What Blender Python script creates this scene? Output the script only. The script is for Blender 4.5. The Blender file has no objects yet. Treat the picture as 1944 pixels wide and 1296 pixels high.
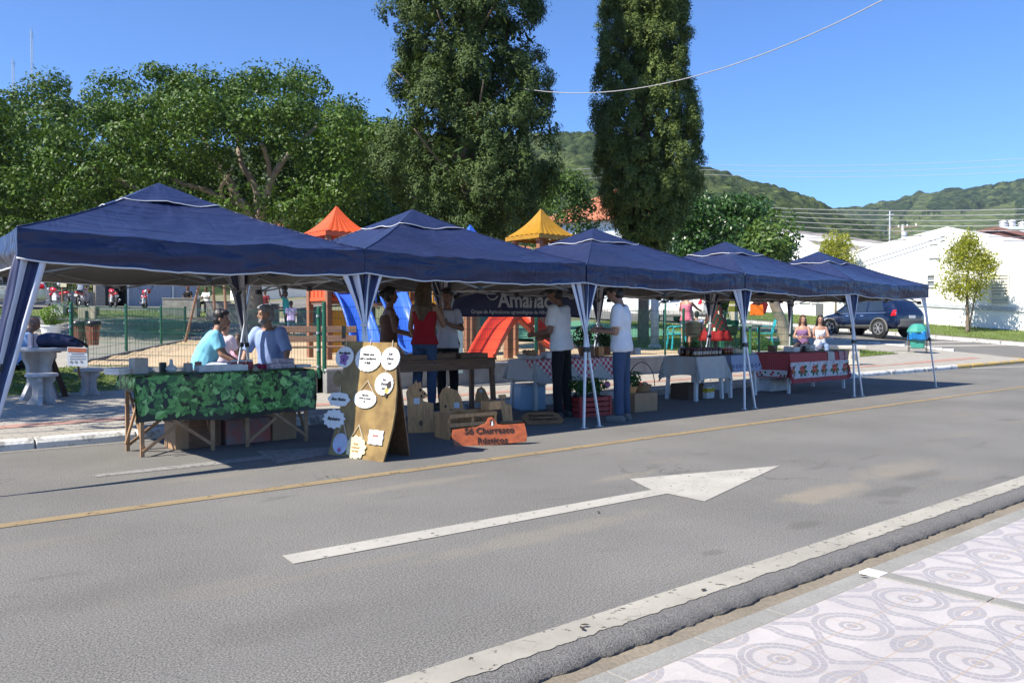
import bpy, bmesh, math, random
import numpy as np
from mathutils import Vector, Matrix, Euler, noise as mnoise
R = math.radians
PI = math.pi
random.seed(7)
rng = np.random.default_rng(11)
SC = bpy.context.scene
COL = SC.collection

# ------------------------------------------------------------------ camera, sky, sun, exposure
CAM_H = 1.3
FPX = 1569.0                      # focal length in photo pixels (photo is 1944 wide)
YAW = R(50.06)                    # street (world +X) lies 50 degrees right of the view axis
PITCH = math.atan(37 / FPX)
cam_d = bpy.data.cameras.new('camera'); cam = bpy.data.objects.new('camera', cam_d); COL.objects.link(cam)
cam.location = (0, 0, CAM_H)
cam.rotation_euler = (PI / 2 - PITCH, 0, YAW - PI / 2)
cam_d.sensor_width = 36; cam_d.lens = 36 * FPX / 1944
cam_d.clip_start = 0.05; cam_d.clip_end = 6000
SC.camera = cam
SUN_EL, SUN_AZ = R(47), R(180 - 6)      # direction towards the sun, azimuth from +X
w = bpy.data.worlds.new('World'); SC.world = w; w.use_nodes = True
nt = w.node_tree
sky = nt.nodes.new('ShaderNodeTexSky'); sky.sky_type = 'NISHITA'; sky.sun_disc = False
sky.sun_elevation = SUN_EL; sky.sun_rotation = PI / 2 - SUN_AZ
sky.altitude = 600; sky.air_density = 0.9; sky.dust_density = 0.0; sky.ozone_density = 2.5
tint = nt.nodes.new('ShaderNodeMix'); tint.data_type = 'RGBA'; tint.blend_type = 'MULTIPLY'; tint.inputs[0].default_value = 1
tint.inputs[7].default_value = (.78, 1.12, 1.58, 1); nt.links.new(sky.outputs[0], tint.inputs[6]); nt.links.new(tint.outputs[2], nt.nodes['Background'].inputs[0])
nt.nodes['Background'].inputs[1].default_value = 0.075
sl = bpy.data.lights.new('sun', 'SUN'); sun = bpy.data.objects.new('sun', sl); COL.objects.link(sun)
sl.energy = 5.0; sl.angle = R(0.5); sl.color = (1.0, 0.935, 0.82)
sd = Vector((math.cos(SUN_AZ) * math.cos(SUN_EL), math.sin(SUN_AZ) * math.cos(SUN_EL), math.sin(SUN_EL)))
sun.rotation_euler = sd.to_track_quat('Z', 'Y').to_euler()
SC.view_settings.view_transform = 'Standard'; SC.view_settings.look = 'None'
SC.view_settings.exposure = 0.95; SC.view_settings.gamma = 1

# ------------------------------------------------------------------ measuring helpers (photo pixel -> place in the world)
_f = Vector((math.cos(YAW) * math.cos(PITCH), math.sin(YAW) * math.cos(PITCH), -math.sin(PITCH)))
_r = Vector((math.sin(YAW), -math.cos(YAW), 0)); _u = _r.cross(_f)
C0 = Vector((0, 0, CAM_H))
def ray(u, v): return _f + _r * ((u - 972) / FPX) - _u * ((v - 648) / FPX)
def RG(u, v, z=0.0): d = ray(u, v); return C0 + d * ((z - CAM_H) / d.z)
def RY(u, v, Y): d = ray(u, v); return C0 + d * (Y / d.y)
def RX(u, v, X): d = ray(u, v); return C0 + d * (X / d.x)
def RD(u, v, D): return C0 + ray(u, v) * D
def RP(u, v, p0, n): d = ray(u, v); return C0 + d * ((p0 - C0).dot(n) / d.dot(n))
def interp(x, xs, ys): return float(np.interp(x, xs, ys))
def zt(x, y):                     # terrain height
    a = interp(y, [9.8, 14.8, 16.4, 21, 28, 36, 48, 80, 400], [0, .14, .5, .57, .66, 1.2, 2.07, 3.2, 6])
    b = interp(y, [9.5, 60, 400], [0, 3.6, 8])
    t = min(1, max(0, (x - 18) / 10)); t = t * t * (3 - 2 * t)
    return a * (1 - t) + b * t
def zp(x, y):                     # playground level
    return max(zt(x, y), .46)
# ------------------------------------------------------------------ object helpers
def setp(o, label=None, cat=None, group=None, kind=None):
    if label: o['label'] = label
    if cat: o['category'] = cat
    if group: o['group'] = group
    if kind: o['kind'] = kind
    return o
def thing(name, label, cat, loc=(0, 0, 0), rz=0, group=None):
    o = bpy.data.objects.new(name, None); COL.objects.link(o)
    o.empty_display_size = .1
    o.location = loc; o.rotation_euler = (0, 0, rz)
    return setp(o, label, cat, group)
def kids(o): return [c for c in bpy.data.objects if c.parent == o]
def dup(root, loc=None, rz=None, label=None, sc=None):
    r = root.copy(); COL.objects.link(r)
    if loc is not None: r.location = loc
    if rz is not None: r.rotation_euler = (0, 0, rz)
    if sc is not None: r.scale = (sc, sc, sc)
    if label: r['label'] = label
    for ch in kids(root):
        c = ch.copy(); COL.objects.link(c); c.parent = r
        for g in kids(ch):
            d = g.copy(); COL.objects.link(d); d.parent = c
    return r
def link_mesh(name, me, parent=None, mats=None, smooth=False):
    if mats is not None:
        for m in (mats if isinstance(mats, (list, tuple)) else [mats]): me.materials.append(m)
    if smooth and len(me.polygons): me.polygons.foreach_set('use_smooth', [True] * len(me.polygons))
    o = bpy.data.objects.new(name, me); COL.objects.link(o)
    if parent: o.parent = parent
    return o
def frame(d, up=Vector((0, 0, 1))):
    d = Vector(d).normalized()
    if abs(d.dot(up)) > .98: up = Vector((1, 0, 0))
    x = up.cross(d).normalized(); y = d.cross(x)
    return x, y, d
class MB:
    def __init__(s): s.v = []; s.f = []; s.m = []; s.uv = {}
    def add(s, vs, fs, mi=0):
        n = len(s.v); s.v += [tuple(p) for p in vs]
        for f in fs: s.f.append(tuple(i + n for i in f)); s.m.append(mi)
        return s
    def box(s, c, sz, rot=None, mi=0, taper=1.0):
        hx, hy, hz = sz[0] / 2, sz[1] / 2, sz[2] / 2; t = taper
        ps = [(-hx, -hy, -hz), (hx, -hy, -hz), (hx, hy, -hz), (-hx, hy, -hz), (-hx * t, -hy * t, hz), (hx * t, -hy * t, hz), (hx * t, hy * t, hz), (-hx * t, hy * t, hz)]
        M = Matrix.Identity(3)
        if rot is not None: M = rot if isinstance(rot, Matrix) else (Euler(rot).to_matrix() if hasattr(rot, '__len__') else Matrix.Rotation(rot, 3, 'Z'))
        c = Vector(c)
        return s.add([c + M @ Vector(p) for p in ps], [(0, 3, 2, 1), (4, 5, 6, 7), (0, 1, 5, 4), (1, 2, 6, 5), (2, 3, 7, 6), (3, 0, 4, 7)], mi)
    def bar(s, a, b, w, h=None, mi=0, up=Vector((0, 0, 1))):
        a, b = Vector(a), Vector(b); h = h or w
        x, y, d = frame(b - a, up)
        q = [(-w / 2, -h / 2), (w / 2, -h / 2), (w / 2, h / 2), (-w / 2, h / 2)]
        return s.add([a + x * i + y * j for i, j in q] + [b + x * i + y * j for i, j in q], [(0, 3, 2, 1), (4, 5, 6, 7), (0, 1, 5, 4), (1, 2, 6, 5), (2, 3, 7, 6), (3, 0, 4, 7)], mi)
    def tube(s, pts, r, n=8, mi=0, cap=True, sx=1.0):
        pts = [Vector(p) for p in pts]; k = len(pts)
        rs = r if hasattr(r, '__len__') else [r] * k
        vs = []; X = None
        for i, p in enumerate(pts):
            d = pts[min(i + 1, k - 1)] - pts[max(i - 1, 0)]
            d = d.normalized() if d.length > 1e-9 else Vector((0, 0, 1))
            if X is None: X, Y, _ = frame(d)
            else:
                X = (X - d * X.dot(d))
                X = X.normalized() if X.length > 1e-6 else frame(d)[0]
            Y = d.cross(X)
            for j in range(n):
                a = 2 * PI * j / n; vs.append(p + X * (math.cos(a) * rs[i] * sx) + Y * (math.sin(a) * rs[i]))
        fs = [(i * n + j, i * n + (j + 1) % n, (i + 1) * n + (j + 1) % n, (i + 1) * n + j) for i in range(k - 1) for j in range(n)]
        if cap: fs += [tuple(range(n - 1, -1, -1)), tuple((k - 1) * n + j for j in range(n))]
        return s.add(vs, fs, mi)
    def lathe(s, prof, c=(0, 0, 0), n=16, mi=0, M=None, cap=True):
        c = Vector(c); vs = []
        for r, z in prof:
            for j in range(n):
                a = 2 * PI * j / n; p = Vector((r * math.cos(a), r * math.sin(a), z))
                vs.append(c + (M @ p if M else p))
        k = len(prof)
        fs = [(i * n + j, i * n + (j + 1) % n, (i + 1) * n + (j + 1) % n, (i + 1) * n + j) for i in range(k - 1) for j in range(n)]
        if cap: fs += [tuple(range(n - 1, -1, -1)), tuple((k - 1) * n + j for j in range(n))]
        return s.add(vs, fs, mi)
    def ell(s, c, r, n=12, m=8, mi=0, M=None):
        c = Vector(c); vs = [Vector((0, 0, -1))]
        for i in range(1, m):
            t = PI * i / m
            for j in range(n): a = 2 * PI * j / n; vs.append(Vector((math.sin(t) * math.cos(a), math.sin(t) * math.sin(a), -math.cos(t))))
        vs.append(Vector((0, 0, 1)))
        r = r if hasattr(r, '__len__') else (r, r, r)
        vs = [Vector((p.x * r[0], p.y * r[1], p.z * r[2])) for p in vs]
        vs = [c + (M @ p if M else p) for p in vs]
        L = len(vs) - 1
        fs = [(0, 1 + (j + 1) % n, 1 + j) for j in range(n)]
        for i in range(m - 2):
            for j in range(n): a = 1 + i * n + j; b = 1 + i * n + (j + 1) % n; fs.append((a, b, b + n, a + n))
        fs += [(L, 1 + (m - 2) * n + j, 1 + (m - 2) * n + (j + 1) % n) for j in range(n)]
        return s.add(vs, fs, mi)
    def prism(s, poly, o, ux, uy, th, mi=0, side=None):
        # flat outline poly (2d) in plane o + x*ux + y*uy, thickness th along -normal
        o, ux, uy = Vector(o), Vector(ux), Vector(uy); nrm = ux.cross(uy).normalized()
        n = len(poly); fr = [o + ux * x + uy * y for x, y in poly]; bk = [p - nrm * th for p in fr]
        s.add(fr + bk, [tuple(range(n)), tuple(range(2 * n - 1, n - 1, -1))], mi)
        k = len(s.v) - 2 * n
        for i in range(n):
            j = (i + 1) % n; s.f.append((k + i, k + n + i, k + n + j, k + j)); s.m.append(side if side is not None else mi)
        return s
    def grid(s, fn, nu, nv, mi=0, uvfn=None, flip=False):
        n0 = len(s.v)
        vs = [fn(i / nu, j / nv) for j in range(nv + 1) for i in range(nu + 1)]
        fs = []
        for j in range(nv):
            for i in range(nu):
                a = j * (nu + 1) + i; q = (a, a + 1, a + nu + 2, a + nu + 1)
                fs.append(q[::-1] if flip else q)
        if uvfn:
            for j in range(nv + 1):
                for i in range(nu + 1): s.uv[n0 + j * (nu + 1) + i] = uvfn(i / nu, j / nv)
        if callable(mi):
            n = len(s.v); s.v += [tuple(p) for p in vs]
            for k, f in enumerate(fs): s.f.append(tuple(i + n for i in f)); s.m.append(mi(k % nu, k // nu))
            return s
        return s.add(vs, fs, mi)
    def mesh(s, name):
        me = bpy.data.meshes.new(name); me.from_pydata(s.v, [], s.f); me.polygons.foreach_set('material_index', s.m)
        if s.uv:
            ul = me.uv_layers.new(name='UVMap')
            for l in me.loops: ul.data[l.index].uv = s.uv.get(l.vertex_index, (0, 0))
        me.update(); return me
    def build(s, name, mats, parent=None, smooth=False, bevel=0, sub=0, solid=0):
        o = link_mesh(name, s.mesh(name), parent, mats, smooth)
        if solid: m = o.modifiers.new('solid', 'SOLIDIFY'); m.thickness = solid; m.offset = 0
        if bevel: m = o.modifiers.new('bevel', 'BEVEL'); m.width = bevel; m.segments = 2; m.limit_method = 'ANGLE'; m.angle_limit = R(40)
        if sub: m = o.modifiers.new('sub', 'SUBSURF'); m.levels = sub; m.render_levels = sub
        return o
def struct(o): o['kind'] = 'structure'; return o
def solo(o, label, cat, group=None): return setp(o, label, cat, group)
def recenter(o):                  # put a single-mesh thing's origin at its base
    vs = [v.co for v in o.data.vertices]
    c = Vector(((min(v.x for v in vs) + max(v.x for v in vs)) / 2, (min(v.y for v in vs) + max(v.y for v in vs)) / 2, min(v.z for v in vs)))
    o.data.transform(Matrix.Translation(-c)); o.location = o.location + c
    return o
TRASH = []
TMP = bpy.data.scenes.new('build_tmp')
def evaluated(o):
    TMP.collection.objects.link(o); TMP.view_layers[0].update(); dg = TMP.view_layers[0].depsgraph
    nm = bpy.data.meshes.new_from_object(o.evaluated_get(dg)); TMP.collection.objects.unlink(o); return nm
def remesh(mb, vox, smooth=3, wob=0, wsc=14):
    me = mb.mesh('tmp'); o = bpy.data.objects.new('tmp', me)
    m = o.modifiers.new('r', 'REMESH'); m.mode = 'VOXEL'; m.voxel_size = vox; m.use_smooth_shade = True
    if smooth: m2 = o.modifiers.new('s', 'SMOOTH'); m2.factor = .5; m2.iterations = smooth
    nm = evaluated(o)
    TRASH.append(o)
    if wob:
        n = len(nm.vertices); co = np.empty(n * 3, 'f'); no = np.empty(n * 3, 'f'); nm.vertices.foreach_get('co', co); nm.vertex_normals.foreach_get('vector', no); co = co.reshape(-1, 3); no = no.reshape(-1, 3)
        d = np.array([mnoise.noise(Vector((x * wsc, y * wsc, z * wsc * .55))) + .4 * mnoise.noise(Vector((x * wsc * 2.3, y * wsc * 2.3, z * wsc * 1.2))) for x, y, z in co.tolist()], 'f') * wob
        nm.vertices.foreach_set('co', (co + no * d[:, None]).reshape(-1))
    return nm
def text_mesh(txt, size, depth=.002, shear=0, bold=0, align='CENTER', spacing=1.0):
    cu = bpy.data.curves.new('lettering', 'FONT'); cu.body = txt; cu.size = size; cu.extrude = depth; cu.align_x = align; cu.align_y = 'CENTER'
    cu.shear = shear; cu.offset = bold; cu.resolution_u = 3; cu.space_character = spacing
    o = bpy.data.objects.new('tmp', cu)
    me = evaluated(o)
    TRASH.append(o)
    return me
def put_text(txt, size, o, ux, uy, m, parent, name='lettering', **k):
    # o in parent's local space; ux, uy unit axes of the writing plane
    me = text_mesh(txt, size, **k); ux, uy = Vector(ux).normalized(), Vector(uy).normalized(); n = ux.cross(uy)
    M = Matrix((ux, uy, n)).transposed().to_4x4(); M.translation = Vector(o) + n * .003
    me.transform(M); me.materials.clear()
    return link_mesh(name, me, parent, m)
# ------------------------------------------------------------------ materials
MATS = {}
class NT:
    def __init__(s, name):
        s.m = bpy.data.materials.new(name); s.m.use_nodes = True; s.t = s.m.node_tree; s.b = s.t.nodes['Principled BSDF']; s.out = s.t.nodes['Material Output']
    def n(s, typ, **k):
        nd = s.t.nodes.new(typ)
        for a, b in k.items(): setattr(nd, a, b)
        return nd
    def l(s, a, b): s.t.links.new(a, b)
    def val(s, sock, v):
        if hasattr(v, 'is_output'): s.l(v, sock)
        else: sock.default_value = v
    def math(s, op, a, b=0.0, c=0.0):
        nd = s.n('ShaderNodeMath', operation=op); s.val(nd.inputs[0], a); s.val(nd.inputs[1], b); s.val(nd.inputs[2], c); return nd.outputs[0]
    def mix(s, f, a, b, blend='MIX'):
        nd = s.n('ShaderNodeMix', data_type='RGBA', blend_type=blend); s.val(nd.inputs[0], f)
        s.val(nd.inputs[6], a if hasattr(a, 'is_output') else (*a, 1)); s.val(nd.inputs[7], b if hasattr(b, 'is_output') else (*b, 1)); return nd.outputs[2]
    def noise(s, co, scale, detail=4, rough=.55, dist=0):
        nd = s.n('ShaderNodeTexNoise'); nd.inputs['Scale'].default_value = scale; nd.inputs['Detail'].default_value = detail; nd.inputs['Roughness'].default_value = rough; nd.inputs['Distortion'].default_value = dist
        if co: s.l(co, nd.inputs['Vector'])
        return nd.outputs['Fac']
    def ramp(s, f, p0, p1, c0=(0, 0, 0), c1=(1, 1, 1)):
        nd = s.n('ShaderNodeValToRGB'); s.l(f, nd.inputs[0]); e = nd.color_ramp.elements
        e[0].position = p0; e[1].position = p1; e[0].color = (*c0, 1); e[1].color = (*c1, 1); return nd.outputs[0]
    def obj(s): return s.n('ShaderNodeTexCoord').outputs['Object']
    def uv(s): return s.n('ShaderNodeTexCoord').outputs['UV']
    def scaled(s, co, sc):
        nd = s.n('ShaderNodeMapping'); s.l(co, nd.inputs[0]); nd.inputs['Scale'].default_value = sc; return nd.outputs[0]
    def bump(s, h, strength=.3, dist=.01):
        nd = s.n('ShaderNodeBump'); nd.inputs['Strength'].default_value = strength; nd.inputs['Distance'].default_value = dist; s.l(h, nd.inputs['Height']); s.l(nd.outputs[0], s.b.inputs['Normal'])
    def base(s, c): s.val(s.b.inputs['Base Color'], c if hasattr(c, 'is_output') else (*c, 1)); return s
    def rough(s, r): s.val(s.b.inputs['Roughness'], r); return s
def M(name, col, rough=.6, metal=0, var=.18, sc=9, bump=0, bsc=60, spec=.5, streak=None, col2=None, coat=0, trans=0):
    if name in MATS: return MATS[name]
    t = NT(name); co = t.obj()
    if streak: co2 = t.scaled(co, streak)
    else: co2 = co
    f = t.noise(co2, sc, 5, .6)
    f = t.ramp(f, .3, .72)
    c2 = col2 or tuple(min(1, c * (1 + var)) for c in col)
    t.base(t.mix(f, tuple(c * (1 - var) for c in col), c2)); t.rough(rough)
    t.b.inputs['Metallic'].default_value = metal; t.b.inputs['Specular IOR Level'].default_value = spec
    if coat: t.b.inputs['Coat Weight'].default_value = coat
    if bump: t.bump(t.noise(co2, bsc, 3), bump, .004)
    if trans:
        tr = t.n('ShaderNodeBsdfTranslucent'); tr.inputs[0].default_value = (*col, 1)
        mx = t.n('ShaderNodeMixShader'); mx.inputs[0].default_value = trans
        t.l(t.b.outputs[0], mx.inputs[1]); t.l(tr.outputs[0], mx.inputs[2]); t.l(mx.outputs[0], t.out.inputs[0])
    MATS[name] = t.m; return t.m
def leafmat(name, c0, c1, rough=.5, spec=.4, tr=.25):
    t = NT(name)
    at = t.n('ShaderNodeAttribute'); at.attribute_name = 'tint'
    c = t.mix(at.outputs['Fac'], c0, c1); t.base(c); t.rough(rough); t.b.inputs['Specular IOR Level'].default_value = spec
    trn = t.n('ShaderNodeBsdfTranslucent'); t.l(t.mix(.5, c, (c1[0] * 1.3, c1[1] * 1.4, c1[2] * .6)), trn.inputs[0])
    mx = t.n('ShaderNodeMixShader'); mx.inputs[0].default_value = tr
    t.l(t.b.outputs[0], mx.inputs[1]); t.l(trn.outputs[0], mx.inputs[2]); t.l(mx.outputs[0], t.out.inputs[0])
    return t.m
WOOD = M('brown_wood', (.17, .085, .04), .55, var=.35, sc=5, streak=(1, 8, 8), bump=.15)
PALEWOOD = M('pale_wood', (.64, .315, .12), .6, var=.3, sc=5, streak=(8, 8, 1), bump=.1)
METAL = M('grey_metal', (.62, .63, .66), .38, .35, var=.08, sc=20)
DARK = M('dark_plastic', (.02, .02, .022), .5, var=.2)
WHITE = M('white_plastic', (.58, .58, .58), .4, var=.05)
WHITEPAINT = M('white_paint', (.75, .75, .73), .6, var=.06, sc=4)
CARD = M('cardboard', (.36, .22, .12), .8, var=.12)
GREENPOST = M('green_paint', (.012, .10, .055), .4, var=.2)
NAVY = M('navy_fabric', (.016, .024, .075), .45, var=.15, sc=6, bump=.05, bsc=500, spec=.28)
LINING = M('silver_lining', (.23, .22, .215), .5, var=.08, sc=6)
STRIPEW = M('white_stripe', (.62, .62, .68), .45, var=.06)
STRIPEN = M('navy_stripe', (.018, .024, .075), .45, var=.15)
TRIM = M('white_trim', (.62, .62, .64), .6, var=.03)
CONC = M('cast_concrete', (.48, .47, .46), .8, var=.2, sc=7, bump=.3, bsc=90)
CONCD = M('weathered_concrete', (.25, .245, .24), .85, var=.35, sc=3, bump=.3, bsc=50)
GLASS = M('dark_glass', (.015, .018, .022), .05, var=.1, spec=.8)
BARK = M('bark', (.16, .125, .09), .9, var=.4, sc=4, streak=(6, 6, 1.5), bump=.6, bsc=14)
FICBARK = M('pale_bark', (.27, .22, .165), .85, var=.35, sc=3, bump=.4, bsc=16)
INK = M('ink', (.03, .022, .02), .7, var=.2)
DKS, SDS = (.085, .08, .072), (.33, .275, .19)
STAINS = [(RG(u, v).x, RG(u, v).y, rx, ry, c, a) for u, v, rx, ry, c, a in [(1690, 934, .42, .16, DKS, .42), (1745, 902, .5, .13, DKS, .36), (1528, 996, .2, .09, DKS, .4), (1565, 936, .7, .22, SDS, .36), (1700, 890, .9, .25, SDS, .2), (800, 917, .9, .12, SDS, .2), (1355, 1048, .12, .06, DKS, .4), (400, 905, .5, .15, SDS, .16), (560, 1180, .5, .2, DKS, .22), (1050, 1010, 1.1, .16, SDS, .16), (250, 1120, .8, .25, DKS, .16), (1180, 905, .5, .1, SDS, .2)]]
def asphalt():
    t = NT('asphalt'); co = t.obj()
    big = t.ramp(t.noise(co, .55, 5, .6), .35, .7, (.152, .149, .142), (.200, .195, .185))
    sp = t.noise(co, 105, 3, .85)
    c = t.mix(t.ramp(sp, .40, .62), (.40, .40, .40), (1.52, 1.49, 1.42)); c = t.mix(1.0, big, c, 'MULTIPLY')
    peb = t.n('ShaderNodeTexVoronoi'); peb.inputs['Scale'].default_value = 95; t.l(co, peb.inputs['Vector'])
    c = t.mix(t.ramp(peb.outputs['Distance'], .14, .22, (.6, .6, .6), (0, 0, 0)), c, (.30, .285, .26))
    st = t.noise(t.scaled(co, (.5, 1.3, 1)), 1.9, 4, .55, .4)
    c = t.mix(t.ramp(st, .64, .74, (0, 0, 0), (.42, .42, .42)), c, (.062, .058, .054))
    sand = t.noise(t.scaled(co, (.35, 1.1, 1)), 1.3, 6, .65)
    c = t.mix(t.ramp(sand, .58, .78, (0, 0, 0), (.5, .5, .5)), c, (.25, .21, .15))
    tr = t.noise(t.scaled(co, (.06, 2.2, 1)), 1.4, 3, .5)
    c = t.mix(t.ramp(tr, .45, .7, (0, 0, 0), (.3, .3, .3)), c, (.15, .147, .141))
    cr = t.n('ShaderNodeTexVoronoi'); cr.feature = 'DISTANCE_TO_EDGE'; cr.inputs['Scale'].default_value = .55
    nd = t.n('ShaderNodeTexNoise'); nd.inputs['Scale'].default_value = 2.5; t.l(co, nd.inputs['Vector'])
    ad = t.n('ShaderNodeVectorMath', operation='MULTIPLY_ADD'); t.l(nd.outputs['Color'], ad.inputs[0]); ad.inputs[1].default_value = (.9, .9, 0); t.l(co, ad.inputs[2]); t.l(ad.outputs[0], cr.inputs['Vector'])
    msk = t.math('MULTIPLY', t.ramp(cr.outputs['Distance'], .003, .006, (1, 1, 1), (0, 0, 0)), t.ramp(t.noise(co, .35, 2), .5, .6, (0, 0, 0), (.35, .35, .35)))
    c = t.mix(msk, c, (.05, .05, .05))
    wob = t.noise(co, 5, 4, .6)
    for (sx, sy, rx, ry, cc, amt) in STAINS:      # oil and sand stains lying on the carriageway
        mp = t.n('ShaderNodeMapping'); mp.vector_type = 'TEXTURE'; t.l(co, mp.inputs[0]); mp.inputs['Location'].default_value = (sx, sy, 0); mp.inputs['Scale'].default_value = (rx, ry, 1); ln = t.n('ShaderNodeVectorMath', operation='LENGTH'); t.l(mp.outputs[0], ln.inputs[0])
        f = t.ramp(t.math('ADD', ln.outputs['Value'], t.math('MULTIPLY', t.math('SUBTRACT', wob, .5), 1.3)), .45, .95, (amt, amt, amt), (0, 0, 0)); c = t.mix(f, c, cc)
    t.base(c); t.rough(.9); t.b.inputs['Specular IOR Level'].default_value = .2
    t.bump(t.math('ADD', sp, t.noise(co, 260, 1)), .35, .004)
    return t.m
ASPHALT = asphalt()
def roughasphalt():
    t = NT('raw_asphalt_edge'); co = t.obj(); n = t.noise(co, 120, 3, .7)
    t.base(t.mix(t.ramp(n, .35, .68), (.085, .08, .073), (.26, .248, .228))); t.rough(.95); t.bump(n, .9, .012); return t.m
RAWASPH = roughasphalt()
def paint(name, col, thr=.62, sc=14, dirt=.25):
    t = NT(name); co = t.obj()
    n = t.noise(co, sc, 6, .68); n2 = t.noise(co, 70, 3, .6)
    c = t.mix(t.ramp(t.noise(co, 2.2, 5, .6), .35, .75), col, tuple(x * (1 - dirt) for x in col)); c = t.mix(t.ramp(n2, .55, .8, (0, 0, 0), (.5, .5, .5)), c, (.2, .19, .18)); t.base(c); t.rough(.8)
    tr = t.n('ShaderNodeBsdfTransparent'); mx = t.n('ShaderNodeMixShader')
    cr = t.n('ShaderNodeTexVoronoi'); cr.feature = 'DISTANCE_TO_EDGE'; cr.inputs['Scale'].default_value = 13; t.l(co, cr.inputs['Vector'])
    mk = t.math('MAXIMUM', t.ramp(n, thr, thr + .05), t.math('MULTIPLY', t.ramp(cr.outputs['Distance'], .006, .014, (1, 1, 1), (0, 0, 0)), t.ramp(t.noise(co, 2.6, 3), .52, .7, (0, 0, 0), (.5, .5, .5))))
    t.l(mk, mx.inputs[0]); t.l(t.b.outputs[0], mx.inputs[1]); t.l(tr.outputs[0], mx.inputs[2]); t.l(mx.outputs[0], t.out.inputs[0]); return t.m
WLINE = paint('white_road_paint', (.36, .335, .28), .60, 14, .3)
ALINE = paint('arrow_road_paint', (.41, .385, .335), .61, 18)
YLINE = paint('yellow_road_paint', (.27, .20, .105), .58, 9)
FLINE = paint('faded_road_paint', (.27, .262, .25), .56, 16)
def pavers():
    t = NT('concrete_pavers'); co = t.obj()
    b = t.n('ShaderNodeTexBrick'); t.l(co, b.inputs['Vector']); b.inputs['Scale'].default_value = 1; b.inputs['Brick Width'].default_value = .22; b.inputs['Row Height'].default_value = .11
    b.inputs['Mortar Size'].default_value = .006; b.inputs['Color1'].default_value = (.33, .305, .26, 1); b.inputs['Color2'].default_value = (.40, .37, .315, 1); b.inputs['Mortar'].default_value = (.13, .115, .095, 1)
    c = t.mix(t.ramp(t.noise(co, 1.4, 4), .35, .7), b.outputs['Color'], (.27, .25, .215)); c = t.mix(.55, b.outputs['Color'], c)
    sp = t.noise(co, 60, 3); c = t.mix(1, c, t.ramp(sp, .3, .7, (.8, .8, .8), (1.15, 1.15, 1.15)), 'MULTIPLY')
    t.base(c); t.rough(.9); t.bump(b.outputs['Fac'], -.5, .01); return t.m
PAVERS = pavers()
def redpavers():
    t = NT('red_pavers'); co = t.obj()
    b = t.n('ShaderNodeTexBrick'); t.l(co, b.inputs['Vector']); b.inputs['Scale'].default_value = 1; b.inputs['Brick Width'].default_value = .4; b.inputs['Row Height'].default_value = .4
    b.inputs['Mortar Size'].default_value = .006; b.inputs['Color1'].default_value = (.33, .175, .135, 1); b.inputs['Color2'].default_value = (.37, .205, .16, 1); b.inputs['Mortar'].default_value = (.16, .11, .09, 1)
    c = t.mix(t.ramp(t.noise(co, 9, 4), .4, .75, (0, 0, 0), (.6, .6, .6)), b.outputs['Color'], (.36, .25, .2)); t.base(c); t.rough(.9); return t.m
REDPAV = redpavers()
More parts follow.
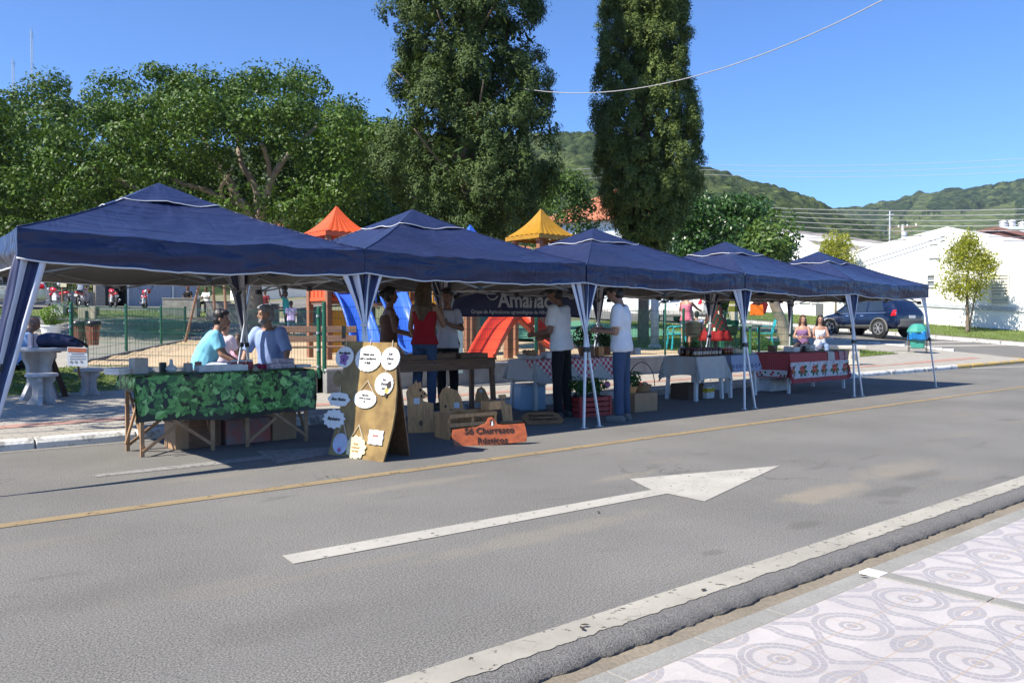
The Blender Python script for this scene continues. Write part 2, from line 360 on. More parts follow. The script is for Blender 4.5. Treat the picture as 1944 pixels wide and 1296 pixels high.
def ringtiles():
    t = NT('patterned_tiles'); co = t.obj(); sx = t.n('ShaderNodeSeparateXYZ'); t.l(co, sx.inputs[0]); x, y = sx.outputs[0], sx.outputs[1]
    PX_, PY_ = .54, .5
    def cell(v, per, off): return t.math('MULTIPLY', t.math('SUBTRACT', t.math('FRACT', t.math('DIVIDE', t.math('SUBTRACT', v, off - per / 2), per)), .5), per)
    # neighbouring rows are shifted by half a period
    lx = cell(x, PX_, 3.36); ly = cell(y, PY_, 1.75)
    r = t.math('SQRT', t.math('ADD', t.math('MULTIPLY', lx, lx), t.math('MULTIPLY', ly, ly)))
    th = t.math('ARCTAN2', ly, lx)
    def band(v, c, h): return t.math('LESS_THAN', t.math('ABSOLUTE', t.math('SUBTRACT', v, c)), h)
    def seg(v, n): return t.math('GREATER_THAN', t.math('FRACT', t.math('MULTIPLY', v, n)), .08)
    ring = t.math('MAXIMUM', t.math('MULTIPLY', band(r, .153, .0125), seg(th, 5.1)), t.math('MULTIPLY', band(r, .121, .0125), seg(t.math('ADD', th, .3), 4.2)))
    dot = t.math('MAXIMUM', t.math('MULTIPLY', band(r, .045, .010), seg(th, 1.8)), t.math('LESS_THAN', r, .024))
    # serpentine: wraps round between the rings
    wx = cell(x, PX_, 3.36 + PX_ / 2)
    s = t.math('MULTIPLY', t.math('SINE', t.math('MULTIPLY', t.math('SUBTRACT', y, 1.75), 2 * PI / PY_ * 1.0)), .055)
    d = t.math('ABSOLUTE', t.math('SUBTRACT', wx, s))
    wid = t.math('ADD', .058, t.math('MULTIPLY', t.math('COSINE', t.math('MULTIPLY', t.math('SUBTRACT', y, 1.75), 4 * PI / PY_)), -.03))
    e = t.math('SUBTRACT', d, wid)
    wave = t.math('MAXIMUM', t.math('MULTIPLY', band(e, .0145, .012), seg(y, 27)), t.math('MULTIPLY', band(e, -.0140, .012), seg(t.math('ADD', y, .011), 31)))
    wave = t.math('MULTIPLY', wave, t.math('GREATER_THAN', r, .172))
    # arcs above and below each ring
    r2 = t.math('SQRT', t.math('ADD', t.math('MULTIPLY', lx, lx), t.math('MULTIPLY', t.math('SUBTRACT', t.math('ABSOLUTE', ly), .335), t.math('SUBTRACT', t.math('ABSOLUTE', ly), .335))))
    arc = t.math('MULTIPLY', t.math('MAXIMUM', t.math('MULTIPLY', band(r2, .116, .013), seg(lx, 26)), t.math('MULTIPLY', band(r2, .145, .013), seg(lx, 29))), t.math('LESS_THAN', t.math('ABSOLUTE', lx), .15))
    arc = t.math('MULTIPLY', arc, t.math('GREATER_THAN', e, .03))
    mk = t.math('MAXIMUM', t.math('MAXIMUM', ring, dot), t.math('MAXIMUM', wave, arc))
    v = t.n('ShaderNodeTexVoronoi'); v.feature = 'DISTANCE_TO_EDGE'; v.inputs['Scale'].default_value = 34; t.l(co, v.inputs['Vector'])
    cream = t.mix(t.ramp(t.noise(co, 3, 4), .35, .7), (.408, .372, .350), (.46, .42, .398)); cream = t.mix(t.ramp(v.outputs['Distance'], .02, .05, (.45, .45, .45), (0, 0, 0)), cream, (.50, .47, .455))
    c = t.mix(mk, cream, t.mix(t.noise(co, 30, 2), (.28, .262, .265), (.34, .32, .32)))
    gy = t.math('LESS_THAN', t.math('ABSOLUTE', cell(y, .25, 2.0)), .0025); gx = t.math('LESS_THAN', t.math('ABSOLUTE', cell(x, PX_, 3.36 + .02)), .0025)
    c = t.mix(t.math('MAXIMUM', gy, gx), c, (.40, .31, .22))
    dirt = t.noise(t.scaled(co, (.8, 1.4, 1)), 2.4, 5, .6)
    vt = t.n('ShaderNodeTexWhiteNoise', noise_dimensions='2D'); fl = t.n('ShaderNodeVectorMath', operation='FLOOR'); mp = t.n('ShaderNodeMapping'); t.l(co, mp.inputs[0]); mp.inputs['Scale'].default_value = (1 / PX_, 4, 1); mp.inputs['Location'].default_value = (-3.38 / PX_ + .5, .5, 0); t.l(mp.outputs[0], fl.inputs[0]); t.l(fl.outputs[0], vt.inputs['Vector'])
    c = t.mix(1, c, t.ramp(vt.outputs['Value'], 0, 1, (.93, .93, .93), (1.03, 1.03, 1.02)), 'MULTIPLY')
    c = t.mix(t.ramp(dirt, .56, .78, (0, 0, 0), (.45, .45, .45)), c, (.29, .27, .28))
    t.base(c); t.rough(t.math('ADD', .42, t.math('MULTIPLY', t.noise(co, 8, 3), .25))); return t.m
RINGTILE = ringtiles()
def granular(name, a, b, sc, bumpd=.02, sc2=1.0, rough=.95):
    t = NT(name); co = t.obj(); n = t.noise(co, sc, 5, .7); n2 = t.noise(co, sc2, 4, .6)
    c = t.mix(t.ramp(n2, .32, .7), a, b); c = t.mix(1, c, t.ramp(n, .3, .7, (.72, .72, .72), (1.22, 1.22, 1.22)), 'MULTIPLY'); t.base(c); t.rough(rough); t.bump(n, .6, bumpd); return t.m
SAND = granular('sand', (.42, .31, .19), (.52, .40, .255), 40, .02, .8)
GUTTER = granular('gutter_concrete', (.17, .145, .108), (.24, .205, .152), 55, .01, 2.2)
GRANITE = granular('grey_granite', (.215, .21, .19), (.27, .262, .238), 120, .003, 3)
SOIL = granular('turf_soil', (.09, .13, .03), (.16, .20, .06), 30, .03, .6)
KERB = paint('x', (.6, .6, .58)); bpy.data.materials.remove(KERB)
def kerbpaint(name, col):
    t = NT(name); co = t.obj(); n = t.noise(co, 6, 6, .7)
    t.base(t.mix(t.ramp(n, .5, .62), col, (.25, .24, .22))); t.rough(.85); t.bump(t.noise(co, 30, 4), .7, .01); return t.m
KERBW = kerbpaint('whitewashed_kerb', (.62, .61, .58)); KERBY = kerbpaint('yellow_kerb', (.50, .33, .08))
def gingham(name, col, period, light=(.72, .70, .70)):
    t = NT(name); co = t.uv(); sx = t.n('ShaderNodeSeparateXYZ'); t.l(co, sx.inputs[0])
    a = t.math('GREATER_THAN', t.math('FRACT', t.math('DIVIDE', sx.outputs[0], period)), .5); b = t.math('GREATER_THAN', t.math('FRACT', t.math('DIVIDE', sx.outputs[1], period)), .5)
    t.base(t.mix(t.math('MULTIPLY', t.math('ADD', a, b), .5), light, col)); t.rough(.85); return t.m
GING = gingham('red_gingham', (.50, .02, .03), .075); GING2 = gingham('fine_red_gingham', (.36, .008, .014), .034, (.42, .12, .12))
def navy_cover():
    t = NT('navy_canopy'); co = t.obj()
    c = t.mix(t.ramp(t.noise(co, 1.7, 5, .6), .3, .75), (.014, .021, .066), (.022, .031, .088)); dust = t.noise(t.scaled(co, (1, 1, .4)), 3.5, 6, .7)
    t.base(t.mix(t.ramp(dust, .58, .8, (0, 0, 0), (.14, .14, .14)), c, (.07, .075, .10))); t.rough(t.math('ADD', .30, t.math('MULTIPLY', t.noise(co, 3, 2), .16))); t.b.inputs['Specular IOR Level'].default_value = .38
    a = t.noise(t.scaled(co, (.5, 2.4, 2.0)), 1.5, 2, .45, 1.2); b = t.noise(t.scaled(co, (2.2, .5, 2)), 1.6, 2, .45, 1.0); m = t.math('ADD', t.math('MULTIPLY', t.math('ABSOLUTE', t.math('SUBTRACT', a, .5)), 2.0), t.math('ABSOLUTE', t.math('SUBTRACT', b, .5)))
    t.bump(m, .5, .07); return t.m
NAVY = navy_cover()
# ------------------------------------------------------------------ the setting: ground, road, pavements, plaza, hills
def sheet(name, xs, ys, zf, m, uv=False):
    xs, ys = list(xs), list(ys); mb = MB()
    vs = [(x, y, zf(x, y)) for y in ys for x in xs]; n = len(xs)
    fs = [(j * n + i, j * n + i + 1, (j + 1) * n + i + 1, (j + 1) * n + i) for j in range(len(ys) - 1) for i in range(n - 1)]
    mb.add(vs, fs); return struct(mb.build(name, m, smooth=True))
def warp(name, fn, nu, nv, m):    # fn(u,v) -> point
    mb = MB(); mb.grid(fn, nu, nv); return struct(mb.build(name, m, smooth=True))
def lin(a, b, n): return [a + (b - a) * i / n for i in range(n + 1)]
GROUND = granular('dry_ground', (.10, .115, .05), (.17, .16, .09), 2, .02, .05)
xs = [-4000, -1500, -500, -150] + lin(-60, 110, 85) + [150, 250, 500, 1500, 4000]
ys = [-3000, -800, -200, -60, -20] + lin(-4, 100, 104) + [150, 250, 500, 1500, 4000]
def gz(x, y):
    return zt(x, y) - .07 if y > 1.8 else -.07
sheet('ground', xs, ys, gz, GROUND)
# road, side street, painted markings
random.seed(3)
edge = {}
def berm(u, v):
    x = -14 + 50 * u; e = .018 * mnoise.noise(Vector((x * 7, 0, 0))) + .012 * mnoise.noise(Vector((x * 23, 3, 0)))
    if v < .3: return Vector((x, 2.27 + e, -.05))
    if v < .62: return Vector((x, 2.27 + e - .004 + .012 * mnoise.noise(Vector((x * 31, 9, v * 4))), -.028))
    if v < .9: return Vector((x, 2.335 + e * .5, -.004 + .003 * mnoise.noise(Vector((x * 40, 1, 0)))))
    return Vector((x, 2.405, .001))
warp('road_edge', berm, 1500, 3, RAWASPH)
sheet('road', lin(-40, 120, 40), [2.40, 4, 6, 8, 9.66], lambda x, y: 0, ASPHALT)
def sxl(y): return 31.2 + 3.4 * max(0, 1 - (y - 9.62) / 3.2) ** 2 * -1
warp('side_street', lambda u, v: Vector(((lambda y: (sxl(y) + (39.6 - sxl(y)) * u, y, max(.004, zt(35, y)) + .004))(9.66 + 70 * v))), 4, 90, ASPHALT)
def mark(name, poly, m, z=.004, zf=None):
    mb = MB(); mb.add([(x, y, zf(x, y) if zf else z) for x, y in poly], [tuple(range(len(poly)))]); return struct(mb.build(name, m))
def rag(u, v):
    x = -14 + 50 * u; a = .016 * mnoise.noise(Vector((x * 5, 1, 0))) + .014 * mnoise.noise(Vector((x * 17, 2, 0))) + .008 * mnoise.noise(Vector((x * 53, 3, 0))); b = .004 * mnoise.noise(Vector((x * 30, 8, 0)))
    return Vector((x, 2.398 + a if v < .5 else 2.555 + b, .0040))
warp('edge_line', rag, 2600, 1, WLINE)
mark('yellow_line', [(-30, 6.06), (26, 6.03), (60, 6.0), (60, 6.12), (26, 6.15), (-30, 6.20)], YLINE)
mark('lane_arrow', [(1.93, 4.135), (4.90, 4.02), (4.89, 3.67), (6.63, 4.15), (5.12, 4.60), (4.915, 4.19), (1.95, 4.32)], ALINE)
mark('worn_lane_arrow', [(1.75, 7.52), (3.25, 7.46), (3.2, 7.18), (4.6, 7.58), (3.35, 8.0), (3.28, 7.68), (1.75, 7.64)], FLINE)
mark('gutter_line', [(-14, 9.48), (31, 9.48), (31, 9.54), (-14, 9.54)], FLINE)
mark('stop_line', [(24.5, 9.42), (34, 7.0), (34.4, 7.25), (24.9, 9.5)], ALINE)
mark('give_way_line', [(30.2, 9.5), (40, 10.3), (40, 10.75), (30.2, 9.85)], ALINE, .011)
for k in range(2):
    y0 = 14.3 + k * 1.5
    mb = MB(); pl = [(31.6, y0), (39.2, y0 - .9), (39.2, y0 - .45), (31.6, y0 + .5)]
    mb.add([(x, y, zt(35, y) + .012) for x, y in pl], [(0, 1, 2, 3)]); struct(mb.build('crossing_stripe', ALINE))
# near side: gutter, granite kerb, patterned tile pavement
sheet('gutter', lin(-14, 36, 50), [2.09, 2.17, 2.30], lambda x, y: -.042 if y > 2.1 else -.012, GUTTER)
mb = MB(); x = -13.9
while x < 36:
    L = .52
    if not (x < 4.11 < x + L or x < 4.2 < x + L): mb.box((x + L / 2, 2.055, -.07), (L - .006, .11, .15))
    x += L
mb.box((3.85, 2.055, -.071), (.50, .11, .15)); mb.box((4.42, 2.055, -.0705), (.42, .11, .15))
struct(mb.build('granite_kerb', GRANITE, bevel=.004))
mb = MB(); mb.box((4.16, 2.055, -.069), (.095, .108, .156)); struct(mb.build('white_corner_tile', M('white_tile', (.68, .68, .67), .4, var=.05), bevel=.003))
sheet('tile_pavement', [-14, 36], [-6, 2.0], lambda x, y: .004, RINGTILE)
mb = MB()
for k in range(16): mb.box((4.165, 1.745 - k * .5, -.068), (.092, .492, .156))
struct(mb.build('granite_strip', GRANITE, bevel=.003))
# far kerb with rounded corner into the side street
def kerbpath(t):                  # t metres along
    if t < 43: return Vector((-14 + t, 9.62, 0)), Vector((1, 0, 0))
    a = min((t - 43) / 2.6, PI / 2)
    if a < PI / 2: return Vector((29 + 2.6 * math.sin(a), 9.62 + 2.6 * (1 - math.cos(a)), 0)), Vector((math.cos(a), math.sin(a), 0))
    y = 12.22 + (t - 43 - 2.6 * PI / 2); return Vector((31.6, y, 0)), Vector((0, 1, 0))
kw, ky = MB(), MB(); t = 0
while t < 62:
    L = .98 if not 43 < t < 48 else .4
    tgt = ky if 37.5 < t < 47.5 else kw
    for s in range(1):
        p, d = kerbpath(t + .008); q, d2 = kerbpath(t + L - .008); n1 = Vector((-d.y, d.x, 0)); n2 = Vector((-d2.y, d2.x, 0))
        g1 = max(0, zt(35, p.y)) if p.y > 12.3 else 0
        prof = [(0, -.05), (.005, .06), (.03, .095), (.07, .106), (.15, .103), (.15, -.05)]
        jit = random.uniform(-.008, .008); vs = []
        for base, nn in ((p, n1), ((p + q) / 2, (n1 + n2).normalized()), (q, n2)):
            for o, z in prof: vs.append(base + nn * (o + jit) + Vector((0, 0, z + g1 + random.uniform(-.003, .003))))
        fs = [(r * 6 + i, r * 6 + i + 1, r * 6 + i + 7, r * 6 + i + 6) for r in range(2) for i in range(5)] + [(0, 1, 2, 3, 4, 5)[::-1], (12, 13, 14, 15, 16, 17)]
        tgt.add(vs, fs)
    t += L
struct(kw.build('kerb', KERBW, bevel=.008)); struct(ky.build('painted_kerb', KERBY, bevel=.008))
SWZ = .10
def swz(x, y): return max(SWZ, zt(x, y) + .02)
xs_ = lin(-14, 31.3, 46)
def sidewalk_x(x, y):
    if x > 28.9 and y < 12.25:
        return min(x, 29 + math.sqrt(max(0, 2.45 ** 2 - (12.22 - y) ** 2)))
    return x
mb = MB(); yy = [9.77, 10, 10.3, 10.8, 11.5, 12, 12.6, 13.3, 14.0, 14.8]
vs = [(sidewalk_x(x, y), y, swz(x, y)) for y in yy for x in xs_]; n = len(xs_)
mb.add(vs, [(j * n + i, j * n + i + 1, (j + 1) * n + i + 1, (j + 1) * n + i) for j in range(len(yy) - 1) for i in range(n - 1)])
struct(mb.build('pavement', PAVERS, smooth=True))
sheet('corner_pavement', lin(27.2, 31.5, 6), lin(13.28, 24, 12), lambda x, y: zt(x, y) + .03, PAVERS)
sheet('red_paving_band', lin(-14, 29, 43), [10.78, 11.12], lambda x, y: swz(x, y) + .005, REDPAV)
# plaza floor on the left, sand playground, lawns
def xl(y): return 3.45 + (y - 16.4) * (5.85 / 11.6) if y > 16.4 else 6.5 - (y - 12.7) * (3.05 / 3.7)
warp('plaza_floor', lambda u, v: Vector((lambda y: (-30 + (xl(y) + 30) * u, y, zt(0, y) + .012))(16.2 + 23.8 * v)), 10, 60, PAVERS)
warp('plaza_floor', lambda u, v: Vector((lambda y: (9.2 + 18 * u, y, zt(12, y) + .012))(28 + 12 * v)), 10, 30, PAVERS)
warp('playground_sand', lambda u, v: Vector((lambda y: (lambda x: (x, y, zp(x, y) + .03 + .035 * mnoise.noise(Vector((x * 1.4, y * 1.4, 0)))))(xl(y) + (18.8 - xl(y)) * u))(12.72 + 15.3 * v)), 70, 60, SAND)
GREENCOURT = granular('green_court', (.07, .22, .13), (.10, .28, .17), 20, .005, 1)
sheet('green_court', lin(19.5, 27, 14), lin(20.2, 27.5, 12), lambda x, y: zp(x, y) + .085, GREENCOURT)
def lawn(name, xs, ys, zf, nb, hmax=.05):
    sheet(name, xs, ys, zf, SOIL)
    x0, x1, y0, y1 = min(xs), max(xs), min(ys), max(ys); k = nb
    px = rng.uniform(x0, x1, k); py = rng.uniform(y0, y1, k); a = rng.uniform(0, 2 * PI, k); h = rng.uniform(.4, 1, k) * hmax
    v = np.zeros((k, 3, 3)); z = np.array([zf(a_, b_) for a_, b_ in zip(px, py)])
    wd = .012
    v[:, 0] = np.stack([px - wd * np.cos(a), py - wd * np.sin(a), z - .004], 1); v[:, 1] = np.stack([px + wd * np.cos(a), py + wd * np.sin(a), z - .004], 1)
    v[:, 2] = np.stack([px + rng.normal(0, .02, k), py + rng.normal(0, .02, k), z + h], 1)
    me = bpy.data.meshes.new('grass'); me.from_pydata(v.reshape(-1, 3), [], np.arange(k * 3).reshape(-1, 3)); o = link_mesh('grass', me, None, GRASSM)
    at = me.attributes.new('tint', 'FLOAT', 'FACE'); at.data.foreach_set('value', rng.random(k).astype('f'))
    setp(o, kind='stuff'); return o
GRASSM = leafmat('grass_blade', (.075, .13, .02), (.19, .25, .05), .7, .2, .3)
lawn('lawn', lin(-6, 4.6, 10), lin(14.79, 16.3, 6), lambda x, y: swz(x, y) + .004, 9000)
lawn('lawn', lin(18.8, 27.3, 9), lin(12.72, 20.2, 9), lambda x, y: max(zp(x, y) if x < 20.75 else zt(x, y), zt(x, y)) + .035, 16000, .07)
lawn('verge', lin(-6, 18, 20), lin(40, 45.3, 6), lambda x, y: zt(x, y) + .02, 6000, .1)
VGR = lambda x, y: zt(35, y) + .12 + .075 * max(0, x - 41.6)
lawn('verge', lin(41.6, 46, 5), lin(9, 40, 20), VGR, 22000, .09)
lawn('verge', lin(27.3, 31.4, 5), lin(19, 27, 8), lambda x, y: zt(x, y) + .06, 9000, .08)
sheet('side_pavement', [39.75, 41.6], lin(9, 60, 30), lambda x, y: zt(35, y) + .10, PAVERS)
mb = MB()
for k in range(50): mb.box((39.68, 9.5 + k, zt(35, 9.5 + k) + .03), (.14, .98, .2), rot=(math.atan(.07), 0, 0))
struct(mb.build('kerb', KERBW))
sheet('back_street', lin(-40, 30, 20), lin(45.3, 52.2, 6), lambda x, y: zt(x, y) + .02, ASPHALT)
# hills
HILLM = None
def hillmat(name, field=False):
    t = NT(name); co = t.obj(); at = t.n('ShaderNodeAttribute'); at.attribute_name = 'tint'
    c = t.mix(at.outputs['Fac'], (.016, .030, .012), (.060, .078, .030))
    if field:
        fl = t.n('ShaderNodeAttribute'); fl.attribute_name = 'field'
        c = t.mix(fl.outputs['Fac'], c, (.075, .098, .036))
    v1 = t.n('ShaderNodeTexVoronoi'); v1.inputs['Scale'].default_value = .42 if not field else .2; t.l(co, v1.inputs['Vector']); v2 = t.n('ShaderNodeTexVoronoi'); v2.inputs['Scale'].default_value = .2 if not field else .09; t.l(co, v2.inputs['Vector'])
    kind = t.n('ShaderNodeSeparateColor'); t.l(v1.outputs['Color'], kind.inputs[0])
    c = t.mix(1, c, t.ramp(kind.outputs[0], 0, 1, (.45, .5, .45), (1.6, 1.5, 1.4)), 'MULTIPLY')     # each crown its own green
    t.bump(t.math('ADD', v1.outputs['Distance'], v2.outputs['Distance']), -1.0, 2.2)
    t.base(c); t.rough(.95); t.b.inputs['Specular IOR Level'].default_value = .1; return t.m
def hill(name, sil, D, depth, m, res, bump, seed, field=None):
    # sil: skyline (photo pixels at distance D); the slope falls from it towards the viewer
    us = [p[0] for p in sil]; vs_ = [p[1] for p in sil]
    u0, u1 = us[0], us[-1]; W = abs(u1 - u0) / FPX * D
    nu = int(W / res); nv = int(depth / res)
    uu = np.linspace(u0, u1, nu + 1); top = np.interp(uu, us, vs_)
    V = []; T = []; Fd = []
    for j in range(nv + 1):
        t = j / nv
        for i in range(nu + 1):
            d = D - depth * (1 - t) if t <= 1 else D
            crest = RD(uu[i], top[i], D)
            p = RD(uu[i], 611, d); prof = t ** .85 * (1 + .10 * math.sin(t * 9 + uu[i] * .012) * (1 - t))
            z = 4 + (crest.z - 4) * prof
            q = Vector((p.x / (bump * 1.25), p.y / (bump * 1.25), seed))
            dist = mnoise.voronoi(q)[0][0]
            b = max(0, 1 - dist * 1.25) ** .6 * (.55 + .75 * abs(mnoise.noise(q * .37)))
            f2 = field(uu[i], z, d) if field else 0
            big = mnoise.noise(Vector((p.x / (bump * 9), p.y / (bump * 9), seed)))
            hgt = (b * bump * (1.0 + .5 * big)) * (1 - f2)
            jx = mnoise.noise(q * 1.9)
            V.append((p.x, p.y, z + hgt - bump * .5)); T.append(min(1, max(0, .30 + .45 * big + .8 * jx + .3 * (b - .4)))); Fd.append(f2)
    n = nu + 1
    # back side, so that the hill is a solid body
    for i in range(nu + 1):
        p = RD(uu[i], 611, D + depth * .8); V.append((p.x, p.y, 0)); T.append(.3); Fd.append(0)
    F = [(j * n + i, j * n + i + 1, (j + 1) * n + i + 1, (j + 1) * n + i) for j in range(nv + 1) for i in range(nu)]
    me = bpy.data.meshes.new(name); me.from_pydata(V, [], F)
    me.attributes.new('tint', 'FLOAT', 'POINT').data.foreach_set('value', T)
    me.attributes.new('field', 'FLOAT', 'POINT').data.foreach_set('value', Fd)
    return struct(link_mesh(name, me, None, m, smooth=False))
hill('hills', [(-300, 330), (0, 330), (300, 300), (600, 270), (820, 258), (1000, 256), (1085, 254), (1130, 256), (1260, 290), (1340, 318), (1400, 335), (1460, 352), (1520, 374), (1560, 392), (1600, 415), (1650, 440), (1700, 470)], 420, 300, hillmat('forest'), 1.35, 4.6, 1.3)
def fieldf(u, z, d):
    v = 611 - (z - CAM_H) / d * FPX
    n = mnoise.noise(Vector((u * .012, v * .02, 4))) * 26
    a = (v - (418 - (u - 1700) * .06) + n); b = (u - 1690 + n)
    f = 1 if (abs(v - 416 + (u - 1800) * .10 + n * .7) < 17 and 1695 + n < u < 1925) else 0
    if abs((u - 1745) + (v - 385) * 1.2 + n) < 20 and 350 < v < 418: f = max(f, .6)
    if abs(v - 354 + n * .3) < 4 and 1880 < u < 1925: f = .8
    return f
hill('hills', [(1440, 430), (1500, 405), (1570, 394), (1620, 391), (1660, 387), (1700, 378), (1750, 362), (1800, 357), (1850, 352), (1900, 345), (1944, 338), (2050, 325), (2300, 320), (2700, 380)], 950, 500, hillmat('far_forest', True), 3.2, 9, 6.1, fieldf)
# ------------------------------------------------------------------ trees and plants
def leaves(name, cen, size, m, parent=None, up=.35, aspect=.5, outv=None, spread=1.0, face=None):
    # cen: (N,3) leaf positions; each leaf a folded four-point blade
    N = len(cen)
    if outv is not None and (aspect >= .48 if face is None else face):      # flat leaves facing outwards and up
        nn = outv * 1.1 + rng.normal(0, .42, (N, 3)); nn[:, 2] += .35; nn /= np.linalg.norm(nn, axis=1)[:, None] + 1e-9
        d = np.cross(nn, rng.normal(0, 1, (N, 3))); d[:, 2] -= .25
        d /= np.linalg.norm(d, axis=1)[:, None] + 1e-9
    else:
        d = rng.normal(0, 1, (N, 3)) * spread
        if outv is not None: d = d * .75 + outv
        d[:, 2] += up; d /= np.linalg.norm(d, axis=1)[:, None] + 1e-9
        nn = rng.normal(0, 1, (N, 3)); nn[:, 2] += .8
    s = np.cross(d, nn); s /= np.linalg.norm(s, axis=1)[:, None] + 1e-9
    L = (np.asarray(size) * rng.uniform(.65, 1.3, N))[:, None]; Wd = L * aspect
    v = np.stack([cen - d * L * .5, cen + s * Wd * .5 - d * L * .05, cen + d * L * .5, cen - s * Wd * .5 - d * L * .05], 1)
    f = np.arange(N * 4).reshape(-1, 4)
    me = bpy.data.meshes.new(name); me.vertices.add(N * 4); me.vertices.foreach_set('co', v.reshape(-1).astype('f'))
    me.loops.add(N * 4); me.loops.foreach_set('vertex_index', f.reshape(-1)); me.polygons.add(N); me.polygons.foreach_set('loop_start', np.arange(0, N * 4, 4)); me.polygons.foreach_set('loop_total', np.full(N, 4))
    me.update(calc_edges=True)
    t = np.clip(rng.normal(.45, .25, N), 0, 1)
    me.attributes.new('tint', 'FLOAT', 'FACE').data.foreach_set('value', t.astype('f'))
    return link_mesh(name, me, parent, m)
def blob(c, r, n, flat=1.0, shell=.55):
    d = rng.normal(0, 1, (n, 3)); d /= np.linalg.norm(d, axis=1)[:, None]
    rad = r * (shell + (1 - shell) * rng.random(n) ** .5)[:, None]
    for q in range(5):
        w_ = rng.normal(0, 1, 3); w_ /= np.linalg.norm(w_); rad = rad * (1 + (.5 if q < 3 else -.4) * np.clip(d @ w_, 0, 1)[:, None] ** 3)
    p = d * rad; p[:, 2] *= flat; return np.array(c) + p, d
def inside(poly, x, y):
    r = False; n = len(poly)
    for i in range(n):
        x1, y1 = poly[i]; x2, y2 = poly[(i + 1) % n]
        if (y1 > y) != (y2 > y) and x < (x2 - x1) * (y - y1) / (y2 - y1) + x1: r = not r
    return r
def to_local(arr, o): return arr - np.array(o.location)
def limb(mb, pts, r0, r1, n=8, wob=.0):
    k = len(pts); P = []
    # smooth path by catmull sampling
    for i in range(k - 1):
        a, b, c, d = [Vector(pts[max(0, min(k - 1, j))]) for j in (i - 1, i, i + 1, i + 2)]
        for s in range(4):
            t = s / 4; P.append(.5 * ((2 * b) + (c - a) * t + (2 * a - 5 * b + 4 * c - d) * t * t + (3 * b - a - 3 * c + d) * t ** 3))
    P.append(Vector(pts[-1])); m = len(P)
    P = [p + Vector((random.uniform(-wob, wob), random.uniform(-wob, wob), 0)) for p in P]
    mb.tube(P, [r0 + (r1 - r0) * i / (m - 1) for i in range(m)], n)
# big spreading fig tree behind the plaza
FIC = leafmat('fig_leaf', (.014, .042, .006), (.11, .185, .024), .48, .25, .16)
def fig_tree():
    base = RD(490, 612, 30); base.z = zt(base.x, base.y)
    T = thing('fig_tree', 'huge spreading fig tree with pale forking trunk and glossy leaves', 'tree', base)
    mb = MB(); L = lambda u, v, d: RD(u, v, d) - base
    for pts, r0, r1 in [([(490, 660, 30), (480, 540, 30), (478, 430, 30), (450, 380, 29.6)], .55, .34),
        ([(478, 440, 30), (440, 400, 29.5), (400, 365, 29), (350, 350, 28.5), (300, 330, 28)], .24, .07), ([(450, 385, 29.6), (430, 335, 29.5), (400, 290, 29.6), (380, 240, 30)], .28, .08),
        ([(478, 430, 30), (490, 370, 30), (470, 330, 30), (455, 300, 30), (450, 220, 30.5)], .26, .08), ([(485, 430, 30), (505, 380, 29.6), (520, 330, 29.4), (560, 280, 29.4), (600, 240, 29.6)], .27, .07),
        ([(515, 335, 29.4), (500, 280, 29), (495, 275, 28.8)], .14, .08), ([(490, 440, 30), (530, 420, 29.4), (590, 420, 29), (650, 430, 28.6)], .17, .05),
        ([(440, 400, 29.5), (420, 360, 28.6), (440, 320, 28)], .12, .06), ([(455, 450, 30), (380, 430, 29), (250, 400, 28.5), (150, 385, 28), (60, 380, 27.6)], .24, .06),
        ([(250, 400, 28.5), (180, 430, 28), (90, 440, 27.5)], .12, .04), ([(300, 410, 28.7), (260, 360, 28), (180, 320, 27.6), (120, 280, 28)], .15, .05)]:
        limb(mb, [L(*p) for p in pts], r0 * .72, r1 * .7, 9, .03)
    mb.build('trunk', FICBARK, T, smooth=True)
    sil = [(-160, 190), (-60, 170), (0, 172), (60, 178), (92, 152), (135, 150), (150, 180), (185, 170), (205, 132), (290, 120), (335, 138), (390, 132), (480, 124), (600, 138), (618, 178), (660, 200), (695, 192), (730, 230), (740, 300), (730, 400), (640, 440), (600, 445), (560, 430), (500, 400), (420, 405), (340, 405), (200, 440), (120, 450), (0, 455), (-160, 470)]
    hole = [(345, 310), (400, 275), (470, 262), (560, 268), (590, 300), (585, 380), (540, 420), (440, 425), (360, 390)]
    C = []; tries = 0
    while len(C) < 680 and tries < 20000:
        tries += 1; u = rng.uniform(-160, 745); v = rng.uniform(120, 470); d = rng.uniform(25.5, 34.5)
        if not inside(sil, u, v): continue
        if inside(hole, u, v) and d < 30.0 and rng.random() < .72: continue
        if d < 27.5 and v < 190: continue
        C.append((u, v, d, rng.uniform(.36, .82)))
    P = []; O = []
    for u, v, d, r in C:
        p, o = blob(RD(u, v + 8, d), r, int(290 * (r / .6) ** 2), .62, .6); P.append(p); O.append(o)
    P = np.concatenate(P); O = np.concatenate(O)
    leaves('crown', to_local(P, T), .135, FIC, T, .25, .55, O * .75)
    return T
fig_tree()
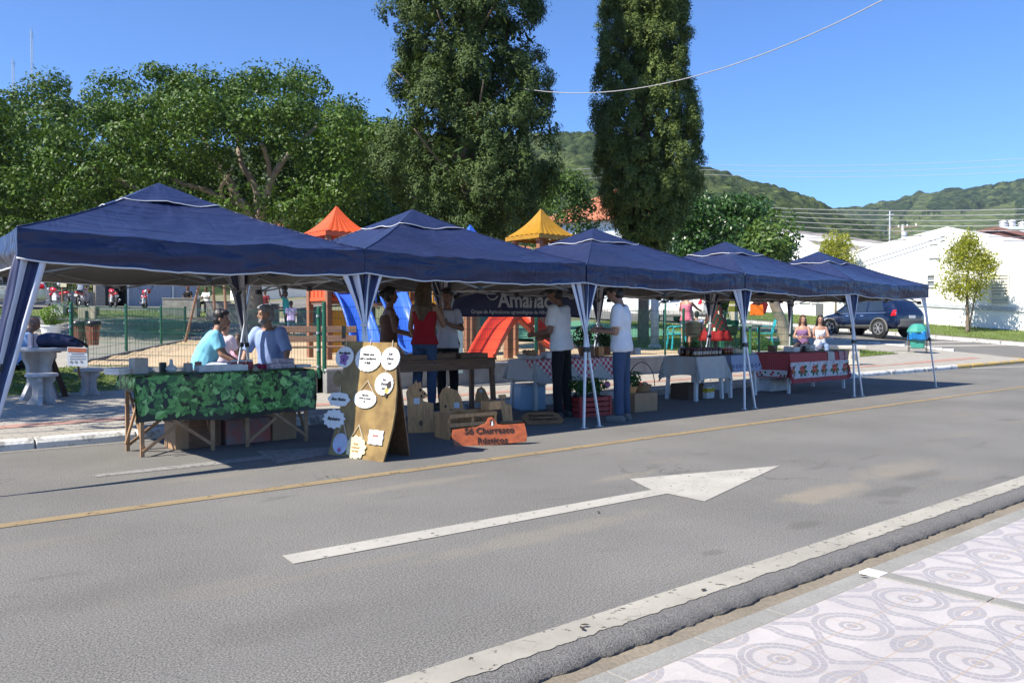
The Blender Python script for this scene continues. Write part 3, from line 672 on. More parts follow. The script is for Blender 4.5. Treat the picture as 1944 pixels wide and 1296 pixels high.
# the two tall dark conifers
CYP = leafmat('conifer_spray', (.017, .042, .010), (.098, .142, .032), .65, .25, .10)
CYPL = leafmat('bright_conifer_spray', (.026, .054, .012), (.175, .225, .05), .65, .25, .10)
def core(P, O, u0, D, rows, lf, rt, n, s0, s1, rmax, va, vb):
    # larger sprays deeper inside the crown, so that it is not see-through
    n0 = sum(len(p) for p in P)
    for k in range(n):
        v = rng.uniform(va, vb); a = rng.uniform(0, 2 * PI); lw = np.interp(v, rows, lf) / FPX * D; rw = np.interp(v, rows, rt) / FPX * D; wd = rw if math.cos(a) > 0 else lw; rr = rng.uniform(.0, rmax)
        c = RD(u0, v, D) + _r * (math.cos(a) * wd * rr) + Vector((_f.x, _f.y, 0)) * (math.sin(a) * (lw + rw) / 2 * rr); p, o = blob(c, .34, 16, 1.3, .2); P.append(p); O.append(o * .4 + np.array((math.cos(a) * _r.x, math.cos(a) * _r.y, .2)))
    P = np.concatenate(P); O = np.concatenate(O); SZ = np.full(len(P), s0); SZ[n0:] = s1; return P, O, SZ
def conifer1():
    D = 23; base = RG(890, 700, .5); base = RD(892, 611, D); base.z = zt(base.x, base.y)
    T = thing('conifer', 'tall ragged dark conifer with gaps in its lumpy crown, left of the pair', 'tree', base)
    mb = MB(); limb(mb, [(0, 0, 0), (.02, .05, 3), (-.05, .0, 7), (.1, 0, 11), (0, 0, 15.5)], .3, .05, 9, .02)
    for k in range(34):
        z = 3 + k * .36; a = k * 2.4; ln = 2.1 * (1 - max(0, z - 9) / 8)
        limb(mb, [(0, 0, z), (math.cos(a) * ln * .5, math.sin(a) * ln * .5, z + .5), (math.cos(a) * ln, math.sin(a) * ln, z + 1.3)], .06, .015, 5)
    mb.build('trunk', BARK, T, smooth=True)
    # half widths left / right of the trunk line by photo row
    rows = [-400, -250, -100, 0, 60, 80, 110, 150, 170, 230, 330, 380, 420, 455]
    lf = [10, 70, 130, 150, 160, 150, 140, 142, 130, 162, 186, 150, 105, 40]; rt = [10, 70, 120, 130, 140, 162, 150, 120, 165, 158, 160, 145, 115, 30]
    P = []; O = []
    for k in range(430):
        inner = k % 5 == 0; v = rng.uniform(-420, 450); a = rng.uniform(0, 2 * PI); lw = np.interp(v, rows, lf) / FPX * D; rw = np.interp(v, rows, rt) / FPX * D
        lobes = 1 + .13 * math.sin(3 * a + v * .03) + .1 * math.sin(5 * a - v * .05); rr = rng.uniform(.15, .5) if inner else rng.uniform(.70, .92)
        side = math.cos(a); wd = (rw if side > 0 else lw); out = Vector((_r * side + Vector((_f.x, _f.y, 0)) * math.sin(a)))
        c = np.array(RD(892, v, D) + _r * (side * wd * rr * min(1.0, lobes)) + Vector((_f.x, _f.y, 0)) * (math.sin(a) * (lw + rw) / 2 * rr * lobes)); R_ = rng.uniform(.34, .62); o = np.array(out)
        for q in range(10):       # tufts on the outer upper side of the lobe
            dd = rng.normal(0, 1, 3) + o * .9 + np.array((0, 0, .7)); dd /= np.linalg.norm(dd); r = rng.uniform(.11, .22); cc = c + dd * R_ * rng.uniform(.55, 1.0) * np.array((1, 1, 1.15)); p, oo = blob(cc, r, int(80 * (r / .16) ** 2), 1.2, .4); P.append(p); O.append(oo * .7 + dd * .8)
    P, O, SZ = core(P, O, 892, D, rows, lf, rt, 760, .085, .26, .84, -410, 445)
    leaves('crown', to_local(P, T), SZ, CYP, T, .6, .42, O, 1.0, True)
conifer1()
def conifer2():
    D = 26.5; base = RD(1222, 611, D); base.z = zt(base.x, base.y)
    T = thing('conifer', 'tall dense columnar conifer with unbroken outline, right of the pair', 'tree', base)
    mb = MB(); limb(mb, [(0, 0, -.1), (.02, .05, 3), (-.05, .0, 7), (0, 0, 13)], .2, .05, 9, .01); mb.build('trunk', BARK, T, smooth=True)
    rows = [-260, -150, -40, 0, 60, 130, 200, 260, 310, 350, 390, 430, 470]; lf = [5, 55, 80, 84, 84, 92, 98, 100, 98, 90, 75, 52, 20]; rt = [5, 55, 72, 76, 80, 82, 92, 104, 110, 104, 90, 66, 24]
    P = []; O = []
    for k in range(900):
        inner = k % 5 == 0; v = rng.uniform(-262, 468); a = rng.uniform(0, 2 * PI); lw = np.interp(v, rows, lf) / FPX * D; rw = np.interp(v, rows, rt) / FPX * D
        rr = rng.uniform(.15, .6) if inner else rng.uniform(.76, .92) * (1 + .05 * math.sin(4 * a + v * .04)); side = math.cos(a); wd = rw if side > 0 else lw; o = np.array(_r * side + Vector((_f.x, _f.y, 0)) * math.sin(a))
        c = np.array(RD(1225, v, D) + _r * (side * wd * rr) + Vector((_f.x, _f.y, 0)) * (math.sin(a) * (lw + rw) / 2 * rr)); R_ = rng.uniform(.18, .34)
        for q in range(7):
            dd = rng.normal(0, 1, 3) * .8 + o * .8 + np.array((0, 0, .9)); dd /= np.linalg.norm(dd); r = rng.uniform(.09, .17); p, oo = blob(c + dd * R_ * rng.uniform(.4, 1.0) * np.array((1, 1, 1.5)), r, int(66 * (r / .13) ** 2), 1.4, .4); P.append(p); O.append(oo * .7 + dd * .7)
    for k in range(60):           # loose shoots breaking the outline
        v = rng.uniform(-60, 420); a = rng.uniform(0, 2 * PI); wd = np.interp(v, rows, rt if math.cos(a) > 0 else lf) / FPX * D; o = np.array(_r * math.cos(a) + Vector((_f.x, _f.y, 0)) * math.sin(a)); c = np.array(RD(1225, v, D)) + o * wd * .95
        t_ = np.linspace(0, 1, 22)[:, None]; ln = rng.uniform(.2, .5); p = c + (o * .8 + np.array((0, 0, .55))) * t_ * ln + rng.normal(0, .025, (22, 3)); P.append(p); O.append(np.tile(o, (22, 1)))
    P, O, SZ = core(P, O, 1225, D, rows, lf, rt, 760, .078, .25, .82, -255, 462)
    leaves('crown', to_local(P, T), SZ, CYPL, T, .6, .4, O, 1.0, True)
    # loose pale shoots near the top
conifer2()
def simple_tree(label, base, clumps, trunk, leafm, size, per=120, flat=.85, name='small_tree', asp=.5, bark=None, group=None, up=.3):
    T = thing(name, label, 'tree', base, 0, group); mb = MB()
    for pts, r0, r1 in trunk: limb(mb, [Vector(p) for p in pts], r0, r1, 8, .01)
    mb.build('trunk', bark or BARK, T, smooth=True)
    P = []; O = []
    for c, r in clumps:
        q, o = blob(c, r, int(per * (r / .5) ** 2), flat, .5); P.append(q); O.append(o)
    leaves('crown', np.concatenate(P), size, leafm, T, up, asp, np.concatenate(O) * .7); return T
def crown_clumps(n, w, h, z0, r, ragged=.25, top=.7):
    out = []
    for k in range(n):
        a = rng.uniform(0, 2 * PI); t = rng.random(); rad = w * (1 - abs(2 * t - 1 + (.5 - top)) ** 2.2 * .75) * math.sqrt(rng.uniform(.25, 1)) * (1 + ragged * rng.normal() * .5)
        out.append(((rad * math.cos(a), rad * math.sin(a), z0 + h * t), rng.uniform(.6, 1.2) * r))
    return out
LAUR = leafmat('laurel_leaf', (.018, .055, .013), (.07, .15, .03), .35, .5, .2)
YEL = leafmat('yellow_green_leaf', (.15, .20, .02), (.44, .42, .045), .5, .35, .35)
MIDL = leafmat('mid_green_leaf', (.03, .075, .015), (.12, .19, .035), .5, .35, .25)
b = RD(1372, 611, 36); b.z = zt(b.x, b.y)
simple_tree('rounded dark laurel tree rising behind the fourth canopy', b, crown_clumps(230, 2.15, 4.3, 1.3, .55), [([(0, 0, 0), (.05, 0, 1.2), (0, .1, 3.5)], .16, .05)], LAUR, .17, 150, .9, 'laurel_tree')
b = RD(1478, 611, 33); b.z = zt(b.x, b.y)
simple_tree('low laurel with yellowish tips beside the rounded dark laurel', b, crown_clumps(40, .7, 1.9, 2.0, .36), [([(0, 0, 0), (.05, 0, 1.2), (0, .1, 3.0)], .08, .03)], MIDL, .15, 120, .9, 'laurel_tree')
b = RD(1586, 611, 47); b.z = zt(b.x, b.y)
simple_tree('yellow green street tree showing above the last canopy roof', b, crown_clumps(80, .85, 2.4, 2.6, .42), [([(0, 0, 0), (.02, 0, 1.5), (.1, .0, 3.4)], .09, .03), ([(0, 0, 1.2), (.3, .1, 2), (.5, .1, 3)], .05, .02)], YEL, .17, 130, .9, 'street_tree', .32)
b = RX(1836, 634, 43.6); b.z = VGR(b.x, b.y)
cl = crown_clumps(135, 1.15, 2.9, 1.75, .40, .4, .33) + [((-.75, .5, 4.7), .25), ((-.6, .4, 4.3), .3), ((.0, 0, 4.9), .25), ((.05, 0, 4.6), .35)]
simple_tree('bushy yellow green young tree standing on the grass before the white gable wall', b, cl, [([(0, 0, -.05), (.03, 0, 1.0), (0, .05, 2.2), (.1, 0, 3.4)], .11, .03), ([(.06, -.05, 0), (.25, -.15, 1.2), (.5, -.3, 2.6)], .05, .02)], YEL, .17, 115, .8, 'street_tree', .3, None, None, -.1)
b = RD(1066, 611, 34); b.z = zt(b.x, b.y)
simple_tree('loose green tree between the two tall conifers', b, crown_clumps(150, 1.35, 5.2, 1.2, .45), [([(0, 0, 0), (.05, 0, 2), (0, .1, 4.5)], .12, .03)], MIDL, .16, 110, .9, 'broadleaf_tree')
b = RD(705, 611, 38); b.z = zt(b.x, b.y)
simple_tree('dark broadleaf tree filling the gap behind the ragged conifer', b, crown_clumps(260, 2.6, 7.5, 1.6, .75), [([(0, 0, 0), (.05, 0, 3), (0, .1, 6.5)], .2, .05)], MIDL, .2, 120, .9, 'broadleaf_tree')
b = RD(620, 611, 33); b.z = zt(b.x, b.y)
simple_tree('low leafy tree behind the orange playground roof', b, crown_clumps(150, 2.4, 2.2, 1.9, .5), [([(0, 0, 0), (.05, 0, 1.5), (0, .1, 2.8)], .14, .05)], FIC, .17, 110, .8, 'broadleaf_tree')
# wooded mass on rising ground behind the plaza on the left
for u, D, h, wd, lb in [(-40, 60, 6, 4, 'broad green tree behind the iron railing at the far left'), (180, 62, 6, 4, 'yellowish leafy tree behind the iron railing beside the traffic sign')]:
    b = RD(u, 611, D); b.z = zt(b.x, b.y)
    simple_tree(lb, b, crown_clumps(60, wd, h, .6, .9), [([(0, 0, 0), (.05, 0, 2), (0, .1, 4)], .2, .05)], [MIDL, YEL][u > 0], .3, 70, .9, 'broadleaf_tree')
# the tree whose shade falls on the concrete table
simple_tree('leafy tree beside the concrete table, out of the picture on the left', (-3.4, 14.2, .1), crown_clumps(70, 2.3, 3.0, 4.6, .6), [([(0, 0, 0), (.05, 0, 2.5), (0, .1, 6)], .18, .05)], MIDL, .2, 110, .9, 'broadleaf_tree')
# ------------------------------------------------------------------ buildings, walls, wires, masts
PLASTER = M('white_plaster', (.80, .79, .76), .85, var=.05, sc=1.2)
PLASTERB = M('bluish_plaster', (.62, .66, .72), .85, var=.1, sc=1)
PLINTH = M('grey_plinth', (.42, .43, .45), .85, var=.15)
ROOFG = M('grey_roof', (.30, .275, .25), .9, var=.25, sc=.6)
BROWNW = M('brown_cladding', (.13, .055, .045), .8, var=.2, sc=1)
GREENR = M('pale_green_roof', (.46, .62, .58), .6, var=.08)
def tile_roof():
    t = NT('clay_tiles'); co = t.obj(); wv = t.n('ShaderNodeTexWave'); wv.inputs['Scale'].default_value = 3.2; wv.inputs['Distortion'].default_value = 1.5; t.l(co, wv.inputs['Vector'])
    b = t.mix(t.ramp(t.noise(co, 1.5, 5), .3, .7), (.34, .10, .05), (.52, .20, .10)); t.base(t.mix(t.ramp(wv.outputs['Fac'], .2, .6, (.5, .5, .5), (0, 0, 0)), b, (.22, .07, .04))); t.rough(.85); t.bump(wv.outputs['Fac'], .5, .05); return t.m
CLAY = tile_roof()
def hproj(pts, X): return [RX(u, v, X) for u, v in pts]
def facade_block(T, name, poly, depth, m, dx=Vector((1, 0, 0)), roofm=None):
    # poly: world points of the front outline (counter clockwise seen from the street); extruded away from the street
    o = Vector(T.location); n = len(poly); mb = MB(); fr = [p - o for p in poly]; bk = [p + dx * depth for p in fr]
    mb.add(fr + bk, [tuple(range(n))[::-1], tuple(range(n, 2 * n))] + [(i, (i + 1) % n, (i + 1) % n + n, i + n) for i in range(n)])
    return mb.build(name, m, T)
def wall_rect(mb, Xp, u0, u1, v0, v1, th, mi=0, off=0):
    a = RX(u0, v1, Xp); b = RX(u1, v0, Xp); y0, y1 = sorted((a.y, b.y)); z0, z1 = sorted((a.z, b.z))
    return (y0, y1, z0, z1)
# white gable building across the side street
XW = 46.0
bb = RX(1798, 632, XW); T = thing('gable_building', 'large blown white gable building with louvred window across the side street', 'building', (XW, 18.8, zt(35, 18.8) + .3))
o = Vector(T.location)
gp = hproj([(1610, 482), (1798, 434), (1925, 468), (1965, 478), (2080, 520)], XW)
yl = gp[0].y + 1.5; low = -1.5
poly = [Vector((XW, yl, low)), Vector((XW, yl, RX(1600, 485, XW).z))] + [gp[0], gp[1], gp[2], gp[3], gp[4]] + [Vector((XW, gp[4].y, low))]
facade_block(T, 'wall', poly, 22, PLASTER)
# roof overhang edges
mb = MB()
for a, b_ in ((gp[0], gp[1]), (gp[1], gp[3]), (gp[3], gp[4])):
    a, b_ = a - o, b_ - o
    mb.add([a + Vector((-.02, 0, .01)), b_ + Vector((-.02, 0, .01)), b_ + Vector((22, 0, .01)), a + Vector((22, 0, .01)), a + Vector((-.02, 0, .10)), b_ + Vector((-.02, 0, .10)), b_ + Vector((22, 0, .10)), a + Vector((22, 0, .10))],
           [(0, 1, 2, 3), (7, 6, 5, 4), (0, 4, 5, 1), (1, 5, 6, 2), (2, 6, 7, 3), (3, 7, 4, 0)])
mb.build('roof', WHITEPAINT, T)
mb = MB(); p0 = RX(1600, 569, XW); p1 = RX(1990, 591, XW)
mb.bar(p0 - o + Vector((-.02, 0, 0)), p1 - o + Vector((-.02, 0, 0)), .10, .22); mb.build('ledge', M('grey_ledge', (.40, .42, .45), .8), T)
mb = MB(); p0 = RX(1600, 626, XW); p1 = RX(1990, 641, XW); mb.bar(p0 - o + Vector((-.03, 0, 0)), p1 - o + Vector((-.03, 0, 0)), .12, .5); mb.build('plinth', PLINTH, T)
def window(T, Xp, u0, u1, v0, v1, bars, pane, framem, slats=0, off=-.06):
    a = RX((u0 + u1) / 2, v1, Xp); b = RX((u0 + u1) / 2, v0, Xp); y0 = RX(u1, v0, Xp).y; y1 = RX(u0, v0, Xp).y; o = Vector(T.location)
    z0, z1 = a.z, b.z; c = Vector((Xp + off / 2, (y0 + y1) / 2, (z0 + z1) / 2)) - o; w_, h_ = y1 - y0, z1 - z0
    mb = MB(); f = .06
    mb.box(c + Vector((0, 0, h_ / 2 - f / 2)), (abs(off) + .06, w_, f)); mb.box(c - Vector((0, 0, h_ / 2 - f / 2)), (abs(off) + .06, w_, f))
    mb.box(c + Vector((0, w_ / 2 - f / 2, 0)), (abs(off) + .06, f, h_ - 2 * f)); mb.box(c - Vector((0, w_ / 2 - f / 2, 0)), (abs(off) + .06, f, h_ - 2 * f))
    for k in range(1, bars + 1): mb.box(c + Vector((0, 0, -h_ / 2 + h_ * k / (bars + 1))), (abs(off) + .05, w_ - 2 * f, .05))
    fr = mb.build('window', framem, T); mb = MB(); mb.box(c + Vector((.02, 0, 0)), (.02, w_ - 2 * f, h_ - 2 * f)); mb.build('pane', pane, fr)
    if slats:
        mb = MB()
        for k in range(slats): mb.box(c + Vector((-.03, 0, -h_ / 2 + f + (h_ - 2 * f) * (k + .5) / slats)), (.02, w_ - 2 * f, (h_ - 2 * f) / slats * .8), rot=(0, .5, 0))
        mb.build('slats', M('cream_slats', (.55, .54, .45), .7), fr)
GREYGL = M('grey_pane', (.20, .22, .24), .15, var=.1)
window(T, XW, 1760, 1777, 521, 545, 1, GREYGL, WHITEPAINT)
window(T, XW, 1882, 1917, 521, 577, 3, M('cream_backing', (.42, .42, .36), .8), M('cream_frame', (.6, .58, .5), .7), 9)
window(T, XW, 1764, 1784, 462, 490, 0, PLASTER, WHITEPAINT)
# second white building, grey roof
X2 = 62
T = thing('gable_building', 'white building with long grey roof showing left of the white gable', 'building', (X2, 40, zt(35, 40)))
o = Vector(T.location)
pl = hproj([(1380, 470), (1470, 436), (1500, 443), (1590, 488)], X2); low = -1
facade_block(T, 'wall', [Vector((X2, pl[0].y, low))] + pl + [Vector((X2, pl[3].y, low))], 30, PLASTER)
mb = MB()
for a, b_ in ((pl[0], pl[1]), (pl[1], pl[3])):
    a, b_ = a - o, b_ - o
    mb.add([a + Vector((.6, 0, .02)), b_ + Vector((.6, 0, .02)), b_ + Vector((30, 0, .02)), a + Vector((30, 0, .02)), a + Vector((.6, 0, .2)), b_ + Vector((.6, 0, .2)), b_ + Vector((30, 0, .2)), a + Vector((30, 0, .2))],
           [(0, 1, 2, 3), (7, 6, 5, 4), (0, 4, 5, 1), (1, 5, 6, 2), (2, 6, 7, 3), (3, 7, 4, 0)])
mb.build('roof', ROOFG, T)
# low white house with dark windows seen under the last canopies
X3 = 48
T = thing('white_house', 'low white house with dark window strip behind the parked dark blue car', 'building', (X3, 33, zt(35, 33)))
o = Vector(T.location)
facade_block(T, 'wall', [Vector((X3, 62, -1)), Vector((X3, 62, 7.0)), Vector((X3, 27.6, 5.2)), Vector((X3, 27.6, -1))], 8, PLASTER)
window(T, X3, 1518, 1538, 563, 575, 0, GREYGL, WHITEPAINT); window(T, X3, 1540, 1572, 563, 576, 0, GREYGL, WHITEPAINT)
window(T, X3, 1432, 1442, 556, 606, 1, GLASS, WHITEPAINT)
# tiled house between the conifers
T = thing('tiled_house', 'pale house with orange clay tile roof seen between the two tall conifers', 'building', (46.4, 41.5, 2.2), R(20))
mb = MB(); mb.box((0, 0, 2.6), (12, 8, 7)); mb.build('wall', M('pale_blue_wall', (.60, .68, .74), .8, var=.06), T)
mb = MB(); hz = 5.95
mb.add([(-6.6, -4.6, hz), (6.6, -4.6, hz), (6.6, 4.6, hz), (-6.6, 4.6, hz), (-3.0, 0, hz + 2.6), (3.0, 0, hz + 2.6), (-6.6, -4.6, hz + .15), (6.6, -4.6, hz + .15), (6.6, 4.6, hz + .15), (-6.6, 4.6, hz + .15)],
       [(3, 2, 1, 0), (0, 1, 7, 6), (1, 2, 8, 7), (2, 3, 9, 8), (3, 0, 6, 9), (6, 7, 5, 4), (7, 8, 5), (8, 9, 4, 5), (9, 6, 4)]); mb.build('roof', CLAY, T)
for x in (-4, -1.3, 1.4, 4):
    mb = MB(); mb.box((x, -4.02, 3.9), (1.0, .1, 1.3)); fr = mb.build('window', WHITEPAINT, T); mb = MB(); mb.box((x, -4.085, 3.9), (.84, .03, 1.14)); mb.build('pane', GREYGL, fr)
# brown hall, green roofed hall, silos on the far right
p = RD(1915, 611, 85); T = thing('brown_hall', 'brown clad hall with low gable at the right edge', 'building', (p.x, p.y, 3))
g = hproj([(1838, 470), (1845, 446), (1895, 437), (1990, 456), (2050, 475)], p.x); facade_block(T, 'wall', [Vector((p.x, g[0].y, 0))] + g + [Vector((p.x, g[4].y, 0))], 20, BROWNW)
o = Vector(T.location); mb = MB()
for a, b_ in ((g[1], g[2]), (g[2], g[4])):
    a, b_ = a - o, b_ - o; mb.add([a + Vector((-.3, 0, .05)), b_ + Vector((-.3, 0, .05)), b_ + Vector((20, 0, .05)), a + Vector((20, 0, .05)), a + Vector((-.3, 0, .35)), b_ + Vector((-.3, 0, .35)), b_ + Vector((20, 0, .35)), a + Vector((20, 0, .35))], [(0, 1, 2, 3), (7, 6, 5, 4), (0, 4, 5, 1), (1, 5, 6, 2), (2, 6, 7, 3), (3, 7, 4, 0)])
mb.build('roof', M('brown_roof', (.16, .07, .055), .7), T)
p = RD(1890, 611, 125); T = thing('green_roofed_hall', 'hall with pale green metal roof behind the brown hall', 'building', (p.x, p.y, 3))
g = hproj([(1815, 450), (1815, 443), (1900, 431), (2060, 431), (2060, 460)], p.x); facade_block(T, 'wall', [Vector((p.x, g[0].y, 0)), g[0], g[1]] + [g[3], g[4], Vector((p.x, g[4].y, 0))], 1.0, PLASTERB)
mb = MB(); o = Vector(T.location); a, b_, c = g[1] - o, g[2] - o, g[3] - o
ba, bb_, bc = [q + Vector((30, 0, 2.4)) for q in (a, b_, c)]
mb.add([a, b_, c, bc, bb_, ba, a - Vector((0, 0, .3)), b_ - Vector((0, 0, .3)), c - Vector((0, 0, .3))], [(0, 1, 4, 5), (1, 2, 3, 4), (0, 6, 7, 1), (1, 7, 8, 2)]); mb.build('roof', GREENR, T, solid=.05)
for k, (u, v) in enumerate([(1902, 419), (1918, 418), (1938, 421)]):
    p = RD(u, 611, 170); zt_ = RD(u, v, 170).z; T = thing('silo', ['silo with conical cap, leftmost of three above the green roof', 'silo with conical cap, middle of three above the green roof', 'silo with conical cap, rightmost of three above the green roof'][k], 'silo', (p.x, p.y, 6), 0, 'silos above the green roof')
    mb = MB(); h = zt_ - 6; mb.lathe([(.75, 0), (.75, h - .5), (.7, h - .4)], n=20); mb.build('tank', M('silo_metal', (.5, .5, .52), .4, .3), T, smooth=True); mb = MB(); mb.lathe([(.85, h - .42), (.85, h - .3), (.1, h), (.02, h + .1)], n=20); mb.build('cap', WHITEPAINT, T)
# left background: railing wall, gate post, corrugated wall, white houses
def bgY(u, Y): return RY(u, 611, Y)
T = thing('railing_wall', 'low dark grey wall topped by a black vertical railing behind the motorcycles', 'wall', (RY(130, 611, 53).x, 53, zt(0, 53)))
x0, x1 = RY(-30, 611, 53).x - T.location.x, RY(178, 611, 53).x - T.location.x
mb = MB(); mb.box(((x0 + x1) / 2, 0, .35), (x1 - x0, .25, .95)); mb.build('base_wall', CONCD, T)
mb = MB(); x = x0
while x < x1: mb.box((x, 0, 1.6), (.035, .035, 1.55)); x += .17
mb.box(((x0 + x1) / 2, .03, 2.2), (x1 - x0, .03, .05)); mb.box(((x0 + x1) / 2, .03, 1.0), (x1 - x0, .03, .05)); mb.build('railing', M('black_iron', (.02, .02, .022), .5), T)
xa = RY(189, 611, 53).x
T = thing('gate_pillar', 'beige square gate pillar at the end of the railing wall', 'pillar', (xa, 53, zt(0, 53))); mb = MB(); mb.box((0, 0, 1.6), (.5, .5, 3.6)); mb.box((0, 0, 3.48), (.64, .64, .15)); mb.build('shaft', M('beige_plaster', (.33, .30, .26), .9), T)
x0, x1 = RY(196, 611, 55).x, RY(242, 611, 55).x
T = thing('shed', 'dark open shed between the gate pillar and the corrugated wall', 'shed', ((x0 + x1) / 2, 56, zt(0, 55))); mb = MB(); w_ = x1 - x0
mb.box((-w_ / 2 + .1, 0, 1.6), (.2, 3, 4)); mb.box((w_ / 2 - .1, 0, 1.6), (.2, 3, 4)); mb.box((0, 1.5, 1.6), (w_ - .42, .2, 4)); mb.build('wall', M('dark_wall', (.05, .05, .055), .9), T); mb = MB(); mb.box((0, -.2, 3.75), (w_ + .4, 4, .2)); mb.build('roof', ROOFG, T)
x0, x1 = RY(243, 611, 53).x, RY(375, 611, 53).x
T = thing('corrugated_wall', 'pale blue grey corrugated wall behind the parked motorcycles', 'wall', ((x0 + x1) / 2, 53, zt(0, 53))); mb = MB(); n = 90; w_ = x1 - x0
vs = []
for i in range(n + 1):
    y = -.04 if i % 2 else 0; xx = -w_ / 2 + w_ * i / n; vs += [(xx, y, -.2), (xx, y, 3.1)]
mb.add(vs, [(2 * i, 2 * i + 2, 2 * i + 3, 2 * i + 1) for i in range(n)]); mb.build('sheet', M('blue_grey_sheet', (.38, .42, .50), .7, var=.08, sc=1), T, solid=.03)
mb = MB()
for x in (-w_ / 2, w_ * .13, w_ / 2): mb.box((x, -.09, 1.5), (.09, .09, 3.4))
mb.build('post', WHITEPAINT, T)
def white_house(label, u0, u1, Y, h, openings, pillars=0, nm='white_house', colr=PLASTER):
    x0, x1 = RY(u0, 611, Y).x, RY(u1, 611, Y).x; xc = (x0 + x1) / 2; w_ = x1 - x0; z = zt(xc, Y)
    T = thing(nm, label, 'building', (xc, Y, z)); mb = MB(); mb.box((0, 2.0, h / 2 - .3), (w_, 4, h + .6)); mb.build('wall', colr, T)
    mb = MB(); mb.add([(-w_ / 2 - .4, -.6, h + .02), (w_ / 2 + .4, -.6, h + .02), (w_ / 2 + .4, 4.4, h + .02), (-w_ / 2 - .4, 4.4, h + .02), (-w_ / 2 - .2, 2, h + 1.2), (w_ / 2 + .2, 2, h + 1.2)], [(0, 3, 2, 1), (0, 1, 5, 4), (2, 3, 4, 5), (1, 2, 5), (3, 0, 4)]); mb.build('roof', CLAY, T)
    for fx, fz, ww, hh in openings:
        mb = MB(); mb.box((fx * w_ / 2, -.03, fz), (ww, .1, hh)); fr = mb.build('window', WHITEPAINT, T); mb = MB(); mb.box((fx * w_ / 2, -.095, fz), (ww - .14, .03, hh - .14)); mb.build('pane', GREYGL, fr)
    for k in range(pillars):
        mb = MB(); x = -w_ / 2 + w_ * (k + .5) / pillars; mb.box((x, -.55, h / 2), (.35, .35, h)); mb.build('pillar', WHITEPAINT, T)
white_house('white house glimpsed left of the orange roofed play tower', 480, 605, 55, 4.2, [(-.5, 1.8, 1.2, 1.2), (.3, 1.8, 1.2, 1.2)])
white_house('white house with row of square pillars behind the blue slide', 690, 880, 50, 4.0, [(-.6, 1.8, 1.3, 1.4), (-.1, 1.8, 1.3, 1.4), (.5, 1.8, 1.3, 1.4)], 7)
white_house('long white house behind the red slide and banner', 900, 1100, 52, 3.6, [(-.5, 1.8, 1.3, 1.2), (.2, 1.8, 1.3, 1.2)])
# sky wire, street wires, poles, masts
WIRE = M('wire', (.32, .32, .33), .7); WIRED = M('dark_wire', (.10, .10, .11), .7)
def wire(label, a, b, sag, r, m=WIRE, n=24, group=None):
    mb = MB(); a, b = Vector(a), Vector(b); c = (a + b) / 2
    mb.tube([a.lerp(b, i / n) - Vector((0, 0, sag * 4 * (i / n) * (1 - i / n))) - c for i in range(n + 1)], r, 5)
    o = mb.build('overhead_wire', m, None, True); o.location = c; solo(o, label, 'wire', group); return o
wire('pale cable sagging across the sky from the ragged conifer to the top right', RD(945, 158, 22.6), RD(1790, -62, 13.5), .95, .011)
for k, (ua, va, ub, vb, sg, wl) in enumerate([(1448, 394, 2030, 394, .5, 'topmost pale street wire above the white gable roof'), (1450, 401, 2030, 404, .55, 'second pale street wire from the top above the white gable roof'), (1455, 409, 2030, 414, .6, 'third pale street wire from the top above the white gable roof'),
     (1460, 418, 2030, 424, .65, 'fourth pale street wire from the top above the white gable roof'), (1462, 427, 2030, 434, .7, 'lowest pale street wire above the white gable roof')]):
    wire(wl, RD(ua, va, 49), RD(ub, vb, 42), sg * .35, .018, WIRE, 20, 'street wires')
for k, (va, vb, wl) in enumerate([(442, 452, 'upper dark wire crossing the white gable front'), (452, 458, 'lower dark wire crossing the white gable front')]):
    wire(wl, RD(1465, va - 4, 49), RD(2030, vb - 2, 41), .12, .02, WIRED, 20, 'dark wires over the white gable')
for k, (va, vb, wl) in enumerate([(312, 297, 'faint high wire, uppermost over the valley'), (322, 310, 'faint high wire, middle one over the valley'), (331, 322, 'faint high wire, lowest one over the valley')]):
    wire(wl, RD(1330, va, 60), RD(2000, vb, 50), .3, .012, WIRE, 20, 'high wires over the valley')
for k, (va, vb, wl) in enumerate([(326, 316, 'upper wire in the gap between the conifers'), (335, 325, 'middle wire in the gap between the conifers'), (344, 334, 'lower wire in the gap between the conifers')]):
    wire(wl, RD(1040, va, 50), RD(1180, vb, 52), .0, .02, WIRE, 6, 'wires between the conifers')
p = RD(1712, 611, 70); T = thing('power_pole', 'concrete power pole with crossarm and transformer behind the white gable roof', 'pole', (p.x, p.y, 3.2))
mb = MB(); h = RD(1714, 427, 70).z - 3.2; mb.tube([(0, 0, -1), (0, 0, h)], [.16, .11], 8); mb.build('shaft', CONC, T); mb = MB(); mb.box((0, 0, h - .25), (.1, 2.6, .12)); mb.box((0, 0, h - .6), (.1, 1.6, .1)); mb.build('crossarm', BARK, T)
for k in range(4): mb = MB(); mb.lathe([(.05, 0), (.07, .08), (.04, .14), (.06, .2)], (0, -1.1 + k * .73, h - .19), 8); mb.build('insulator', WHITEPAINT, T)
mb = MB(); mb.lathe([(.22, 0), (.22, .6), (.1, .66)], (-.3, -.25, h - 1.3), 12); mb.build('transformer', METAL, T)
p = RD(1687, 611, 66); T = thing('antenna_pole', 'slim antenna pole beside the power pole behind the white gable', 'pole', (p.x, p.y, 3)); mb = MB(); h = RD(1687, 401, 66).z - 3; mb.tube([(0, 0, -1), (0, 0, h)], .05, 6); mb.build('shaft', METAL, T); mb = MB(); mb.box((0, 0, h - .3), (.03, .7, .03)); mb.box((0, 0, h - .6), (.03, .5, .03)); mb.build('element', METAL, T)
LAT = M('mast_metal', (.30, .36, .45), .6)
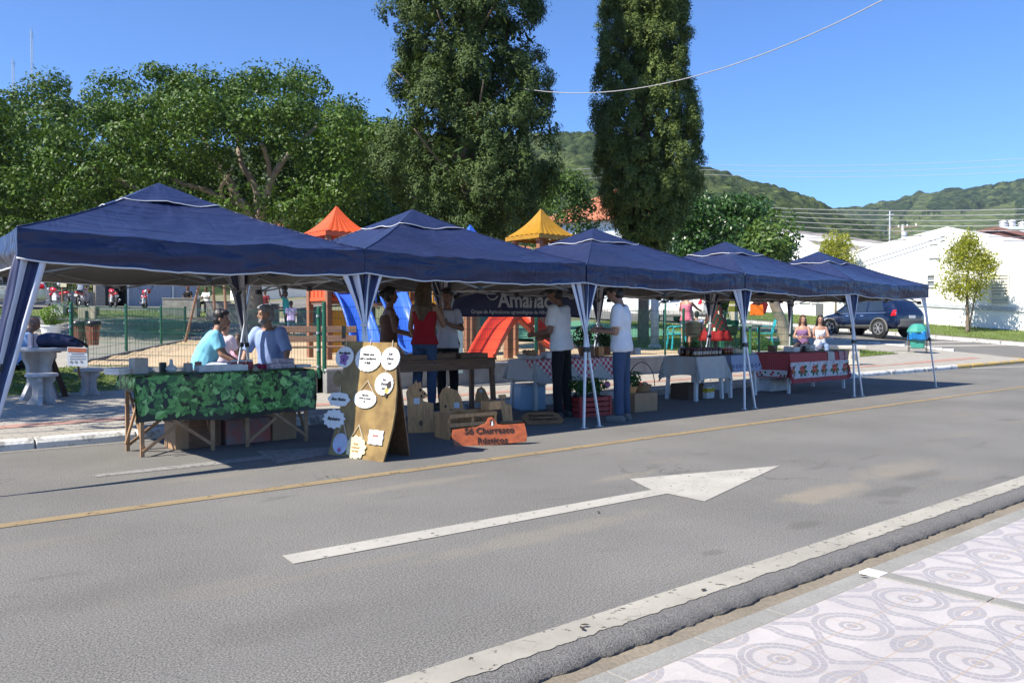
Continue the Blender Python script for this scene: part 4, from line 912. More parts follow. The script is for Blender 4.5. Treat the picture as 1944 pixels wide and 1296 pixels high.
for u, v, lb in [(62, 60, 'tall lattice radio mast on the ridge at far left'), (26, 115, 'shorter lattice radio mast at the far left edge')]:
    D = 380; p = RD(u, 240, D); top = RD(u, v, D).z; T = thing('radio_mast', lb, 'mast', p); h = top - p.z; mb = MB(); wv_ = .55
    for a in range(3): c, s = math.cos(a * 2.094) * wv_, math.sin(a * 2.094) * wv_; mb.tube([(c, s, -30), (c, s, h)], .11, 4)
    mb.build('leg', LAT, T); mb = MB(); n = int(h / 2.4)
    for k in range(n):
        for a in range(3):
            z0, z1 = k * 2.4, k * 2.4 + 2.4; mb.bar((math.cos(a * 2.094) * wv_, math.sin(a * 2.094) * wv_, z0), (math.cos((a + 1) * 2.094) * wv_, math.sin((a + 1) * 2.094) * wv_, z1), .07)
    mb.build('bracing', LAT, T); mb = MB(); mb.tube([(0, 0, h - 1), (0, 0, h + 2)], .08, 5); mb.build('antenna', LAT, T)
    for k in range(3): mb = MB(); mb.tube([(-1.1, 0, h * (.95 - .3 * k)), (1.1, 0, h * (.95 - .3 * k))], .09, 5); mb.build('antenna', LAT, T)
# ------------------------------------------------------------------ the five pop-up canopies
EZ, PZ, VH = 2.02, 2.70, .235
def tent(label, cx, hx, curt, seed, wr=1.0):
    hy = 1.52; cy = 8.77; random.seed(seed)
    T = thing('pop_up_canopy', label, 'canopy', (cx, cy, 0), 0, 'navy pop up canopies in a row')
    so = Vector((seed * 3.1, seed * 1.7, 0))
    def roof(side, s, t, inset=0):
        # side 0 front (-y), 1 right, 2 back, 3 left ; s -1..1 along the eave, t 0..1 towards the peak
        ex, ey = [(s * hx, -hy), (hx, s * hy), (-s * hx, hy), (-hx, -s * hy)][side]
        z = EZ + (PZ - EZ) * (.72 * t + .28 * t * t)
        mid = (1 - s * s)
        z += -.05 * mid * math.sin(PI * min(1, t * 1.15)) - .035 * mid * (1 - t) ** 3
        p = Vector((ex * (1 - t), ey * (1 - t), z))
        q = p * 2.2 + so
        wv = mnoise.noise(Vector((q.x * .6, q.y * .6, seed))) * .028 + mnoise.noise(Vector((q.x * 2.2, q.y * 2.2, seed + 4))) * .014 + abs(mnoise.noise(Vector(((ex + s) * 3.1, t * 1.2 + s * 2, seed)))) * .016
        p.z += (wv * wr - inset) * min(1, 4 * (1 - t)) * (.35 + .65 * mid)
        return p
    def val(side, s, h):
        p = roof(side, s, 0); nx, ny = [(0, -1), (1, 0), (0, 1), (-1, 0)][side]
        mid = 1 - s ** 4
        a = mnoise.noise(Vector((s * 1.6 + seed, h * 11, side * 5))) * .045 + mnoise.noise(Vector((s * 5 + seed, h * 16 + s * 3.5, side))) * .022
        bul = .028 * math.sin(h / VH * PI * 1.5)
        d = (a * wr + bul) * mid * (h / VH)
        return p + Vector((nx * d, ny * d, -h - .022 * mid * h / VH * (1 + .5 * mnoise.noise(Vector((s * 2, seed, side))))))
    out = MB(); inn = MB(); tr = MB()
    for sd in range(4):
        out.grid(lambda a, b, sd=sd: roof(sd, 2 * a - 1, b * .985), 40, 22)
        out.grid(lambda a, b, sd=sd: val(sd, 2 * a - 1, VH * (1 - b)), 48, 9)
        inn.grid(lambda a, b, sd=sd: roof(sd, 2 * a - 1, b * .97) * .996 - Vector((0, 0, .012)), 20, 10, flip=True)
        inn.grid(lambda a, b, sd=sd: val(sd, 2 * a - 1, (VH - .01) * (1 - b)) * .0 + Vector((val(sd, 2 * a - 1, VH * (1 - b)).x * .993, val(sd, 2 * a - 1, VH * (1 - b)).y * .993, val(sd, 2 * a - 1, (VH - .01) * (1 - b)).z)), 24, 4, flip=True)
        tr.tube([val(sd, -1 + 2 * k / 40, VH) for k in range(41)], .0085, 5, cap=True)
    can = out.build('canopy_cover', NAVY, T, smooth=True); inn.build('lining', LINING, T, smooth=True); tr.build('white_hem', TRIM, can, smooth=True)
    for sd in range(4): sm = MB(); sm.tube([roof(sd, -1, t / 14) + Vector((0, 0, .003)) for t in range(15)], .006, 5); sm.build('ridge_seam', NAVY, can, smooth=True)
    # vent flap at the top
    cap = MB(); ht = MB(); t0 = .70
    for sd in range(4):
        cap.grid(lambda a, b, sd=sd: roof(sd, (2 * a - 1), t0 + (.995 - t0) * b) + Vector((0, 0, .012 + .012 * math.sin((2 * a - 1) * 5 + seed * 2.3 + sd) * (1 - b) + .010 * (1 - (2 * a - 1) ** 2) * (1 - b))), 14, 8)
        ht.tube([roof(sd, -1 + 2 * k / 14, t0) + Vector((0, 0, .012 + .012 * math.sin((-1 + 2 * k / 14) * 5 + seed * 2.3 + sd) + .010 * (1 - (-1 + 2 * k / 14) ** 2))) for k in range(15)], .0055, 5)
    v = cap.build('vent_flap', NAVY, T, smooth=True); ht.build('white_hem', TRIM, v, smooth=True)
    # legs
    tops = {}
    for sx in (-1, 1):
        for sy in (-1, 1):
            gz_ = SWZ if sy > 0 else 0
            a = Vector((sx * (hx - .085), sy * (hy - .085), EZ - .03)); f = Vector((sx * (hx + (.34 if seed == 1 and sx < 0 and sy < 0 else .15)), sy * (hy + .10 if sy < 0 else hy + .12), gz_ + .005)); tops[sx, sy] = (a, f)
            m = a.lerp(f, .52); mb = MB(); mb.bar(a, m, .034, .034); mb.bar(m, f, .026, .026); l = mb.build('leg', METAL, T, bevel=.003)
            mb = MB(); mb.bar(a.lerp(f, .505), a.lerp(f, .535), .045, .045); mb.build('collar', DARK, l)
            mb = MB(); mb.box(f + Vector((0, 0, .004)), (.065, .065, .008)); mb.build('foot_plate', METAL, l)
    # scissor frame
    bars = MB()
    def J(c, sz):
        q = MB(); q.box((0, 0, 0), (sz, sz, sz)); o = q.build('joint', DARK, T); o.location = c
    def bar(a, b): bars.bar(a, b, .010, .018)
    zt_, zb = EZ - .05, EZ - .34
    for sd in range(4):
        c0, c1 = [((-1, -1), (1, -1)), ((1, -1), (1, 1)), ((1, 1), (-1, 1)), ((-1, 1), (-1, -1))][sd]
        A = tops[c0][0] * .985; B = tops[c1][0] * .985; nin = Vector((-(B - A).y, (B - A).x, 0)).normalized() * .03
        def P(t, z): return Vector((A.x + (B.x - A.x) * t, A.y + (B.y - A.y) * t, z))
        for t0_, t1_ in ((0.01, .5), (.5, .99)):
            bar(P(t0_, zt_) + nin, P(t1_, zb) + nin); bar(P(t0_, zb) + nin * 1.8, P(t1_, zt_) + nin * 1.8)
            J(P((t0_ + t1_) / 2, (zt_ + zb) / 2) + nin * 1.4, .03)
        for t in (0.5,):
            J(P(t, zb) + nin * 1.4, .05); J(P(t, zt_) + nin * 1.4, .05)
    pk = Vector((0, 0, PZ - .42))
    for k in tops:
        a = tops[k][0] * .97; bar(Vector((a.x, a.y, zb)), Vector((a.x * .45, a.y * .45, EZ + .12))); bar(Vector((a.x * .45, a.y * .45, EZ + .12)), Vector((0, 0, PZ - .16)))
        J((a.x, a.y, zb), .06); J((a.x * .45, a.y * .45, EZ + .12), .036); J((a.x, a.y, EZ - .06), .065)
    bars.tube([(0, 0, PZ - .3), (0, 0, PZ - .03)], .012, 6)
    bars.build('scissor_frame', M('frame_metal', (.22, .22, .23), .45, .3), T)
    # striped corner curtains
    for (sx, sy), kind in curt.items():
        a, f = tops[sx, sy]; ax = f - a
        def along(z): t = (a.z - z) / (a.z - f.z); return a + ax * t
        mb = MB(); nc = 44
        if kind == 'loose': rows = [(EZ - .05, .20, .16, 1), (1.5, .17, .12, 1.2), (1.0, .13, .08, 1.3), (.6, .10, .05, 1.2), (.35, .08, .04, 1)]
        elif kind == 'slim': rows = [(EZ - .05, .21, .12, 1), (1.6, .13, .05, 1), (1.2, .07, .02, 1), (.95, .03, .012, 1), (.82, .018, .01, .6)]
        else: rows = [(EZ - .05, .26, .24, 1), (1.72, .17, .15, 1.1), (1.5, .10, .09, 1.1), (1.3, .045, .04, .8), (1.2, .024, .024, .5), (1.16, .02, .02, .4), (1.05, .03, .03, .5), (.8, .024, .024, .4), (.62, .018, .018, .3)]
        fine = []
        for i in range(len(rows) - 1):
            for k in range(5): t = k / 5; fine.append(tuple(x + (y - x) * t for x, y in zip(rows[i], rows[i + 1])))
        fine.append(rows[-1]); nr = len(fine) - 1
        def cu(u, v):
            z, wa, wb, pl = fine[int(round(v * nr))]; c = along(z)
            s = 2 * u - 1     # -1 .. 0 run along x, 0..1 along y
            ple = math.sin(u * 5 * PI) * .024 * pl * min(1, (wa + wb) * 3)
            d = .02
            if s < 0: q = Vector((-sx * wa * (-s), 0, 0)) + Vector((0, sy * ple, 0))
            else: q = Vector((0, -sy * wb * s, 0)) + Vector((sx * ple, 0, 0))
            fz = mnoise.noise(Vector((u * 6, z * 3, seed))) * .01
            return c + q + Vector((sx * d * pl, sy * d * pl, 0)) * .8 + Vector((fz, fz, 0))
        mb.grid(cu, nc, nr, mi=lambda i, j: 0 if i % 15 < 6 else 1)
        c = mb.build('striped_curtain', [STRIPEW, STRIPEN], T, smooth=True, solid=.002)
        if kind == 'tied':
            mb = MB(); p = along(1.27); mb.lathe([(.034, -.012), (.036, 0), (.034, .012)], p, 12, cap=False); mb.build('tie', TRIM, c)
    return T
tent('navy canopy at the left end with a loose hanging striped corner curtain', 2.66, 1.50, {(-1, -1): 'loose', (1, -1): 'tied', (-1, 1): 'tied', (1, 1): 'slim'}, 1)
tent('second navy canopy from the left, above the wooden toy table', 5.71, 1.545, {(-1, -1): 'tied', (1, -1): 'slim', (1, 1): 'tied'}, 2)
tent('middle navy canopy with the blue banner hung at its back', 8.94, 1.66, {(-1, -1): 'tied', (1, -1): 'tied', (1, 1): 'tied', (-1, 1): 'slim'}, 3)
tent('fourth navy canopy from the left, above the jar table', 12.24, 1.615, {(-1, -1): 'tied', (1, -1): 'slim', (1, 1): 'tied'}, 4)
tent('navy canopy at the right end with its scissor frame showing', 15.34, 1.47, {(-1, -1): 'tied', (1, -1): 'slim', (1, 1): 'slim', (-1, 1): 'slim'}, 5)
# banner hung along the back of the middle canopy
T = thing('banner', 'dark blue cloth banner with white lettering and a curled emblem', 'banner', (8.8, 10.32, 1.4))
BANM = M('banner_cloth', (.012, .016, .075), .55, var=.15, sc=3); BANW = M('banner_white', (.55, .55, .58), .6, var=.05)
def bw(x, z): return .018 * math.sin(x * 3.1 + z * 2) + .012 * math.sin(x * 7 - z * 5)
mb = MB(); mb.grid(lambda a, b: Vector((-1.43 + 2.86 * a, bw(-1.43 + 2.86 * a, b), -.02 + .56 * b)), 60, 10); bo = mb.build('cloth', BANM, T, smooth=True, solid=.003)
def ban_fit(o):
    for v in o.data.vertices: v.co.y += bw(v.co.x, (v.co.z + .02) / .56) - .004
ban_fit(put_text('Amanac', .36, (.13, 0, .25), (1, 0, 0), (0, 0, 1), BANW, T, bold=.008))
ban_fit(put_text('Grupo de Agricultoras agroecológicas de Alfredo Wagner', .086, (.0, 0, .06), (1, 0, 0), (0, 0, 1), BANW, T, bold=.001))
def swirl(cx, cz, r0, r1, a0, a1, w0, w1, n=22):
    L, Rr = [], []
    for i in range(n + 1):
        t = i / n; a = a0 + (a1 - a0) * t; r = r0 + (r1 - r0) * t; w = (w0 + (w1 - w0) * t) / 2
        L.append((cx + (r + w) * math.cos(a), cz + (r + w) * math.sin(a))); Rr.append((cx + (r - w) * math.cos(a), cz + (r - w) * math.sin(a)))
    return L, Rr
em = MB()
for args in [(-.60, .44, .02, .085, 5.2, -.6, .05, .012), (-.60, .40, .13, .16, 3.6, 6.0, .006, .03), (-.28, .46, .015, .07, -2.2, 2.6, .045, .01), (-.36, .34, .05, .03, 1.0, -3.4, .02, .004)]:
    L, Rr = swirl(*args)
    n0 = len(L); em.add([(x, -.002, z) for x, z in L + Rr], [(i, i + 1, n0 + i + 1, n0 + i) for i in range(n0 - 1)])
em.add([(x, -.002, z) for x, z in [(-.44, .38), (-.40, .45), (-.41, .535), (-.36, .525), (-.30, .535), (-.33, .47), (-.40, .40)]], [tuple(range(7))])
ban_fit(em.build('emblem', BANW, T))
em = MB()
for r0, r1 in ((.075, .09), (.03, .045)):
    em.add([(1.15 + r * math.cos(a * PI / 12), -.002, .38 + r * math.sin(a * PI / 12)) for r in (r0, r1) for a in range(24)], [(a, (a + 1) % 24, 24 + (a + 1) % 24, 24 + a) for a in range(24)])
for a in range(12): em.add([(1.15 + r * math.cos(a * PI / 6 + d), -.002, .38 + r * math.sin(a * PI / 6 + d)) for r, d in ((.05, -.06), (.068, -.06), (.068, .06), (.05, .06))], [(0, 1, 2, 3)])
ban_fit(em.build('round_seal', BANW, T))
mb = MB()
for x in (-1.42, 0, 1.42): mb.tube([(x, 0, .53), (x, .05, .62)], .004, 5)
mb.build('cord', TRIM, T)
# ------------------------------------------------------------------ people
SKIN = {'fair': M('fair_skin', (.48, .29, .21), .5, var=.08), 'tan': M('tan_skin', (.33, .18, .12), .5, var=.1), 'dark': M('brown_skin', (.20, .10, .065), .5, var=.1)}
HAIR = {'black': M('black_hair', (.012, .010, .010), .45, var=.3, sc=30), 'brown': M('brown_hair', (.07, .038, .02), .5, var=.35, sc=30), 'grey': M('grey_hair', (.24, .24, .25), .6, var=.45, sc=25), 'blond': M('light_brown_hair', (.085, .052, .03), .5, var=.35, sc=30)}
def cloth(nm, c): return M(nm, c, .8, var=.10, sc=5, bump=.12, bsc=120, spec=.2)
def loft(mb, rings, n=18):
    # rings: (centre, side vector, front vector) ; closed at both ends
    vs = []
    for c, sx, fx in rings:
        for j in range(n):
            a = 2 * PI * j / n; ca, sa = math.cos(a), math.sin(a)
            vs.append(Vector(c) + Vector(sx) * (abs(ca) ** .85 * (1 if ca > 0 else -1)) + Vector(fx) * (abs(sa) ** .85 * (1 if sa > 0 else -1)))
    k = len(rings)
    fs = [(i * n + j, i * n + (j + 1) % n, (i + 1) * n + (j + 1) % n, (i + 1) * n + j) for i in range(k - 1) for j in range(n)]
    fs += [tuple(range(n - 1, -1, -1)), tuple((k - 1) * n + j for j in range(n))]
    mb.add(vs, fs)
def caps(mb, a, b, ra, rb, ends=(1, 1)):
    a, b = Vector(a), Vector(b); mb.tube([a, a.lerp(b, .5), b], [ra, (ra + rb) / 2 * 1.03, rb], 12)
    if ends[0]: mb.ell(a, ra, 12, 8)
    if ends[1]: mb.ell(b, rb, 12, 8)
def V(*a): return Vector(a).normalized()
STAND = [((.02, .04, -1), (-.03, .0, -1)), ((.02, -.04, -1), (-.03, 0, -1))]
SIT = [((1, .16, -.12), (.08, .02, -1)), ((1, -.16, -.12), (.08, -.02, -1))]
DOWN = [((.05, .14, -1), (.18, .04, -1)), ((.05, -.14, -1), (.18, -.04, -1))]
def person(label, loc, rz, h=1.72, lean=0, side=0, pel=.93, legs=STAND, arms=DOWN, look=(0, 0), skin='tan', female=False, hair=('short', 'black'), top=None, sleeve=.55, hem=-.02, bottom=None, leglen=2.0, shoes=None, cap=None, vox=.011, belly=0, beard=None, grip=.5, group=None, straps=False, neckline=.53, fit=1.0):
    k = h / 1.75; T = thing('person', label, 'person', loc, rz, group)
    P = Vector((0, 0, pel)); S = Vector((math.sin(lean), math.sin(side), math.cos(lean))).normalized(); F = Vector((math.cos(lean), 0, -math.sin(lean))); Yv = Vector((0, 1, 0))
    bw_ = .88 if female else 1.0
    def tor(t): return P + S * t
    sh = [tor(.485) + Yv * .175 * bw_, tor(.485) - Yv * .175 * bw_]
    hips = [P + Yv * .085, P - Yv * .085]
    prof = [(-.10, .10, .085), (-.06, .145, .10), (.0, .168 + (.01 if female else 0), .112), (.10, .155 * (.93 if female else 1), .102 + belly * .6), (.20, .145 * (.9 if female else 1), .098 + belly), (.33, .168 * bw_, .112 + belly * .4 + (.014 if female else 0)), (.43, .182 * bw_, .105), (.49, .165 * bw_, .085), (.525, .10, .07), (.545, .06, .058)]
    nb = tor(.54); ly, lp = look
    HD = Matrix.Rotation(ly, 3, 'Z') @ Matrix.Rotation(lp, 3, 'Y')      # head frame: +x face, pitch>0 looks down
    nk = nb + S * .05 + HD @ Vector((.012, 0, .03)); hc = nb + S * .045 + HD @ Vector((.022, 0, .135))
    def hd(x, y, z): return hc + HD @ Vector((x, y, z))
    body = MB(); loft(body, [(tor(t), Yv * a, F * b) for t, a, b in prof])
    caps(body, tor(.51), hd(-.012, 0, -.07), .06, .054)
    body.ell(hd(-.012, 0, .022), (.097, .076, .108), 16, 12, M=HD); body.ell(hd(.022, 0, -.045), (.066, .058, .072), 14, 10, M=HD); body.ell(hd(.052, 0, -.088), (.026, .03, .024), M=HD)
    body.ell(hd(.092, 0, -.02), (.022, .013, .02), 8, 6, M=HD); body.tube([hd(.078, 0, .03), hd(.098, 0, -.018)], [.009, .012], 6); body.ell(hd(.066, 0, .036), (.024, .055, .014), 10, 6, M=HD)
    for s in (1, -1): body.ell(hd(-.012, s * .079, -.012), (.02, .010, .032), 8, 6, M=HD)
    body.ell(hd(.078, 0, -.055), (.013, .026, .009), 8, 6, M=HD)
    el, wr = [], []
    for i, (u, f) in enumerate(arms):
        s = 1 if i == 0 else -1; e = sh[i] + V(*u) * .285; w_ = e + V(*f) * .25; el.append(e); wr.append(w_)
        caps(body, sh[i], e, .05 * (.88 if female else 1), .04 * (.9 if female else 1)); caps(body, e, w_, .04 * (.9 if female else 1), .027)
        d = V(*f); ax = Vector((0, 0, 1)) if abs(d.z) < .8 else Vector((1, 0, 0)); lat = (ax - d * ax.dot(d)).normalized(); pn = lat.cross(d) * (1 if s < 0 else -1)
        pc = w_ + d * .05; Mx = Matrix((d, lat, d.cross(lat))).transposed(); body.ell(pc, (.055, .038, .017), 12, 8, M=Mx)
        for q, (o, L) in enumerate([(.029, .068), (.0105, .078), (-.009, .073), (-.027, .056)]):
            r0 = w_ + d * .088 + lat * o; b1 = d * math.cos(grip * .6) + pn * math.sin(grip * .6); b2 = d * math.cos(grip * 1.5) + pn * math.sin(grip * 1.5)
            p1 = r0 + b1 * L * .5; body.tube([r0 - d * .015, r0, p1, p1 + b2 * L * .5], [.0105, .0105, .0095, .0075], 7); body.ell(p1 + b2 * L * .5, .0075, 7, 5)
        t0 = w_ + d * .03 + lat * .028; t1 = t0 + (d * .55 + lat * .75).normalized() * .035; body.tube([t0, t1, t1 + (d * .85 + lat * .3 + pn * .3).normalized() * .03], [.014, .012, .009], 7)
    kn, an, ft = [], [], []
    for i, (th, sn) in enumerate(legs):
        a = hips[i]; b = a + V(*th) * .43; c = b + V(*sn) * .42; kn.append(b); an.append(c)
        caps(body, a, b, .082 + (.006 if female else 0), .055); caps(body, b, c, .054, .038)
        fd = Vector((1, .22 * (1 if i == 0 else -1), 0)).normalized(); ft.append(fd)
        Mf = Matrix((fd, Vector((-fd.y, fd.x, 0)), Vector((0, 0, 1)))).transposed(); body.ell(c + fd * .055 + Vector((0, 0, -.045)), (.125, .045, .034), 12, 8, M=Mf); body.ell(c + Vector((0, 0, -.035)), (.045, .042, .045), 10, 8)
    me = remesh(body, vox, 2)
    for v in me.vertices: v.co *= k
    link_mesh('body', me, T, SKIN[skin])
    def part(nm, mb, m, vx=None, sm=3, wob=0, wsc=9):
        q = remesh(mb, vx or vox, sm, wob, wsc)
        for v in q.vertices: v.co *= k
        return link_mesh(nm, q, T, m)
    # eyes, brows and mouth
    mb = MB()
    for s in (1, -1):
        mb = MB(); mb.ell(hd(.079, s * .032, .012), (.008, .013, .007), 8, 6, M=HD); o = mb.build('eye', INK, T, True)
        for v in o.data.vertices: v.co *= k
    mb = MB(); mb.ell(hd(.088, 0, -.058), (.006, .024, .005), 8, 5, M=HD); o = mb.build('mouth', M('lip', (.22, .07, .06), .5), T, True)
    for v in o.data.vertices: v.co *= k
    # hair
    st, hc_ = hair; hm = HAIR[hc_]; mb = MB()
    if st != 'bald':
        mb.ell(hd(-.026, 0, .038), (.098, .086, .105), 16, 12, M=HD); mb.ell(hd(-.045, 0, -.02), (.075, .08, .085), 14, 10, M=HD)
        if st in ('short', 'curly'): mb.ell(hd(.018, 0, .088), (.084, .076, .046), 14, 8, M=HD)
        if st == 'bun': mb.ell(hd(-.135, 0, .03), (.052, .05, .05), 12, 8, M=HD); mb.ell(hd(-.10, 0, .0), .045, 10, 8); mb.ell(hd(.03, 0, .1), (.06, .065, .035), 12, 8, M=HD)
        if st == 'long':
            q = tor(.30) - F * .118; mb.tube([hd(-.055, 0, .03), hd(-.09, 0, -.08), tor(.47) - F * .11, q], [.085, .092, .105, .035], 14, sx=.55 if False else 1.0)
            for s in (1, -1): mb.tube([hd(-.01, s * .07, .03), hd(-.02, s * .085, -.08), tor(.44) - F * .07 + Yv * s * .09, tor(.34) - F * .10 + Yv * s * .06], [.035, .036, .045, .018], 8)
            mb.ell(hd(.03, 0, .1), (.06, .068, .036), 12, 8, M=HD)
        hmh = remesh(mb, vox * .9, 2, .006 if st != 'curly' else .012, 26)
        for v in hmh.vertices: v.co *= k
        link_mesh('hair', hmh, T, hm)
    if beard:
        mb = MB(); mb.ell(hd(.035, 0, -.082), (.06, .06, .046), 14, 10, M=HD); mb.ell(hd(.079, 0, -.043), (.016, .034, .010), 10, 6, M=HD); hb = remesh(mb, vox * .9, 2, .006, 40)
        for v in hb.vertices: v.co *= k
        link_mesh('beard', hb, T, HAIR[beard])
    if cap:
        mb = MB(); mb.ell(hd(-.014, 0, .055), (.108, .092, .09), 16, 12, M=HD); mb.box(hd(.115, 0, .062), (.10, .13, .014), HD @ Matrix.Rotation(.18, 3, 'Y'))
        part('cap', mb, cap, vox * .9, 2)
    # clothes
    if top:
        g = .016 * fit; mb = MB(); pr = [(t, a + g + (.012 if t < .15 and not female else 0), b + g + (.010 if t < .2 else 0)) for t, a, b in prof if hem - .04 <= t <= neckline]
        pr = [(hem, np.interp(hem, [p[0] for p in prof], [p[1] for p in prof]) + g + .016, np.interp(hem, [p[0] for p in prof], [p[2] for p in prof]) + g + .014)] + [p for p in pr if p[0] > hem + .03]
        loft(mb, [(tor(t), Yv * a, F * b) for t, a, b in pr])
        if sleeve > 0:
            for i in (0, 1):
                r = .064 * (.86 if female else 1) * fit; e = sh[i].lerp(el[i], min(1, sleeve)); caps(mb, sh[i], e, r, r * .92, (1, 0 if sleeve <= 1 else 1))
                if sleeve > 1: caps(mb, el[i], el[i].lerp(wr[i], sleeve - 1), r * .85, r * .72, (1, 0))
        elif straps:
            for s in (1, -1): mb.tube([tor(.36) + F * .12 + Yv * s * .09, tor(.52) + Yv * s * .105, tor(.36) - F * .115 + Yv * s * .09], .022, 8)
        part('shirt' if not straps else 'vest', mb, top, vox, 3, .0085, 10)
    if bottom:
        mb = MB(); loft(mb, [(tor(t), Yv * (a + .014), F * (b + .014)) for t, a, b in prof if t <= .1])
        for i in (0, 1):
            g = 1.16; a, b, c = hips[i], kn[i], an[i]
            if leglen <= 1: caps(mb, a, a.lerp(b, leglen), .094, .088, (1, 0))
            else: caps(mb, a, b, .094, .07); caps(mb, b, b.lerp(c, leglen - 1) + V(*legs[i][1]) * .0, .07, .058, (1, 0))
        part('trousers' if leglen > 1 else 'shorts', mb, bottom, vox, 3, .010, 9)
    if shoes:
        for i in (0, 1):
            fd = ft[i]; Mf = Matrix((fd, Vector((-fd.y, fd.x, 0)), Vector((0, 0, 1)))).transposed(); mb = MB(); c = an[i]
            mb.ell(c + fd * .055 + Vector((0, 0, -.045)), (.14, .054, .046), 14, 10, M=Mf); mb.ell(c + Vector((0, 0, -.03)), (.055, .052, .055), 12, 8); mb.box(c + fd * .05 + Vector((0, 0, -.082)), (.25, .09, .02), Mf); part('shoe', mb, shoes, vox, 2)
    return T
def seat_pel(seat_h): return seat_h + .09
JEANS = cloth('blue_jeans', (.045, .075, .14)); BLACKC = cloth('black_cloth', (.012, .012, .014)); WTEE = cloth('white_tee', (.70, .70, .72)); BLUEJ = cloth('light_jeans', (.16, .23, .36))
SHOE = M('grey_shoe', (.14, .13, .12), .7); SHOEB = M('dark_shoe', (.03, .028, .027), .6)
LOOKC = YAW                     # heading along the view axis; +90 deg turns left in the picture
# seated pair by the green table
p = RD(381, 690, 11.2); person('man in turquoise polo shirt and pale jeans seated facing right beside the green leafy table', (p.x, p.y, SWZ), YAW - R(75), 1.72, .42, 0, .60, [((1, .14, -.05), (.1, .02, -1)), ((1, -.2, -.05), (.1, -.02, -1))],
    [((.35, .1, -1), (.8, -.12, -.5)), ((.35, -.14, -1), (.9, .05, -.55))], (-.05, .12), 'tan', hair=('short', 'black'), top=cloth('turquoise_polo', (.20, .52, .68)), sleeve=.72, hem=-.05, bottom=cloth('pale_jeans', (.42, .47, .56)), shoes=SHOEB, belly=.05, fit=1.15)
p = RD(519, 690, 10.9); person('grey bearded man in blue linen shirt sitting behind the green leafy table', (p.x, p.y, SWZ), YAW + R(166), 1.74, .24, 0, .60, [((1, .2, -.1), (.15, .02, -1)), ((1, -.2, -.1), (.15, -.02, -1))],
    [((.22, .50, -1), (.50, .06, -1)), ((.22, -.50, -1), (.50, -.06, -1))], (-.75, .05), 'tan', hair=('curly', 'grey'), beard='grey', top=cloth('blue_linen', (.27, .36, .62)), sleeve=.98, hem=-.06, bottom=cloth('dark_trousers', (.03, .035, .06)), shoes=SHOEB, belly=.05, fit=1.25)
p = RD(412, 672, 12.9); person('person in white shirt with pink tint sitting with back turned behind the turquoise polo man', (p.x, p.y, zt(p.x, p.y) + .05), YAW - R(20), 1.55, .3, 0, .55, [((1, .2, -.05), (.1, 0, -1)), ((1, -.2, -.05), (.1, 0, -1))],
    [((.5, .1, -1), (.9, -.1, -.3)), ((.5, -.14, -1), (.9, .1, -.3))], (-.2, .1), 'tan', hair=('short', 'brown'), top=cloth('pinkish_shirt', (.68, .55, .60)), sleeve=.75, bottom=cloth('grey_shorts', (.20, .22, .26)), leglen=.9, shoes=SHOE, vox=.013, fit=1.2)
p = RD(452, 668, 13.6); person('small child in pink top and red shorts partly hidden by a canopy leg', (p.x, p.y, zt(p.x, p.y) + .05), YAW + R(20), 1.15, .15, 0, .60, SIT, [((.5, .2, -1), (1, .1, -.2)), ((.5, -.2, -1), (1, .1, -.1))], (-.3, 0), 'tan', True, ('long', 'brown'), cloth('pink_top', (.60, .33, .42)), .5, -.02, cloth('red_shorts', (.45, .05, .04)), .95, SHOE, vox=.014)
# far left man hidden by the curtain
p = RD(30, 690, 13.7); person('man in light blue shirt at the concrete table, half hidden by the striped curtain', (p.x, p.y, SWZ), YAW - R(60), 1.68, .38, 0, .55, SIT, [((.5, .1, -1), (1, -.1, .0)), ((.5, -.14, -1), (1, .1, 0))], (0, .35), 'dark', hair=('bald', 'black'), top=cloth('sky_shirt', (.22, .36, .62)), sleeve=.7, bottom=BLACKC, shoes=SHOEB, fit=1.2, vox=.013)
# women at the wooden table
p = RD(738, 611, 11.6); person('woman with dark hair bun and brown top standing at left end of the toy table', (p.x, p.y, SWZ), YAW - R(70), 1.66, .02, 0, .93, STAND, [((.25, .1, -1), (.9, -.25, -.25)), ((.15, -.1, -1), (.95, .2, -.15))], (-.05, 0), 'dark', True, ('bun', 'black'), cloth('brown_top', (.13, .065, .04)), 0, -.02, cloth('plum_skirt', (.05, .015, .03)), 1.9, SHOEB, straps=True, neckline=.44)
p = RD(806, 611, 11.0); person('woman with long light brown hair in red top seen from behind at the toy table', (p.x, p.y, SWZ), YAW - R(12), 1.70, .0, 0, .95, STAND, [((.1, .22, -1), (.5, -.2, -1)), ((.45, -.25, -.85), (.35, .25, 1))], (-.5, 0), 'tan', True, ('long', 'blond'), cloth('red_vest', (.30, .012, .02)), 0, -.02, JEANS, 2, SHOEB, straps=True, neckline=.46)
p = RD(850, 611, 11.7); person('person in white print tee with hand at mouth facing the woman in red', (p.x, p.y, SWZ), YAW + R(160), 1.66, .04, 0, .92, STAND, [((.3, .45, -.9), (.7, -.5, .3)), ((.5, -.2, -.9), (.2, .3, 1))], (.2, .1), 'dark', True, ('short', 'black'), cloth('white_print', (.50, .50, .56)), .7, -.04, BLACKC, 2, SHOEB, fit=1.15)
